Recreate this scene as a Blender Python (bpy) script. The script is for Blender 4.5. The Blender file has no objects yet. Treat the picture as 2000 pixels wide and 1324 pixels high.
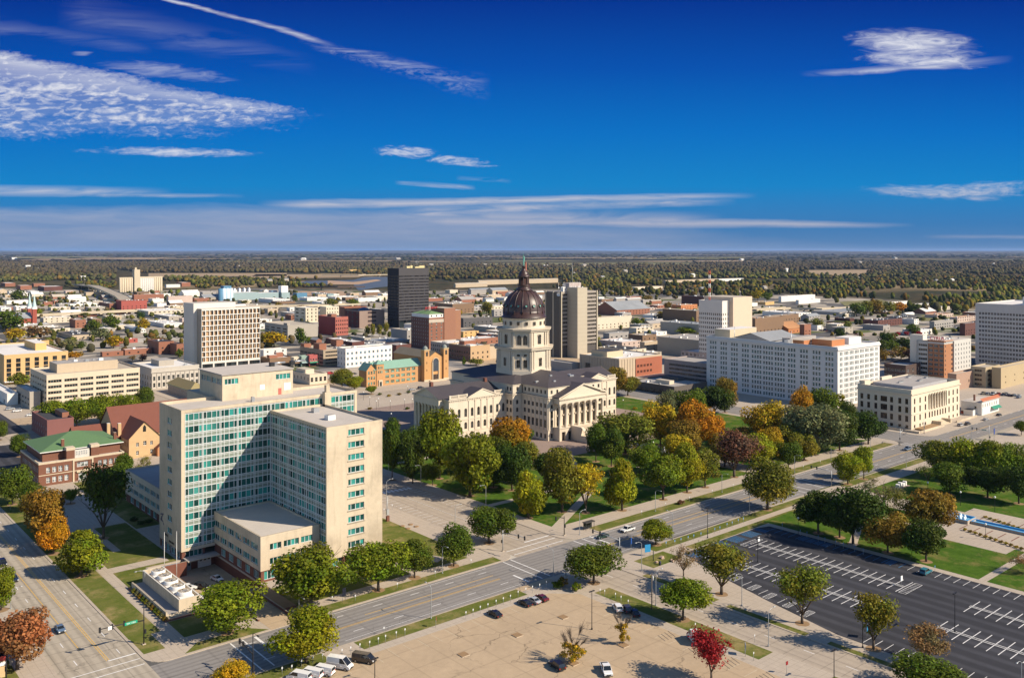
import bpy, bmesh, math, random
import numpy as np
from mathutils import Vector, Matrix
R = math.radians
random.seed(7)
S = bpy.context.scene
# world axes follow the street grid: +x runs along the avenue (east), +y along the boulevard (north), metres
F, CH, HY, CX = 1735.0, 97.0, 489.0, 1000.0
TH = R(49.47)
U = (math.sin(TH), math.cos(TH)); V = (-math.cos(TH), math.sin(TH))
# ---------------------------------------------------------------- camera
cd = bpy.data.cameras.new('camera'); cam = bpy.data.objects.new('camera', cd); S.collection.objects.link(cam)
cam.location = (0, 0, CH); cam.rotation_euler = (R(90), 0, -math.atan2(U[1], V[1]))
cd.sensor_fit = 'HORIZONTAL'; cd.sensor_width = 36.0; cd.lens = 36.0 * F / 2000.0
cd.shift_y = -(662.0 - HY) / 2000.0
cd.clip_start = 1.0; cd.clip_end = 200000.0
S.camera = cam
# ---------------------------------------------------------------- light
SUN_EL, SUN_AZ = 35.0, 148.5           # azimuth clockwise from +y
S.view_settings.view_transform = 'Standard'; S.view_settings.look = 'None'
S.view_settings.exposure = 0.70; S.view_settings.gamma = 1.0
sd = bpy.data.lights.new('sun', 'SUN'); sun = bpy.data.objects.new('sun', sd); S.collection.objects.link(sun)
sd.energy = 4.6; sd.angle = R(0.5); sd.color = (1.0, 0.875, 0.70)
sun.location = (0, 0, 400)
sdir = Vector((math.sin(R(SUN_AZ)) * math.cos(R(SUN_EL)), math.cos(R(SUN_AZ)) * math.cos(R(SUN_EL)), math.sin(R(SUN_EL))))
sun.rotation_euler = sdir.to_track_quat('Z', 'Y').to_euler()
W = bpy.data.worlds.new('World'); S.world = W; W.use_nodes = True
wt = W.node_tree


class E:
    """socket arithmetic: builds math nodes from python expressions"""
    tree = None

    def __init__(s, k): s.k = k

    @staticmethod
    def op(o, *a):
        n = E.tree.nodes.new('ShaderNodeMath'); n.operation = o
        for i, x in enumerate(a):
            if isinstance(x, E): E.tree.links.new(x.k, n.inputs[i])
            else: n.inputs[i].default_value = x
        return E(n.outputs[0])

    def __add__(s, o): return E.op('ADD', s, o)
    __radd__ = __add__
    def __sub__(s, o): return E.op('SUBTRACT', s, o)
    def __rsub__(s, o): return E.op('SUBTRACT', o, s)
    def __mul__(s, o): return E.op('MULTIPLY', s, o)
    __rmul__ = __mul__
    def __truediv__(s, o): return E.op('DIVIDE', s, o)
    def __rtruediv__(s, o): return E.op('DIVIDE', o, s)
    def max(s, o): return E.op('MAXIMUM', s, o)
    def min(s, o): return E.op('MINIMUM', s, o)
    def abs(s): return E.op('ABSOLUTE', s)
    def clamp(s): return s.max(0.0).min(1.0)

    def ss(s, a, b):
        n = E.tree.nodes.new('ShaderNodeMapRange'); n.interpolation_type = 'SMOOTHSTEP'
        n.inputs['From Min'].default_value = a; n.inputs['From Max'].default_value = b
        if a > b:
            n.inputs['From Min'].default_value = b; n.inputs['From Max'].default_value = a
            n.inputs['To Min'].default_value = 1; n.inputs['To Max'].default_value = 0
        E.tree.links.new(s.k, n.inputs['Value'])
        return E(n.outputs[0])


def comb(x, y, z=0.0):
    n = E.tree.nodes.new('ShaderNodeCombineXYZ')
    for i, q in enumerate((x, y, z)):
        if isinstance(q, E): E.tree.links.new(q.k, n.inputs[i])
        else: n.inputs[i].default_value = q
    return n.outputs[0]


def noise(vec, scale, detail=4, rough=0.55, dist=0.0):
    n = E.tree.nodes.new('ShaderNodeTexNoise'); n.inputs['Scale'].default_value = scale
    n.inputs['Detail'].default_value = detail; n.inputs['Roughness'].default_value = rough
    n.inputs['Distortion'].default_value = dist
    if vec is not None: E.tree.links.new(vec, n.inputs['Vector'])
    return E(n.outputs[0])


def build_sky():
    E.tree = wt; wt.nodes.clear()
    out = wt.nodes.new('ShaderNodeOutputWorld'); bg = wt.nodes.new('ShaderNodeBackground')
    sky = wt.nodes.new('ShaderNodeTexSky'); sky.sky_type = 'NISHITA'; sky.sun_disc = False
    sky.sun_elevation = R(SUN_EL); sky.sun_rotation = R(SUN_AZ)
    sky.air_density = 0.9; sky.dust_density = 0.15; sky.ozone_density = 3.0; sky.altitude = 300
    hs = wt.nodes.new('ShaderNodeHueSaturation'); hs.inputs['Saturation'].default_value = 1.1
    hs.inputs['Hue'].default_value = 0.5
    wt.links.new(sky.outputs[0], hs.inputs['Color'])
    tc = wt.nodes.new('ShaderNodeTexCoord'); sp = wt.nodes.new('ShaderNodeSeparateXYZ')
    wt.links.new(tc.outputs['Generated'], sp.inputs[0])
    a, b, z = E(sp.outputs[0]), E(sp.outputs[1]), E(sp.outputs[2])
    # heading frame: forward and side components of the direction, then tangents of bearing and elevation
    fw = (a * U[1] + b * V[1]).max(0.05)
    x = (a * U[0] + b * V[0]) / fw; y = z / fw
    px = x * F + CX; py = HY - y * F        # cloud bank positions in thousandths of a focal length
    zz = z.max(0.012)
    q = comb(a / zz, b / zz, 0.0)           # a layer high overhead, so cells shrink towards the horizon
    q2 = comb(a / zz, b / zz, 7.0)
    cells = noise(comb(px / 30.0 + py / 90.0, py / 11.0, 1.0), 1.0, 3, 0.55, 0.5); fine = noise(comb(px / 15.0, py / 6.5, 5.0), 1.0, 4, 0.6, 0.6)
    rag = noise(comb(px / 120.0, py / 26.0, 2.0), 2.0, 5, 0.6, 1.2)
    wisp = noise(comb(px / 420.0, py / 60.0, 3.0), 1.6, 6, 0.62, 0.8)
    streak = noise(comb(px / 260.0 - py / 300.0, py / 28.0, 9.0), 1.3, 6, 0.62, 0.6)
    broad = noise(q2, 0.55, 4, 0.55, 0.2)
    masks = []
    tan1 = (wisp - 0.5)
    # altocumulus wedge narrowing eastward: a solid upper rim, mottled cells below
    top = 96.0 + px * 0.2 + px * px * 0.00001
    bot = 272.0 - px * 0.012 - ((px - 430.0).max(0.0)) * 0.16
    edge = tan1 * 60.0 + (fine - 0.5) * 50.0
    mA = ((py - top + edge * 0.45) / 20.0).clamp() * ((bot - py + edge * 1.2) / 44.0).clamp() * ((645.0 - px + edge * 2.2) / 130.0).clamp()
    dep = ((py - top) / (bot - top).max(8.0)).clamp()
    tA = ((cells * 1.0 + fine * 0.3 + tan1 * 0.8) - 0.50 - dep * 0.08) * 2.7
    rim = (1.0 - dep * 2.2).clamp() * (0.95 + tan1 * 1.4)
    masks.append(mA * tA.max(rim).clamp() * 0.92)
    masks.append(mA * (0.16 + tan1 * 0.5))

    def streakline(x0, y0, x1, y1, w0, w1, gain, tex, fray=20.0, lo=0.38, sharp=3.6):
        t = ((px - x0) / (x1 - x0))
        yc = y0 + (y1 - y0) * t + tan1 * fray
        w = w0 + (w1 - w0) * t
        d = (py - yc) / w.max(1.0)
        m = ((1.0 - d.abs()).clamp()) * (t * 9.0).clamp() * ((1.0 - t) * 5.0).clamp()
        return m * ((tex - lo) * sharp).clamp() * gain

    def puff(x0, y0, rx, ry, slope, gain, tex, ragg=1.0):
        dx = (px - x0) / rx; dy = (py - y0 - (px - x0) * slope) / ry
        d = 1.0 - (dx * dx + dy * dy) + (rag - 0.5) * 2.3 * ragg + (tex - 0.5) * 1.2 * ragg
        return d.ss(-0.1, 1.7) * gain * (0.55 + wisp * 0.9)
    masks.append(puff(340, 297, 170, 10, 0.02, 0.8, fine, 1.0))
    masks.append(puff(330, 140, 130, 16, 0.1, 0.35, wisp, 1.2))
    masks.append(streakline(250, -22, 660, 90, 4, 7, 0.85, streak, 16.0, 0.2, 2.6))
    masks.append(streakline(580, 72, 960, 168, 9, 20, 0.7, streak, 30.0, 0.45, 4.5))
    masks.append(streakline(600, 80, 960, 180, 14, 26, 0.3, fine, 40.0, 0.42))
    masks.append(puff(790, 297, 62, 12, 0.06, 0.75, fine, 1.6))
    masks.append(puff(895, 315, 70, 10, 0.12, 0.7, fine, 1.6))
    masks.append(streakline(770, 356, 930, 367, 6, 6, 0.85, wisp, 8.0))
    masks.append(streakline(890, 348, 1000, 354, 5, 5, 0.6, wisp, 8.0))
    masks.append(puff(1790, 88, 130, 34, 0.06, 1.1, wisp, 0.8))
    masks.append(puff(1800, 118, 130, 18, 0.05, 0.95, wisp, 1.0))
    masks.append(streakline(1560, 148, 1980, 116, 8, 10, 0.7, wisp, 18.0))
    masks.append(puff(1830, 376, 150, 17, 0.03, 0.85, wisp, 1.2))
    masks.append(puff(1930, 370, 90, 16, -0.05, 0.7, fine, 1.3))
    masks.append(streakline(110, 12, 620, 130, 45, 25, 0.13, wisp, 50.0))
    masks.append(streakline(-60, 45, 300, 95, 24, 14, 0.15, wisp, 30.0))
    masks.append(puff(160, 105, 24, 5, 0.0, 0.4, wisp, 1.0))
    # long bank low over the horizon, breaking up eastward
    gt = 400.0 + tan1 * 30.0
    m = ((py - gt) / 22.0).clamp() * ((1120.0 - px + (py - 400.0) * 7.0 + tan1 * 420.0) / 420.0).clamp() * ((520.0 - py) / 60.0).clamp()
    masks.append(m * (0.48 + (streak - 0.5) * 0.7))
    masks.append(streakline(500, 402, 1480, 382, 12, 7, 0.95, streak, 12.0, 0.2))
    masks.append(streakline(760, 416, 1440, 392, 20, 10, 0.9, streak, 20.0, 0.3))
    masks.append(streakline(760, 432, 1790, 440, 24, 5, 0.9, streak, 10.0, 0.22))
    masks.append(streakline(900, 420, 1420, 432, 22, 18, 0.75, wisp, 18.0, 0.3))
    masks.append(streakline(-500, 366, 340, 376, 16, 10, 0.75, wisp, 14.0, 0.25))
    masks.append(streakline(160, 380, 480, 384, 6, 5, 0.6, wisp, 10.0, 0.3))
    masks.append(streakline(1800, 462, 2400, 464, 5, 5, 0.4, wisp, 6.0, 0.3))
    tot = masks[0]
    for k in masks[1:]: tot = tot.max(k)
    tot = (tot * ((y * 400.0).clamp())).clamp()
    # deep polarised blue in the part of the sky away from the sun, blended into the sky model overhead and behind
    rp = wt.nodes.new('ShaderNodeValToRGB'); cr = rp.color_ramp
    stops = [(0.0, (0.10, 0.225, 0.44)), (0.09, (0.045, 0.205, 0.48)), (0.22, (0.008, 0.235, 0.59)), (0.40, (0.003, 0.168, 0.57)), (0.62, (0.002, 0.088, 0.45)), (0.85, (0.002, 0.038, 0.30)), (1.0, (0.002, 0.034, 0.28))]
    while len(cr.elements) < len(stops): cr.elements.new(0.5)
    for e, (p_, c_) in zip(cr.elements, stops): e.position = p_; e.color = (*c_, 1)
    wt.links.new((y / 0.33).clamp().k, rp.inputs[0])
    sc = wt.nodes.new('ShaderNodeVectorMath'); sc.operation = 'SCALE'; sc.inputs['Scale'].default_value = 0.6 / 0.092
    wt.links.new(rp.outputs[0], sc.inputs[0])
    deep = (a * U[1] + b * V[1]).ss(0.15, 0.6) * z.ss(0.75, 0.35)
    mb = wt.nodes.new('ShaderNodeMix'); mb.data_type = 'RGBA'
    wt.links.new(deep.k, mb.inputs['Factor']); wt.links.new(hs.outputs[0], mb.inputs['A']); wt.links.new(sc.outputs[0], mb.inputs['B'])
    hi = y.ss(0.02, 0.12)
    mixc = wt.nodes.new('ShaderNodeMix'); mixc.data_type = 'RGBA'
    wt.links.new(hi.k, mixc.inputs['Factor'])
    mixc.inputs['A'].default_value = (2.85, 3.0, 3.75, 1); mixc.inputs['B'].default_value = (5.0, 5.1, 5.6, 1)
    mix = wt.nodes.new('ShaderNodeMix'); mix.data_type = 'RGBA'
    wt.links.new(tot.k, mix.inputs['Factor']); wt.links.new(mb.outputs['Result'], mix.inputs['A']); wt.links.new(mixc.outputs['Result'], mix.inputs['B'])
    wt.links.new(mix.outputs['Result'], bg.inputs['Color']); bg.inputs['Strength'].default_value = 0.092
    wt.links.new(bg.outputs[0], out.inputs[0])
    W.cycles.sampling_method = 'MANUAL'; W.cycles.sample_map_resolution = 256


build_sky()
# ---------------------------------------------------------------- survey helpers (photo reading -> street-grid metres on the ground)
def gxy(px, py, z=0.0):
    y = (CH - z) * F / (py - HY); x = (px - CX) / F * y
    return x * U[0] + y * U[1], x * V[0] + y * V[1]


def proj(a, b, z=0.0):
    x = a * U[0] + b * V[0]; y = a * U[1] + b * V[1]
    return CX + F * x / y, HY + F * (CH - z) / y, y


def ext(a, b, px, d):
    x = a * U[0] + b * V[0]; y = a * U[1] + b * V[1]; k = (px - CX) / F
    w = U if d == 'a' else V
    return (k * y - x) / (w[0] - k * w[1])


def zat(py, a, b):
    return CH - (py - HY) * (a * U[1] + b * V[1]) / F


# ---------------------------------------------------------------- materials
MATS = {}


def newmat(name):
    m = bpy.data.materials.new(name); m.use_nodes = True
    nt = m.node_tree; nt.nodes.clear(); E.tree = nt
    out = nt.nodes.new('ShaderNodeOutputMaterial'); p = nt.nodes.new('ShaderNodeBsdfPrincipled')
    nt.links.new(p.outputs[0], out.inputs[0])
    return m, nt, p, out


def wpos():
    return E.tree.nodes.new('ShaderNodeNewGeometry').outputs['Position']


def opos():
    return E.tree.nodes.new('ShaderNodeTexCoord').outputs['Object']


def tint(rgb, f):
    """rgb times a scalar socket"""
    n = E.tree.nodes.new('ShaderNodeVectorMath'); n.operation = 'SCALE'
    if isinstance(rgb, tuple): n.inputs[0].default_value = rgb[:3]
    else: E.tree.links.new(rgb, n.inputs[0])
    E.tree.links.new(f.k, n.inputs['Scale']); return n.outputs[0]


def mixrgb(f, a, b):
    n = E.tree.nodes.new('ShaderNodeMix'); n.data_type = 'RGBA'; n.clamp_factor = True
    E.tree.links.new(f.k, n.inputs['Factor'])
    for k, q in (('A', a), ('B', b)):
        if isinstance(q, tuple): n.inputs[k].default_value = (*q[:3], 1)
        else: E.tree.links.new(q, n.inputs[k])
    return n.outputs['Result']


def stretch(vec, sx, sy, sz):
    n = E.tree.nodes.new('ShaderNodeVectorMath'); n.operation = 'MULTIPLY'
    E.tree.links.new(vec, n.inputs[0]); n.inputs[1].default_value = (sx, sy, sz); return n.outputs[0]


def M(rgb, rough=0.85, var=0.12, scale=0.35, stain=0.0, streak=0.0, spec=0.3, metal=0.0, name='surface'):
    key = (rgb, rough, var, scale, stain, streak, spec, metal)
    if key in MATS: return MATS[key]
    m, nt, p, out = newmat(name)
    w = wpos()
    f = noise(w, scale, 5, 0.6) * (2 * var) + (1.0 - var)
    f = f * (noise(w, scale * 9, 3, 0.6) * var + (1.0 - var * 0.5))
    if streak: f = f * (1.0 - (noise(stretch(w, 0.9, 0.9, 0.09), 1.0, 4, 0.6) - 0.5).clamp() * streak * 2)
    c = tint(rgb, f)
    if stain: c = mixrgb(((noise(w, scale * 0.4, 5, 0.65) - 0.5) * 6.0).clamp() * stain, c, tuple(q * 0.45 for q in rgb))
    nt.links.new(c, p.inputs['Base Color'])
    p.inputs['Roughness'].default_value = rough; p.inputs['Specular IOR Level'].default_value = spec; p.inputs['Metallic'].default_value = metal
    MATS[key] = m; return m


def glassmat(rgb, rough=0.06, lo=0.45, hi=1.5, spec=0.6):
    key = ('glass', rgb, rough, lo, hi)
    if key in MATS: return MATS[key]
    m, nt, p, out = newmat('window_glass')
    oi = nt.nodes.new('ShaderNodeObjectInfo')
    at = nt.nodes.new('ShaderNodeAttribute'); at.attribute_name = 'pane'
    r = E(oi.outputs['Random']); r2 = E(at.outputs['Fac'])
    wn = nt.nodes.new('ShaderNodeTexWhiteNoise'); wn.noise_dimensions = '2D'
    nt.links.new(comb(r * 37.0, r2 * 91.0), wn.inputs['Vector'])
    k = E(wn.outputs['Value'])
    f = (k * k) * (hi - lo) + lo
    nt.links.new(tint(rgb, f), p.inputs['Base Color'])
    p.inputs['Roughness'].default_value = rough; p.inputs['Specular IOR Level'].default_value = spec
    MATS[key] = m; return m


# ---------------------------------------------------------------- mesh builder
class MB:
    def __init__(s): s.v = []; s.f = []; s.m = []; s.sm = []; s.mats = []; s.pane = []

    def mi(s, m):
        if m not in s.mats: s.mats.append(m)
        return s.mats.index(m)

    def poly(s, pts, m, smooth=False, pane=0.0):
        i = len(s.v); s.v.extend([tuple(p) for p in pts]); s.f.append(tuple(range(i, i + len(pts)))); s.m.append(s.mi(m)); s.sm.append(smooth); s.pane.append(pane)

    def box(s, x0, x1, y0, y1, z0, z1, m, skip='', top=None):
        if x0 > x1: x0, x1 = x1, x0
        if y0 > y1: y0, y1 = y1, y0
        P = [(x0, y0, z0), (x1, y0, z0), (x1, y1, z0), (x0, y1, z0), (x0, y0, z1), (x1, y0, z1), (x1, y1, z1), (x0, y1, z1)]
        for k, q in (('b', (3, 2, 1, 0)), ('t', (4, 5, 6, 7)), ('s', (0, 1, 5, 4)), ('n', (2, 3, 7, 6)), ('w', (3, 0, 4, 7)), ('e', (1, 2, 6, 5))):
            if k not in skip: s.poly([P[j] for j in q], top if (k == 't' and top) else m)

    def prism(s, pts, z0, z1, m, top=None, bottom=True):
        n = len(pts)
        ar = sum(pts[i][0] * pts[(i + 1) % n][1] - pts[(i + 1) % n][0] * pts[i][1] for i in range(n))
        if ar < 0: pts = pts[::-1]
        s.poly([(x, y, z1) for x, y in pts], top or m)
        if bottom: s.poly([(x, y, z0) for x, y in pts[::-1]], m)
        for i in range(n):
            a, b = pts[i], pts[(i + 1) % n]
            s.poly([(a[0], a[1], z0), (b[0], b[1], z0), (b[0], b[1], z1), (a[0], a[1], z1)], m)

    def lathe(s, prof, m, n=16, c=(0, 0), smooth=True, a0=0.0, cap=True, mlist=None):
        """prof: (radius, z) from bottom to top"""
        for k in range(len(prof) - 1):
            (r0, z0), (r1, z1) = prof[k], prof[k + 1]
            mm = mlist[k] if mlist else m
            for i in range(n):
                t0 = a0 + 2 * math.pi * i / n; t1 = a0 + 2 * math.pi * (i + 1) / n
                q = [(c[0] + r0 * math.cos(t0), c[1] + r0 * math.sin(t0), z0), (c[0] + r0 * math.cos(t1), c[1] + r0 * math.sin(t1), z0),
                     (c[0] + r1 * math.cos(t1), c[1] + r1 * math.sin(t1), z1), (c[0] + r1 * math.cos(t0), c[1] + r1 * math.sin(t0), z1)]
                if r1 < 1e-6: q = q[:3]
                elif r0 < 1e-6: q = [q[0], q[2], q[3]]
                s.poly(q, mm, smooth)
        if cap:
            r, z = prof[-1]
            if r > 1e-6: s.poly([(c[0] + r * math.cos(a0 + 2 * math.pi * i / n), c[1] + r * math.sin(a0 + 2 * math.pi * i / n), z) for i in range(n)], mlist[-1] if mlist else m)

    def tube(s, pts, r, m, n=6, r1=None, smooth=True):
        pts = [Vector(p) for p in pts]; r1 = r if r1 is None else r1
        rings = []
        for i, p in enumerate(pts):
            d = (pts[min(i + 1, len(pts) - 1)] - pts[max(i - 1, 0)]).normalized()
            u = d.orthogonal().normalized() if abs(d.z) < 0.99 else Vector((1, 0, 0))
            u = (u - d * u.dot(d)).normalized(); w = d.cross(u)
            rr = r + (r1 - r) * i / max(1, len(pts) - 1)
            rings.append([p + (u * math.cos(2 * math.pi * k / n) + w * math.sin(2 * math.pi * k / n)) * rr for k in range(n)])
        for a, b in zip(rings, rings[1:]):
            for k in range(n): s.poly([a[k], a[(k + 1) % n], b[(k + 1) % n], b[k]], m, smooth)
        s.poly(rings[-1], m); s.poly(rings[0][::-1], m)

    def mesh(s, name, off=(0, 0, 0)):
        me = bpy.data.meshes.new(name)
        if any(off): vs = [(x - off[0], y - off[1], z - off[2]) for x, y, z in s.v]
        else: vs = s.v
        me.from_pydata(vs, [], s.f)
        for m in s.mats: me.materials.append(m)
        me.polygons.foreach_set('material_index', s.m)
        me.polygons.foreach_set('use_smooth', s.sm)
        if any(s.pane):
            at = me.attributes.new('pane', 'FLOAT', 'FACE'); at.data.foreach_set('value', s.pane)
        if any(s.sm):
            bm = bmesh.new(); bm.from_mesh(me); bmesh.ops.remove_doubles(bm, verts=bm.verts, dist=1e-5); bm.to_mesh(me); bm.free()
        me.update()
        return me

    def build(s, name, parent=None, **k):
        off = wloc(parent) if parent else (0, 0, 0)
        return link(name, s.mesh(name, off), parent, **k)


def link(name, data, parent=None, loc=(0, 0, 0), rz=0.0, kind=None, label=None):
    o = bpy.data.objects.new(name, data); S.collection.objects.link(o)
    if parent: o.parent = parent
    o.location = loc; o.rotation_euler = (0, 0, rz)
    if kind: o['kind'] = kind
    if label: o['label'] = label
    return o


def wloc(o):
    p = Vector((0, 0, 0))
    while o is not None:
        p = p + Vector(o.location); o = o.parent
    return p


THINGS = []


def thing(name, label, cat, loc, group=None, rz=0.0, data=None):
    o = bpy.data.objects.new(name, data); S.collection.objects.link(o)
    o.location = loc; o.rotation_euler = (0, 0, rz)
    o['label'] = label; o['category'] = cat; o['kind'] = 'thing'
    if group: o['group'] = group
    if data is None: o.empty_display_size = 1.0
    THINGS.append(o); return o


def setting(name, mb, kind='structure'):
    o = mb.build(name); o['kind'] = kind; return o


def copy_tree(o, parent=None):
    c = o.copy(); S.collection.objects.link(c)
    if parent is not None: c.parent = parent
    else: THINGS.append(c)
    for ch in list(o.children): copy_tree(ch, c)
    return c


# ---------------------------------------------------------------- building walls with real openings
def opening_wall(mb, O, face, width, z0, z1, holes, depth, m, mrev=None):
    """a wall plane of MB with rectangular openings; face S or W; holes: (u0, u1, za, zb), u runs from the plane's start O"""
    mrev = mrev or m
    if face == 'S': P = lambda u, z, d=0.0: (O[0] + u, O[1] + d, z); inv = False
    else: P = lambda u, z, d=0.0: (O[0] + d, O[1] + u, z); inv = True
    def q(pts, mm):
        mb.poly(pts[::-1] if inv else pts, mm)
    us = sorted({0.0, width, *[h[0] for h in holes], *[h[1] for h in holes]})
    for ua, ub in zip(us, us[1:]):
        if ub - ua < 1e-6: continue
        um = (ua + ub) / 2
        col = sorted([h for h in holes if h[0] <= um <= h[1]], key=lambda h: h[2])
        z = z0
        for h in col:
            if h[2] > z: q([P(ua, z), P(ub, z), P(ub, h[2]), P(ua, h[2])], m)
            z = max(z, h[3])
        if z < z1: q([P(ua, z), P(ub, z), P(ub, z1), P(ua, z1)], m)
    for u0, u1, a, b in holes:
        q([P(u0, a), P(u1, a), P(u1, a, depth), P(u0, a, depth)], mrev)
        q([P(u0, b, depth), P(u1, b, depth), P(u1, b), P(u0, b)], mrev)
        q([P(u0, a), P(u0, a, depth), P(u0, b, depth), P(u0, b)], mrev)
        q([P(u1, a, depth), P(u1, a), P(u1, b), P(u1, b, depth)], mrev)


WIN = {}


def window_mesh(w, h, cols, rows, gm, fm, bar=0.09, frame=0.1, variant=0, arch=False, d=0.12):
    """glass panes behind a raised frame with glazing bars; local: x along the wall, outward -y, origin at the lower left of the opening, back plane y=0"""
    key = (round(w, 2), round(h, 2), cols if isinstance(cols, int) else tuple(cols), rows, gm.name, fm.name, bar, frame, variant, arch)
    if key in WIN: return WIN[key]
    mb = MB()
    rr = random.Random(variant * 31 + 5)
    if isinstance(cols, int): cols = [1.0] * cols
    tot = sum(cols); xs = [0.0]
    for c in cols: xs.append(xs[-1] + w * c / tot)
    zs = [h * k / rows for k in range(rows + 1)]
    for i in range(len(cols)):
        for j in range(rows):
            mb.poly([(xs[i], -0.02, zs[j]), (xs[i + 1], -0.02, zs[j]), (xs[i + 1], -0.02, zs[j + 1]), (xs[i], -0.02, zs[j + 1])], gm, pane=rr.uniform(0.05, 1))
    if frame:
        mb.box(0, w, -d, 0, 0, frame, fm, 'n'); mb.box(0, w, -d, 0, h - frame, h, fm, 'n')
        mb.box(0, frame, -d, 0, frame, h - frame, fm, 'ntb'); mb.box(w - frame, w, -d, 0, frame, h - frame, fm, 'ntb')
    for x in xs[1:-1]: mb.box(x - bar / 2, x + bar / 2, -d + 0.02, 0, frame, h - frame, fm, 'ntb')
    for z in zs[1:-1]: mb.box(frame, w - frame, -d + 0.04, 0, z - bar / 2, z + bar / 2, fm, 'nwe')
    WIN[key] = mb.mesh('window'); return WIN[key]


def put_windows(parent, wins, limit=100, name='window'):
    """wins: (mesh, world xyz of the lower-left corner seen from outside, face). The nearest LIMIT become parts, the rest one part."""
    o = wloc(parent)
    wins = sorted(wins, key=lambda t: (t[1][0] ** 2 + t[1][1] ** 2) ** 0.5)
    rest = MB()
    for k, (me, p, face) in enumerate(wins):
        rz = {'S': 0.0, 'W': -math.pi / 2, 'E': math.pi / 2, 'N': math.pi}[face]
        if k < limit:
            link(name, me, parent, Vector(p) - o, rz)
        else:
            c, s_ = round(math.cos(rz)), round(math.sin(rz))
            for pl in me.polygons:
                pts = [me.vertices[i].co for i in pl.vertices]
                rest.poly([(p[0] + q.x * c - q.y * s_, p[1] + q.x * s_ + q.y * c, p[2] + q.z) for q in pts], me.materials[pl.material_index], pane=random.Random(k * 7 + pl.index).uniform(.05, 1))
    if rest.v:
        r = rest.build(name, parent); r['kind'] = 'stuff'


def roof_slab(x0, x1, y0, y1, z, wall, roof, parapet=0.9, th=0.35, cap=None):
    """flat roof behind a parapet; returns the two meshes' builders (parapet, roof)"""
    cap = cap or wall
    p = MB(); t = th
    for b in ((x0 - .04, x1 + .04, y0 - .04, y0 + t), (x0 - .04, x1 + .04, y1 - t, y1 + .04), (x0 - .04, x0 + t, y0 + t, y1 - t), (x1 - t, x1 + .04, y0 + t, y1 - t)):
        p.box(*b, z - 0.1, z + parapet, wall, '', cap)
    r = MB(); r.poly([(x0 + t, y0 + t, z), (x1 - t, y0 + t, z), (x1 - t, y1 - t, z), (x0 + t, y1 - t, z)], roof)
    return p, r


def text_mesh(txt, size, m, extrude=0.04, align='LEFT'):
    c = bpy.data.curves.new('lettering', 'FONT'); c.body = txt; c.size = size; c.extrude = extrude; c.align_x = align; c.materials.append(m)
    t = bpy.data.objects.new('lettering', c); S.collection.objects.link(t)
    me = bpy.data.meshes.new_from_object(t.evaluated_get(bpy.context.evaluated_depsgraph_get())); bpy.data.objects.remove(t); return me
# ---------------------------------------------------------------- ground
def ground_mat():
    m, nt, p, out = newmat('land')
    w = wpos(); sp = nt.nodes.new('ShaderNodeSeparateXYZ'); nt.links.new(w, sp.inputs[0])
    a, b = E(sp.outputs[0]), E(sp.outputs[1])
    X = a * U[0] + b * V[0]; Y = a * U[1] + b * V[1]
    rag = noise(w, 0.0022, 4, 0.6)
    lim = 2250.0 - ((X / Y.max(1.0) - 0.25) / 0.3).clamp() * 850.0 + (rag - 0.5) * 700.0
    city = ((lim - Y) / 120.0).clamp()
    vo = nt.nodes.new('ShaderNodeTexVoronoi'); vo.distance = 'CHEBYCHEV'; vo.inputs['Scale'].default_value = 1 / 46.0; vo.inputs['Randomness'].default_value = 0.8
    nt.links.new(w, vo.inputs['Vector'])
    vc = nt.nodes.new('ShaderNodeSeparateXYZ'); nt.links.new(vo.outputs['Color'], vc.inputs[0])
    k = E(vc.outputs[0])
    n1 = noise(w, 0.03, 5, 0.6)
    con = mixrgb((k * 1.0).ss(0.35, 0.45), (0.105, 0.10, 0.095), (0.34, 0.295, 0.235))
    con = mixrgb(k.ss(0.80, 0.83), con, (0.10, 0.115, 0.045))
    con = mixrgb(k.ss(0.93, 0.95), con, (0.42, 0.38, 0.32))
    con = tint(con, n1 * 0.8 + 0.6)
    # countryside: woods with fields
    vf = nt.nodes.new('ShaderNodeTexVoronoi'); vf.inputs['Scale'].default_value = 1 / 900.0
    nt.links.new(w, vf.inputs['Vector'])
    fc = nt.nodes.new('ShaderNodeSeparateXYZ'); nt.links.new(vf.outputs['Color'], fc.inputs[0])
    fk = E(fc.outputs[0])
    wood = mixrgb(noise(w, 0.006, 6, 0.7).ss(0.35, 0.65), (0.040, 0.045, 0.018), (0.105, 0.072, 0.030))
    wood = mixrgb(noise(w, 0.05, 3, 0.6).ss(0.4, 0.62), tint(wood, E.op('ADD', 0.5, 0.0)), wood)
    field = mixrgb(fk.ss(0.80, 0.84), (0.13, 0.125, 0.05), (0.30, 0.22, 0.12))
    far = mixrgb(((fk - 0.70) * 14.0).clamp() * ((noise(w, 0.0009, 3, 0.5) - 0.44) * 8).clamp(), wood, field)
    nt.links.new(mixrgb(city, far, con), p.inputs['Base Color'])
    p.inputs['Roughness'].default_value = 0.95; p.inputs['Specular IOR Level'].default_value = 0.1
    return m


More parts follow.
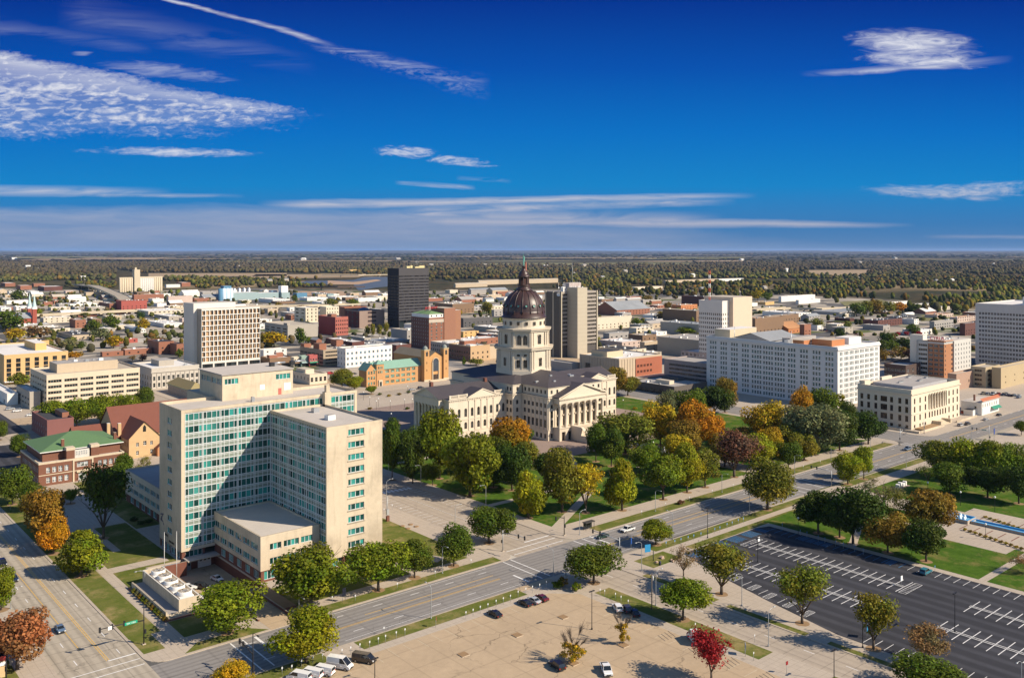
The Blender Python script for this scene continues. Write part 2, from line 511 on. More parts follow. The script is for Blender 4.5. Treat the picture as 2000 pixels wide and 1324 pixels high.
def pave_mat(rgb, rough=0.9, crack=0.5, wheel=None, joint=None, patch=0.25, name='paving'):
    """road or slab surface: broad mottling, fine grain, crack lines, optional joints and darker wheel lanes along an axis"""
    m, nt, p, out = newmat(name); w = wpos()
    f = noise(w, 0.05, 5, 0.65) * (2 * patch) + (1.0 - patch)
    f = f * (noise(w, 0.6, 4, 0.65) * 0.3 + 0.85)
    f = f * (noise(w, 5.0, 2, 0.5) * 0.2 + 0.9)
    if crack:
        vo = nt.nodes.new('ShaderNodeTexVoronoi'); vo.feature = 'DISTANCE_TO_EDGE'; vo.inputs['Scale'].default_value = 0.085
        dn = nt.nodes.new('ShaderNodeTexNoise'); dn.inputs['Scale'].default_value = 0.35; nt.links.new(w, dn.inputs['Vector'])
        ad = nt.nodes.new('ShaderNodeVectorMath'); ad.operation = 'MULTIPLY_ADD'
        nt.links.new(dn.outputs['Color'], ad.inputs[0]); ad.inputs[1].default_value = (5, 5, 5); nt.links.new(w, ad.inputs[2])
        nt.links.new(ad.outputs[0], vo.inputs['Vector'])
        f = f * (1.0 - E(vo.outputs['Distance']).ss(0.018, 0.004) * crack * noise(w, 0.04, 3, 0.5).ss(0.42, 0.6))
    sp = nt.nodes.new('ShaderNodeSeparateXYZ'); nt.links.new(w, sp.inputs[0])
    ax = {'x': E(sp.outputs[0]), 'y': E(sp.outputs[1])}
    if wheel:                          # tyre-worn bands: (axis across the road, start, lane width, strength)
        q = E.op('FRACT', (ax[wheel[0]] - wheel[1]) / wheel[2])
        band = ((q - 0.27).abs()).ss(0.17, 0.03).max(((q - 0.73).abs()).ss(0.17, 0.03))
        f = f * (1.0 - band * wheel[3] * (noise(stretch(w, *(1 if k == wheel[0] else 0.06 for k in 'xyz')), 0.5, 3, 0.6) + 0.4))
    if joint:
        for k in 'xy':
            q = E.op('FRACT', ax[k] / joint)
            f = f * (1.0 - ((q - 0.5).abs()).ss(0.46, 0.497) * (0.28 if joint < 8 else 0.14))
    c = tint(rgb, f)
    nt.links.new(c, p.inputs['Base Color']); p.inputs['Roughness'].default_value = rough; p.inputs['Specular IOR Level'].default_value = 0.2
    return m


def lawn_mat(g1, g2, dry, amount, name='lawn'):
    m, nt, p, out = newmat(name); w = wpos()
    c = mixrgb(noise(w, 0.25, 5, 0.65).ss(0.35, 0.65), g1, g2)
    c = mixrgb(((noise(w, 0.11, 6, 0.7) - (0.62 - amount * 0.3)) * 6.0).clamp(), c, dry)
    c = tint(c, noise(w, 2.5, 3, 0.6) * 0.6 + 0.7)
    nt.links.new(c, p.inputs['Base Color']); p.inputs['Roughness'].default_value = 1.0; p.inputs['Specular IOR Level'].default_value = 0.05
    return m


MG = ground_mat()
CONC = pave_mat((0.37, 0.32, 0.25), crack=0.35, wheel=('x', 53.0, 4.4, 0.2), joint=6.0, patch=0.12, name='concrete_road')
AVE = pave_mat((0.23, 0.212, 0.195), crack=0.25, wheel=('y', 194.0, 3.7, 0.2), joint=12.0, patch=0.14, name='worn_asphalt')
HARR = pave_mat((0.36, 0.30, 0.235), crack=0.3, wheel=('x', 188.0, 5.6, 0.10), joint=5.0, patch=0.14, name='tan_concrete_road')
LOTC = pave_mat((0.40, 0.30, 0.195), crack=0.4, joint=9.0, patch=0.22, name='lot_concrete')
BLACK = pave_mat((0.034, 0.034, 0.039), crack=0.0, wheel=('x', 202.0, 9.9, -0.55), patch=0.38, name='fresh_asphalt')
WALK = pave_mat((0.40, 0.335, 0.265), crack=0.0, joint=1.8, patch=0.12, name='walk_concrete')
BRICKW = pave_mat((0.27, 0.20, 0.165), crack=0.0, joint=2.4, patch=0.2, name='brick_paving')
KERB = pave_mat((0.44, 0.36, 0.27), crack=0.0, joint=3.0, patch=0.15, name='kerb_concrete')
LAWN = lawn_mat((0.040, 0.088, 0.008), (0.066, 0.118, 0.014), (0.16, 0.14, 0.045), 0.42)
DRY = lawn_mat((0.090, 0.112, 0.020), (0.125, 0.130, 0.032), (0.25, 0.195, 0.08), 0.45)
MULCH = M((0.26, 0.165, 0.085), 0.95, 0.25, 0.8)
PAINT = M((0.68, 0.66, 0.63), 0.7, 0.25, 0.5)
PAINTY = M((0.62, 0.37, 0.07), 0.7, 0.2, 0.8)
LINE = M((0.47, 0.40, 0.29), 0.8, 0.2, 0.8)
PAINTB = M((0.03, 0.20, 0.42), 0.7, 0.2, 0.8)
TAR = M((0.06, 0.055, 0.05), 0.8, 0.2, 0.5)


def sheets(name, rects, m, z, kind='structure'):
    mb = MB()
    for i, r in enumerate(rects):
        if i: z += 0.0009
        if len(r) == 4 and not isinstance(r[0], tuple): x0, x1, y0, y1 = r; mb.poly([(x0, y0, z), (x1, y0, z), (x1, y1, z), (x0, y1, z)], m)
        else:
            ar = sum(r[i][0] * r[(i + 1) % len(r)][1] - r[(i + 1) % len(r)][0] * r[i][1] for i in range(len(r)))
            mb.poly([(x, y, z) for x, y in (r if ar > 0 else r[::-1])], m)
    return setting(name, mb, kind)


def chamfer(x0, x1, y0, y1, c=6.0, which='swnese', n=5):
    """block outline with rounded kerb corners"""
    pts = []
    for cx, cy, t0, k in ((x0 + c, y0 + c, math.pi, 'sw'), (x1 - c, y0 + c, 1.5 * math.pi, 'se'), (x1 - c, y1 - c, 0, 'ne'), (x0 + c, y1 - c, math.pi / 2, 'nw')):
        for i in range(n + 1):
            t = t0 + (math.pi / 2) * i / n
            pts.append((cx + c * math.cos(t), cy + c * math.sin(t)))
    return pts


g = MB(); L = 90000.0
# one sheet, with the sunken court of the tall office block cut out of it
for x0, x1, y0, y1 in ((-L, L, -3000, 217.5), (-L, 100.8, 217.5, 240), (108.2, L, 217.5, 240), (-L, 91.7, 240, 278.3), (112.4, L, 240, 278.3), (-L, L, 278.3, L)):
    g.poly([(x0, y0, 0), (x1, y0, 0), (x1, y1, 0), (x0, y1, 0)], MG)
setting('ground', g)
# streets, each a few millimetres over the ground or the street it meets
sheets('boulevard_road', [(53.0, 70.5, 60, 1700)], CONC, 0.02)
sheets('avenue_road', [(70.5, 1500, 193.0, 212.5), (-400, 53.0, 193.0, 212.5)], AVE, 0.024)
sheets('side_street_road', [(183.8, 206.6, 212.5, 1500), (188.0, 200.6, -60, 193.0)], HARR, 0.028)
for k, (y0, y1) in enumerate(((505, 524), (640, 654), (772, 786), (904, 918), (1036, 1050), (1168, 1182))):
    sheets('cross_street_road', [(-300 if k == 0 else -200, 1400, y0, y1)], HARR if k != 1 else AVE, 0.032 + 0.004 * k)
for k, x in enumerate((442, 572, 704, 836, 968)):
    sheets('cross_street_road', [(x, x + (21.5 if k == 0 else 14), 212.5, 1300)], AVE if k == 0 else HARR, 0.06 + 0.004 * k)
sheets('cross_street_road', [(442, 463.5, -100, 193.0)], AVE, 0.08)


def block(x0, x1, y0, y1, c=6.0, m=None):
    mb = MB(); pts = chamfer(x0, x1, y0, y1, c)
    mb.prism(pts, -0.3, 0.15, KERB, m or WALK, bottom=False); return setting('sidewalk', mb)


def office_block():
    mb = MB(); o = chamfer(70.5, 183.8, 212.5, 505, 5)
    lo = [q for q in o if q[1] <= 217.5 + 1e-6]; hi = [q for q in o if q[1] > 400]
    mb.prism(lo, -.3, .15, KERB, WALK, False)
    for r in ((70.5, 100.8, 217.5, 240), (108.2, 183.8, 217.5, 240), (70.5, 91.7, 240, 278.3), (112.4, 183.8, 240, 278.3)):
        mb.prism([(r[0], r[2]), (r[1], r[2]), (r[1], r[3]), (r[0], r[3])], -.3, .15, KERB, WALK, False)
    mb.prism([(70.5, 278.3), (183.8, 278.3)] + hi, -.3, .15, KERB, WALK, False)
    setting('sidewalk', mb)


office_block(); block(206.6, 442, 212.5, 505, 7); block(463.5, 704, 209.5, 505, 8)
block(70.5, 188.0, -60, 193.0, 7); block(200.6, 442, -60, 192.0, 7); block(463.5, 900, -100, 189.0, 8)
block(-120, 53.0, 212.5, 505, 7); block(-120, 53.0, 60, 193.0, 5)
block(70.5, 183.8, 524, 640, 5); block(206.6, 442, 524, 640, 5); block(463.5, 572, 524, 640, 5)
Zl = 0.156
# lawns and verges
sheets('lawn_strip', [(71.2, 79.0, 230, 500), (108.5, 178, 213.2, 217.5), ((79.0, 213.4), (100.5, 213.2), (96.5, 217.6), (83.5, 217.6)), (71.4, 76.5, 219.5, 230)], DRY, Zl)
sheets('lawn', [(82.2, 91.2, 266, 279), (82.2, 101.0, 279, 330), (82.2, 100.2, 222.5, 234.4), (92, 100.2, 234.6, 239.4), (110.0, 171.5, 222.0, 238.6), (152.5, 173.5, 238.6, 276), (101.5, 160, 320, 400)], DRY, Zl)
sheets('lawn', [(213.0, 438, 226.5, 300), (213.0, 262, 300, 470), (404, 438, 300, 490)], LAWN, Zl)
sheets('lawn_strip', [(222, 434, 213.3, 218.6), (207.6, 209.0, 232, 300)], DRY, Zl + 0.001)
sheets('lawn_strip', [(221, 322, 187.2, 191.4), (335, 436, 187.0, 191.4), (78, 104, 187.4, 192.4), (113, 166, 187.4, 192.4), (181.2, 187.2, 122, 176), (181.2, 187.2, 60, 106), (201.4, 204.0, 150, 176), (201.2, 203.3, 122, 146), (201.2, 203.2, 60, 116)], DRY, Zl)
sheets('lawn_strip', [(232, 300, 180.8, 184.2), (209, 223, 178, 186)], DRY, Zl)
sheets('lawn', [(274.5, 310, -40, 107.3), (274.5, 311, 109.6, 183), (312.5, 326, 141, 178), (341, 436, -40, 180)], LAWN, Zl)
sheets('lawn', [(-110, 46, 216.5, 500), (-110, 45, 100, 188.5)], DRY, Zl)
sheets('lawn', [(470, 530, 150, 186), (560, 600, 170, 186)], LAWN, Zl)
# car parks
sheets('parking_lot', [((73.5, 20), (177.5, 20), (177.5, 178), (171, 184.2), (73.5, 184.2))], LOTC, Zl + 0.002)
sheets('asphalt_parking_lot', [((208, -55), (271.6, -55), (271.6, 178.5), (266, 180.4), (226, 180.4), (219.5, 163), (213.5, 141), (208, 117))], BLACK, Zl + 0.002)
sheets('asphalt_parking_lot', [(73, 98, 440, 500), (100, 112, 405, 500), (-30, 44, 330, 480), (73, 112, 528, 632)], BLACK, Zl + 0.002)
sheets('parking_lot', [(112, 165, 530, 575), (250, 330, 560, 636), (470, 566, 528, 636)], LOTC, Zl + 0.002)
sheets('driveway', [(100.8, 108.2, 212.5, 231), (166, 179, 190, 193)], LOTC, Zl + 0.004)
# walks and paved courts of the statehouse grounds
pl = [(263, 404, 300, 470)]
sheets('plaza', pl, BRICKW, Zl)
def strip(a, b, w):
    d = Vector((b[0] - a[0], b[1] - a[1])).normalized(); n = Vector((-d.y, d.x)) * w / 2
    return [(a[0] + n.x, a[1] + n.y), (a[0] - n.x, a[1] - n.y), (b[0] - n.x, b[1] - n.y), (b[0] + n.x, b[1] + n.y)]
sheets('footpath', [strip((210, 224), (256, 251), 3.4), strip((256, 251), (292, 300), 3.4), (330, 341, 222, 300), (219, 263, 340, 343), strip((438, 224), (372, 300), 3.2), (300, 372, 262, 266), (206.8, 213, 226, 500),
                    (222, 440, 218.8, 222.4), strip((213, 262), (263, 262), 3.0)], WALK, Zl + 0.008)
sheets('footpath', [(79.2, 81.6, 218, 340), (88, 90.4, 300, 420), strip((81.5, 283), (99, 283), 5.0), (150, 153, 222, 238), strip((164, 226), (158, 238), 5)], WALK, Zl + 0.008)
sheets('footpath', [(326.5, 340.8, -40, 191.5), (304, 326.5, 113, 136), (274, 326, 107.3, 109.6), (318, 349, 100, 141), strip((272, 148), (300, 160), 2.6), (463.5, 560, 150, 189)], WALK, Zl + 0.008)
lp = MB()
for (a, b, r0, r1) in ((232, 452, 15, 9), (252, 440, 12, 8), (226, 420, 10, 7), (262, 478, 15, 7), (240, 486, 12, 6)):
    lp.poly([(a + r0 * math.cos(2 * math.pi * i / 20), b + r1 * math.sin(2 * math.pi * i / 20), Zl + 0.012) for i in range(20)], LAWN)
cw = MB(); cw.poly([(213, 410, Zl + 0.006), (263, 410, Zl + 0.006), (275, 500, Zl + 0.006), (213, 500, Zl + 0.006)], BRICKW); setting('plaza', cw)
setting('lawn', lp)
# mulch rings are laid by the trees; road paint
mk = MB()
def pl_(x0, x1, y0, y1, m=PAINT, z=0.05): mk.poly([(x0, y0, z), (x1, y0, z), (x1, y1, z), (x0, y1, z)], m)
for y in (201.6, 202.1):                                     # turn-lane lines along the avenue
    pl_(95, 168, y, y + 0.16, PAINTY); pl_(214, 318, y, y + 0.16, PAINTY); pl_(342, 436, y, y + 0.16, PAINTY); pl_(470, 700, y, y + 0.16, PAINTY)
pl_(124, 168, 205.2, 205.4, PAINTY); pl_(232, 318, 205.0, 205.2, PAINTY)
for y in (198.2, 208.6):
    x = 92
    while x < 700:
        if not (170 < x < 212 or 317 < x < 340 or 432 < x < 472): pl_(x, x + 3.0, y, y + 0.2)
        x += 12.2
for y in (194.7, 211.2): pl_(112, 170, y, y + 0.14); pl_(212, 318, y, y + 0.14); pl_(342, 434, y, y + 0.14)
for x in (63.6, 64.1): pl_(x, x + 0.16, 222, 420, PAINTY)
pl_(60.3, 60.46, 232, 300, PAINTY)
for x in (57.6, 67.2):
    y = 224
    while y < 520: pl_(x, x + 0.2, y, y + 3); y += 12.2
def xwalk_y(xa, xb, y0, w=0.3):  pl_(xa, xb, y0, y0 + w)
xwalk_y(54, 70, 214.5); xwalk_y(54, 70, 218.0); pl_(63.9, 70.2, 221.4, 221.9)
for x in (89.5, 92.6): pl_(x, x + 0.35, 194, 212)
pl_(95.6, 96.3, 202.3, 211.6)
for x in (177.5, 180.6): pl_(x, x + 0.35, 194, 212.2)
pl_(172.5, 173.1, 194.5, 201.5)
for x in (208.3, 212.0): pl_(x, x + 0.35, 194, 212.2)
pl_(215.6, 216.2, 202.6, 212)
for y in (214.6, 218.4): pl_(184.5, 206, y, y + 0.35)
pl_(195, 206, 221.5, 222.0)
for x in (320.5, 325.5, 333, 338): pl_(x, x + 0.4, 193.5, 212)
for x in (437, 441): pl_(x, x + 0.4, 193, 212)
for k in range(10): pl_(186 + k * 1.9, 187.1 + k * 1.9, 303 - k * 0.2, 306 - k * 0.2)
for k in range(26): pl_(184.6, 189.5, 235 + k * 3.1, 235.16 + k * 3.1, PAINT); pl_(201.6, 206, 262 + k * 3.1, 262.16 + k * 3.1, PAINT)
pl_(195, 195.15, 225, 500, PAINT)
y = -50
while y < 185: pl_(194.0, 194.2, y, y + 3); y += 11
# asphalt lot
zl = Zl + 0.006
def lp_(x0, x1, y0, y1, m=PAINT): pl_(x0, x1, y0, y1, m, zl)
def ladder(x0, x1, y0, y1, n, along='x'):
    for q in ((x0, x1, y0, y0 + .15), (x0, x1, y1 - .15, y1), (x0, x0 + .15, y0, y1), (x1 - .15, x1, y0, y1)): lp_(*q)
    for k in range(1, n):
        if along == 'x': q = x0 + (x1 - x0) * k / n; lp_(q, q + .15, y0, y1)
        else: q = y0 + (y1 - y0) * k / n; lp_(x0, x1, q, q + .15)
for xc in (232.2, 252.3):
    for (ya, yb) in ((121, 170), (-50, 103)):
        lp_(xc - .55, xc - .3, ya, yb); lp_(xc + .3, xc + .55, ya, yb)
        y = ya
        while y < yb + .1: lp_(xc - 5.3, xc + 5.3, y, y + .22); y += 2.72
    ladder(xc - 5.2, xc + 5.2, 118.2, 120.4, 8); ladder(xc - 5.2, xc + 5.2, 171.5, 173.6, 8)
y = -50
while y < 176:
    lp_(266.2, 271.3, y, y + .15, PAINT if y < 128 else PAINTB)
    if y > 130 and int(y) % 3 == 0:
        for k in range(4): lp_(266.4, 271.2, y + .5 + k * .45, y + .62 + k * .45, PAINTB)
    y += 2.72
for k in range(15):
    x = 226 + k * 2.75
    lp_(x, x + .15, 175.2, 180.2, PAINTB)
    if k % 3 != 1:
        for j in range(4): lp_(x + .4 + j * .55, x + .55 + j * .55, 175.4, 180, PAINTB)
for (x, y) in ((218.5, 155.5), (216.6, 148), (214.6, 141.5), (213.4, 134.5), (211.6, 128.0)): ladder(x, x + 4.8, y, y + 1.9, 6)
for (x, y) in ((219.4, 159), (217.6, 152), (215.6, 145.2), (214.2, 138.2), (212.8, 131.4)): lp_(x, x + 4.8, y, y + .15)
y = -50
while y < 112: lp_(208.6, 213.4, y, y + .15); y += 2.72
# concrete lot: faint stall lines along its east and north sides, tar repairs
for k in range(24): lp_(171.5, 176.6, 62 + k * 4.4, 62.14 + k * 4.4, LINE)
for k in range(9):
    for j in range(4): mk.poly([(172 + j * 1.3, 66 + k * 9.6, zl), (172.2 + j * 1.3, 66 + k * 9.6, zl), (173.4 + j * 1.3, 69.4 + k * 9.6, zl), (173.2 + j * 1.3, 69.4 + k * 9.6, zl)], TAR)
for k in range(16): lp_(100 + k * 4.3, 100.12 + k * 4.3, 178.5, 183.6, LINE)
setting('road_markings', mk)
# planting bed slabs in the concrete lot
ib = MB()
for (px, py) in ((905, 1278), (1010, 1240), (1100, 1205), (1120, 1295), (1218, 1260)):
    a, b = gxy(px, py, 0.16); ib.box(a - 1.1, a + 1.1, b - 1.1, b + 1.1, 0.1, 0.32, KERB, 'b', MULCH)
setting('kerb', ib)
# ---------------------------------------------------------------- the twelve storey office block with teal glass
STONE = M((0.54, 0.445, 0.32), 0.85, 0.10, 0.12, 0.0, 0.25, name='buff_limestone')
STONES = M((0.54, 0.445, 0.32), 0.85, 0.16, 0.13, 0.5, 0.4, name='stained_limestone')
BRICKR = M((0.155, 0.062, 0.042), 0.9, 0.18, 0.9, 0.2, name='red_brick')
TEAL = glassmat((0.014, 0.100, 0.086), 0.05, 0.3, 3.0)
MULL = M((0.60, 0.62, 0.61), 0.5, 0.05, name='pale_mullion')
SPAN = M((0.195, 0.225, 0.185), 0.6, 0.14, 0.8, name='grey_green_spandrel')
ROOFW = M((0.47, 0.42, 0.365), 0.9, 0.16, 0.08, 0.28, name='pale_membrane_roof')
ROOFG = M((0.33, 0.30, 0.275), 0.9, 0.16, 0.08, 0.35, name='grey_membrane_roof')
DARKG = glassmat((0.018, 0.024, 0.026), 0.06, 0.4, 1.9)
BRONZE = M((0.05, 0.035, 0.03), 0.5, 0.1)
WHITE = M((0.72, 0.70, 0.66), 0.6, 0.07, 0.5, 0.1, name='white_paint')
METAL = M((0.42, 0.43, 0.44), 0.35, 0.06, metal=0.6, name='galvanised_metal')
BLACKM = M((0.02, 0.02, 0.022), 0.5, 0.1, name='black_metal')
COPING = M((0.36, 0.30, 0.22), 0.8, 0.15, 0.4, 0.3, name='weathered_coping')


def curtain(bodymb, mull, face, O, width, z0, floors, fh, bays, wins, glass, win_h=2.2, sill=0.85):
    """spandrel wall with floor-high bays: four panes between piers; mullion bars collected in MULL"""
    bw = width / bays; holes = []
    me = [window_mesh(bw - 0.4, win_h, (0.8, 1.25, 1.25, 0.8), 1, glass, MULL, 0.13, 0.1, v) for v in range(4)]
    z1 = z0 + floors * fh
    rr = random.Random(int(width * 10))
    for i in range(bays):
        for k in range(floors):
            u0 = i * bw + 0.2; za = z0 + k * fh + sill
            holes.append((u0, u0 + bw - 0.4, za, za + win_h))
            if face == 'S': wins.append((me[rr.randrange(4)], (O[0] + u0, O[1] + 0.1, za), 'S'))
            else: wins.append((me[rr.randrange(4)], (O[0] + 0.1, O[1] + u0 + bw - 0.4, za), 'W'))
    opening_wall(bodymb, O, face, width, z0, z1, holes, 0.1, SPAN, MULL)
    d = 0.07
    def bar(u0, u1, za, zb, dd=d):
        if face == 'S': mull.box(O[0] + u0, O[0] + u1, O[1] - dd, O[1] - 0.003, za, zb, MULL, 'n')
        else: mull.box(O[0] - dd, O[0] - 0.003, O[1] + u0, O[1] + u1, za, zb, MULL, 'e')
    for i in range(bays):
        x = i * bw + 0.2; w = bw - 0.4; acc = 0.0
        for c in (0.0, 0.8, 1.25, 1.25, 0.8):
            acc += c; q = x + w * acc / 4.1
            bar(q - 0.07, q + 0.07, z0, z1, 0.09)
    for k in range(floors):
        for zz in (0.35, sill - 0.08, sill + win_h + 0.06): bar(0, width, z0 + k * fh + zz, z0 + k * fh + zz + 0.13)


def office():
    T = thing('office_building', 'twelve-storey buff limestone office block with teal glass curtain walls and a projecting wing', 'office building', (133, 280, 0))
    X0, X1, Y0, Y1, H = 101.8, 164.6, 278.3, 297.6, 47.0
    wx0, wx1, wy0, wh = 131.8, 151.2, 239.9, 43.6
    bx0, by0, bh = 112.4, 244.1, 13.6
    body = MB(); mul = MB(); wins = []
    z0, fh, nf = 3.6, 3.9, 11
    # slab: south side west of the wing and east of it, end walls, back
    z1 = z0 + nf * fh
    body.box(X0, X0 + 1.1, Y0 - 0.25, Y0, 2.7, H, STONE, 'n')
    body.box(X1 - 0.9, X1, Y0 - 0.25, Y0, 2.7, H, STONE, 'n')
    curtain(body, mul, 'S', (X0 + 1.1, Y0), wx0 - X0 - 1.1, z0, nf, fh, 5, wins, TEAL)
    curtain(body, mul, 'S', (wx1, Y0), X1 - 0.9 - wx1, z0, nf, fh, 2, wins, TEAL)
    curtain(body, mul, 'S', (wx0, Y0), wx1 - wx0, z0 + 10 * fh, 1, fh, 3, wins, TEAL)
    body.box(X0 + 1.1, wx0, Y0 - 0.25, Y0, 2.7, z0, STONE, 'n'); body.box(X0 + 1.1, X1 - .9, Y0 - 0.25, Y0 + 0.3, z1, H, STONES, 'n')
    # west end wall with one column of windows
    we = window_mesh(4.4, 2.0, 3, 1, TEAL, MULL, 0.16, 0.14, 7)
    holes = [(8.0, 12.4, 6.0 + k * 3.92, 8.0 + k * 3.92) for k in range(10)]
    opening_wall(body, (X0, Y0), 'W', Y1 - Y0, 2.7, H, holes, 0.3, STONES, STONE)
    for h in holes: wins.append((we, (X0 + 0.3, Y0 + h[1], h[2]), 'W'))
    body.poly([(X1, Y0, 0), (X1, Y1, 0), (X1, Y1, H), (X1, Y0, H)], STONE); body.poly([(X1, Y1, 0), (X0, Y1, 0), (X0, Y1, H), (X1, Y1, H)], STONE)
    body.box(118.5, 150, Y1, 318, 0, H, STONE, 's')
    body.poly([(X0, Y0, 2.7), (X0, Y1, 2.7), (X1, Y1, 2.7), (X1, Y0, 2.7)], STONE)
    # wing
    curtain(body, mul, 'W', (wx0, wy0 + 0.7), Y0 - wy0 - 0.7, z0, nf - 1, fh, 6, wins, TEAL)
    body.box(wx0 - 0.25, wx0, wy0, wy0 + 0.7, 3.5, wh, STONE, 'e'); body.box(wx0 - 0.25, wx0 + 0.2, wy0 + .7, Y0 - .3, z0 + 10 * fh, wh, COPING, 'e')
    holes = [(7.2, 12.8, 5.6 + k * 3.83, 7.5 + k * 3.83) for k in range(10)]
    opening_wall(body, (wx0, wy0), 'S', wx1 - wx0, 3.5, wh, holes, 0.35, STONES, COPING)
    ws = window_mesh(5.6, 1.9, (0.8, 1.2, 1.2, 1.0), 1, TEAL, MULL, 0.16, 0.12, 3)
    for h in holes:
        wins.append((ws, (wx0 + h[0], wy0 + 0.35, h[2]), 'S'))
        body.box(wx0 + h[0] - 0.3, wx0 + h[1] + 0.3, wy0 - 0.16, wy0 - 0.002, h[2] - 0.28, h[2], COPING, 'n')
    body.poly([(wx1, wy0, 3.5), (wx1, Y0, 3.5), (wx1, Y0, wh), (wx1, wy0, wh)], STONE)
    body.poly([(wx0, wy0, 3.5), (wx0, Y0, 3.5), (wx1, Y0, 3.5), (wx1, wy0, 3.5)], STONE)
    # three storey block in the angle
    strips = ((4.8, 6.7), (9.0, 10.9))
    holes = [(1.8 + i * 5.6, 1.8 + i * 5.6 + 5.0, a, b) for a, b in strips for i in range(6)]
    opening_wall(body, (bx0, by0), 'W', Y0 - 0.3 - by0, 3.5, bh, holes, 0.35, STONES, COPING)
    wb = window_mesh(5.0, 1.9, (0.8, 1.2, 1.2, 0.8), 1, TEAL, MULL, 0.14, 0.1, 5)
    for h in holes: wins.append((wb, (bx0 + 0.35, by0 + h[1], h[2]), 'W'))
    hs = [(2.9, 6.5, 4.9, 6.8), (7.3, 12.2, 4.9, 6.8), (12.9, 16.9, 4.9, 6.8), (2.9, 6.5, 9.1, 11.0), (7.3, 12.2, 9.1, 11.0), (12.9, 16.9, 9.1, 11.0)]
    opening_wall(body, (bx0, by0), 'S', wx0 - bx0 - 0.3, 3.5, bh, hs, 0.35, STONES, COPING)
    for h in hs: wins.append((window_mesh(h[1] - h[0], 1.9, 4 if h[1] - h[0] > 4.5 else 3, 1, TEAL, MULL, 0.14, 0.1, 6), (bx0 + h[0], by0 + 0.35, h[2]), 'S'))
    body.poly([(bx0, by0, 3.5), (bx0, Y0, 3.5), (wx0, Y0, 3.5), (wx0, by0, 3.5)], STONE)
    body.build('wall', T); mul.build('mullion_frame', T)
    # brick ground floor
    bb = MB(); gw = []
    hol = [(1.2, 6.6, 0.6, 2.5), (7.4, 13.5, 0.6, 2.5)]
    opening_wall(bb, (X0 + 0.3, Y0 + 0.25), 'S', bx0 - X0 + 3, -3.6, 2.7, hol, 0.3, BRICKR)
    for h in hol[:1]: gw.append((window_mesh(h[1] - h[0], 1.9, 4, 1, TEAL, MULL, 0.14, 0.1, 8), (X0 + .3 + h[0], Y0 + .55, .6), 'S'))
    bb.box(X0 + 0.25, X0 + 0.28, Y0, Y1, -1, 2.7, BRICKR); bb.box(X0 + .3, X1 - .3, Y1 - .6, Y1 - .3, -1, 2.7, BRICKR); bb.box(X1 - .6, X1 - .3, Y0 + .3, Y1 - .3, -1, 2.7, BRICKR)
    for k in range(4):
        gw.append((window_mesh(2.8, 2.0, 2, 1, TEAL, MULL, 0.14, 0.1, 9 + k), (X0 + 0.22, Y0 + 4.4 + k * 4.2, 0.4), 'W'))
    ho = [(1.6 + i * 6.0, 5.2 + i * 6.0, 0.6, 3.0) for i in range(5)]
    opening_wall(bb, (bx0 + 0.25, by0 + .25), 'W', Y0 - by0, -3.6, 3.5, ho, 0.3, BRICKR)
    for h in ho: gw.append((window_mesh(3.6, 2.4, 4, 1, TEAL, MULL, 0.14, 0.1, 6), (bx0 + .55, by0 + .25 + h[1], .6), 'W'))
    ho = [(1.0, 5.4, 0.7, 3.2), (6.2, 11, 0.7, 3.2), (12, 17, 0.7, 3.2)]
    opening_wall(bb, (bx0 + .25, by0 + .25), 'S', wx0 - bx0, 0, 3.5, ho, 0.3, BRICKR)
    for h in ho: gw.append((window_mesh(h[1] - h[0], 2.5, 4, 1, TEAL, MULL, 0.14, 0.1, 6), (bx0 + .25 + h[0], by0 + .55, .7), 'S'))
    ho = [(1.2, 5.0, 0.4, 3.2), (7.4, 12.2, 0.1, 3.1)]
    opening_wall(bb, (wx0 + .6, wy0 + 1.2), 'S', 15, 0, 3.5, ho, 0.4, BRICKR)
    for h in ho: gw.append((window_mesh(h[1] - h[0], h[3] - h[2], 4, 1, TEAL, MULL, 0.14, 0.1, 6), (wx0 + .6 + h[0], wy0 + 1.6, h[2]), 'S'))
    bb.box(wx0 + 5.6, wx0 + 6.2, wy0 + 0.1, wy0 + 0.6, 0, 3.5, BRICKR)
    bb.box(wx1 - 1.5, wx1 - 1.2, wy0 + 1.2, Y0, 0, 3.5, BRICKR); bb.box(wx0 + .3, wx0 + .6, wy0 + 1.2, Y0, 0, 3.5, BRICKR)
    bb.build('base_wall', T)
    put_windows(T, wins + gw, 100)
    # roofs
    for (a, b, c, d, z, tall) in ((X0, X1, Y0 - .25, Y1, H - .9, .9), (wx0 - .25, wx1, wy0, Y0 - .25, wh - .7, .7), (bx0, wx0 - .3, by0, Y0 - .35, bh - .5, .5), (118.5, 150, Y1, 318, H - .9, .9)):
        p, r = roof_slab(a, b, c, d, z, STONES, ROOFW, tall + 0.012, .4, COPING); p.build('parapet', T); r.build('roof', T)
    ph = MB(); px0, py0 = 120.6, 291.6; px1 = px0 + ext(px0, py0, 572, 'a'); pz = H - .9
    hol = [(0.8, 5.6, 5.4, 7.3), (px1 - px0 - 6.5, px1 - px0 - 1.0, 5.4, 7.3)]
    hol = [(a, b, pz + c, pz + d) for a, b, c, d in hol]
    opening_wall(ph, (px0, py0), 'S', px1 - px0, pz, pz + 8.6, hol, 0.3, STONES, COPING)
    wl = [(window_mesh(h[1] - h[0], 1.9, 4, 1, TEAL, MULL, .16, .1, 2), (px0 + h[0], py0 + .3, h[2]), 'S') for h in hol]
    holw = [(.6 + i * 4.6, 4.7 + i * 4.6, pz + 5.4, pz + 7.3) for i in range(4)]
    opening_wall(ph, (px0, py0), 'W', 20, pz, pz + 8.6, holw, 0.3, STONES, COPING)
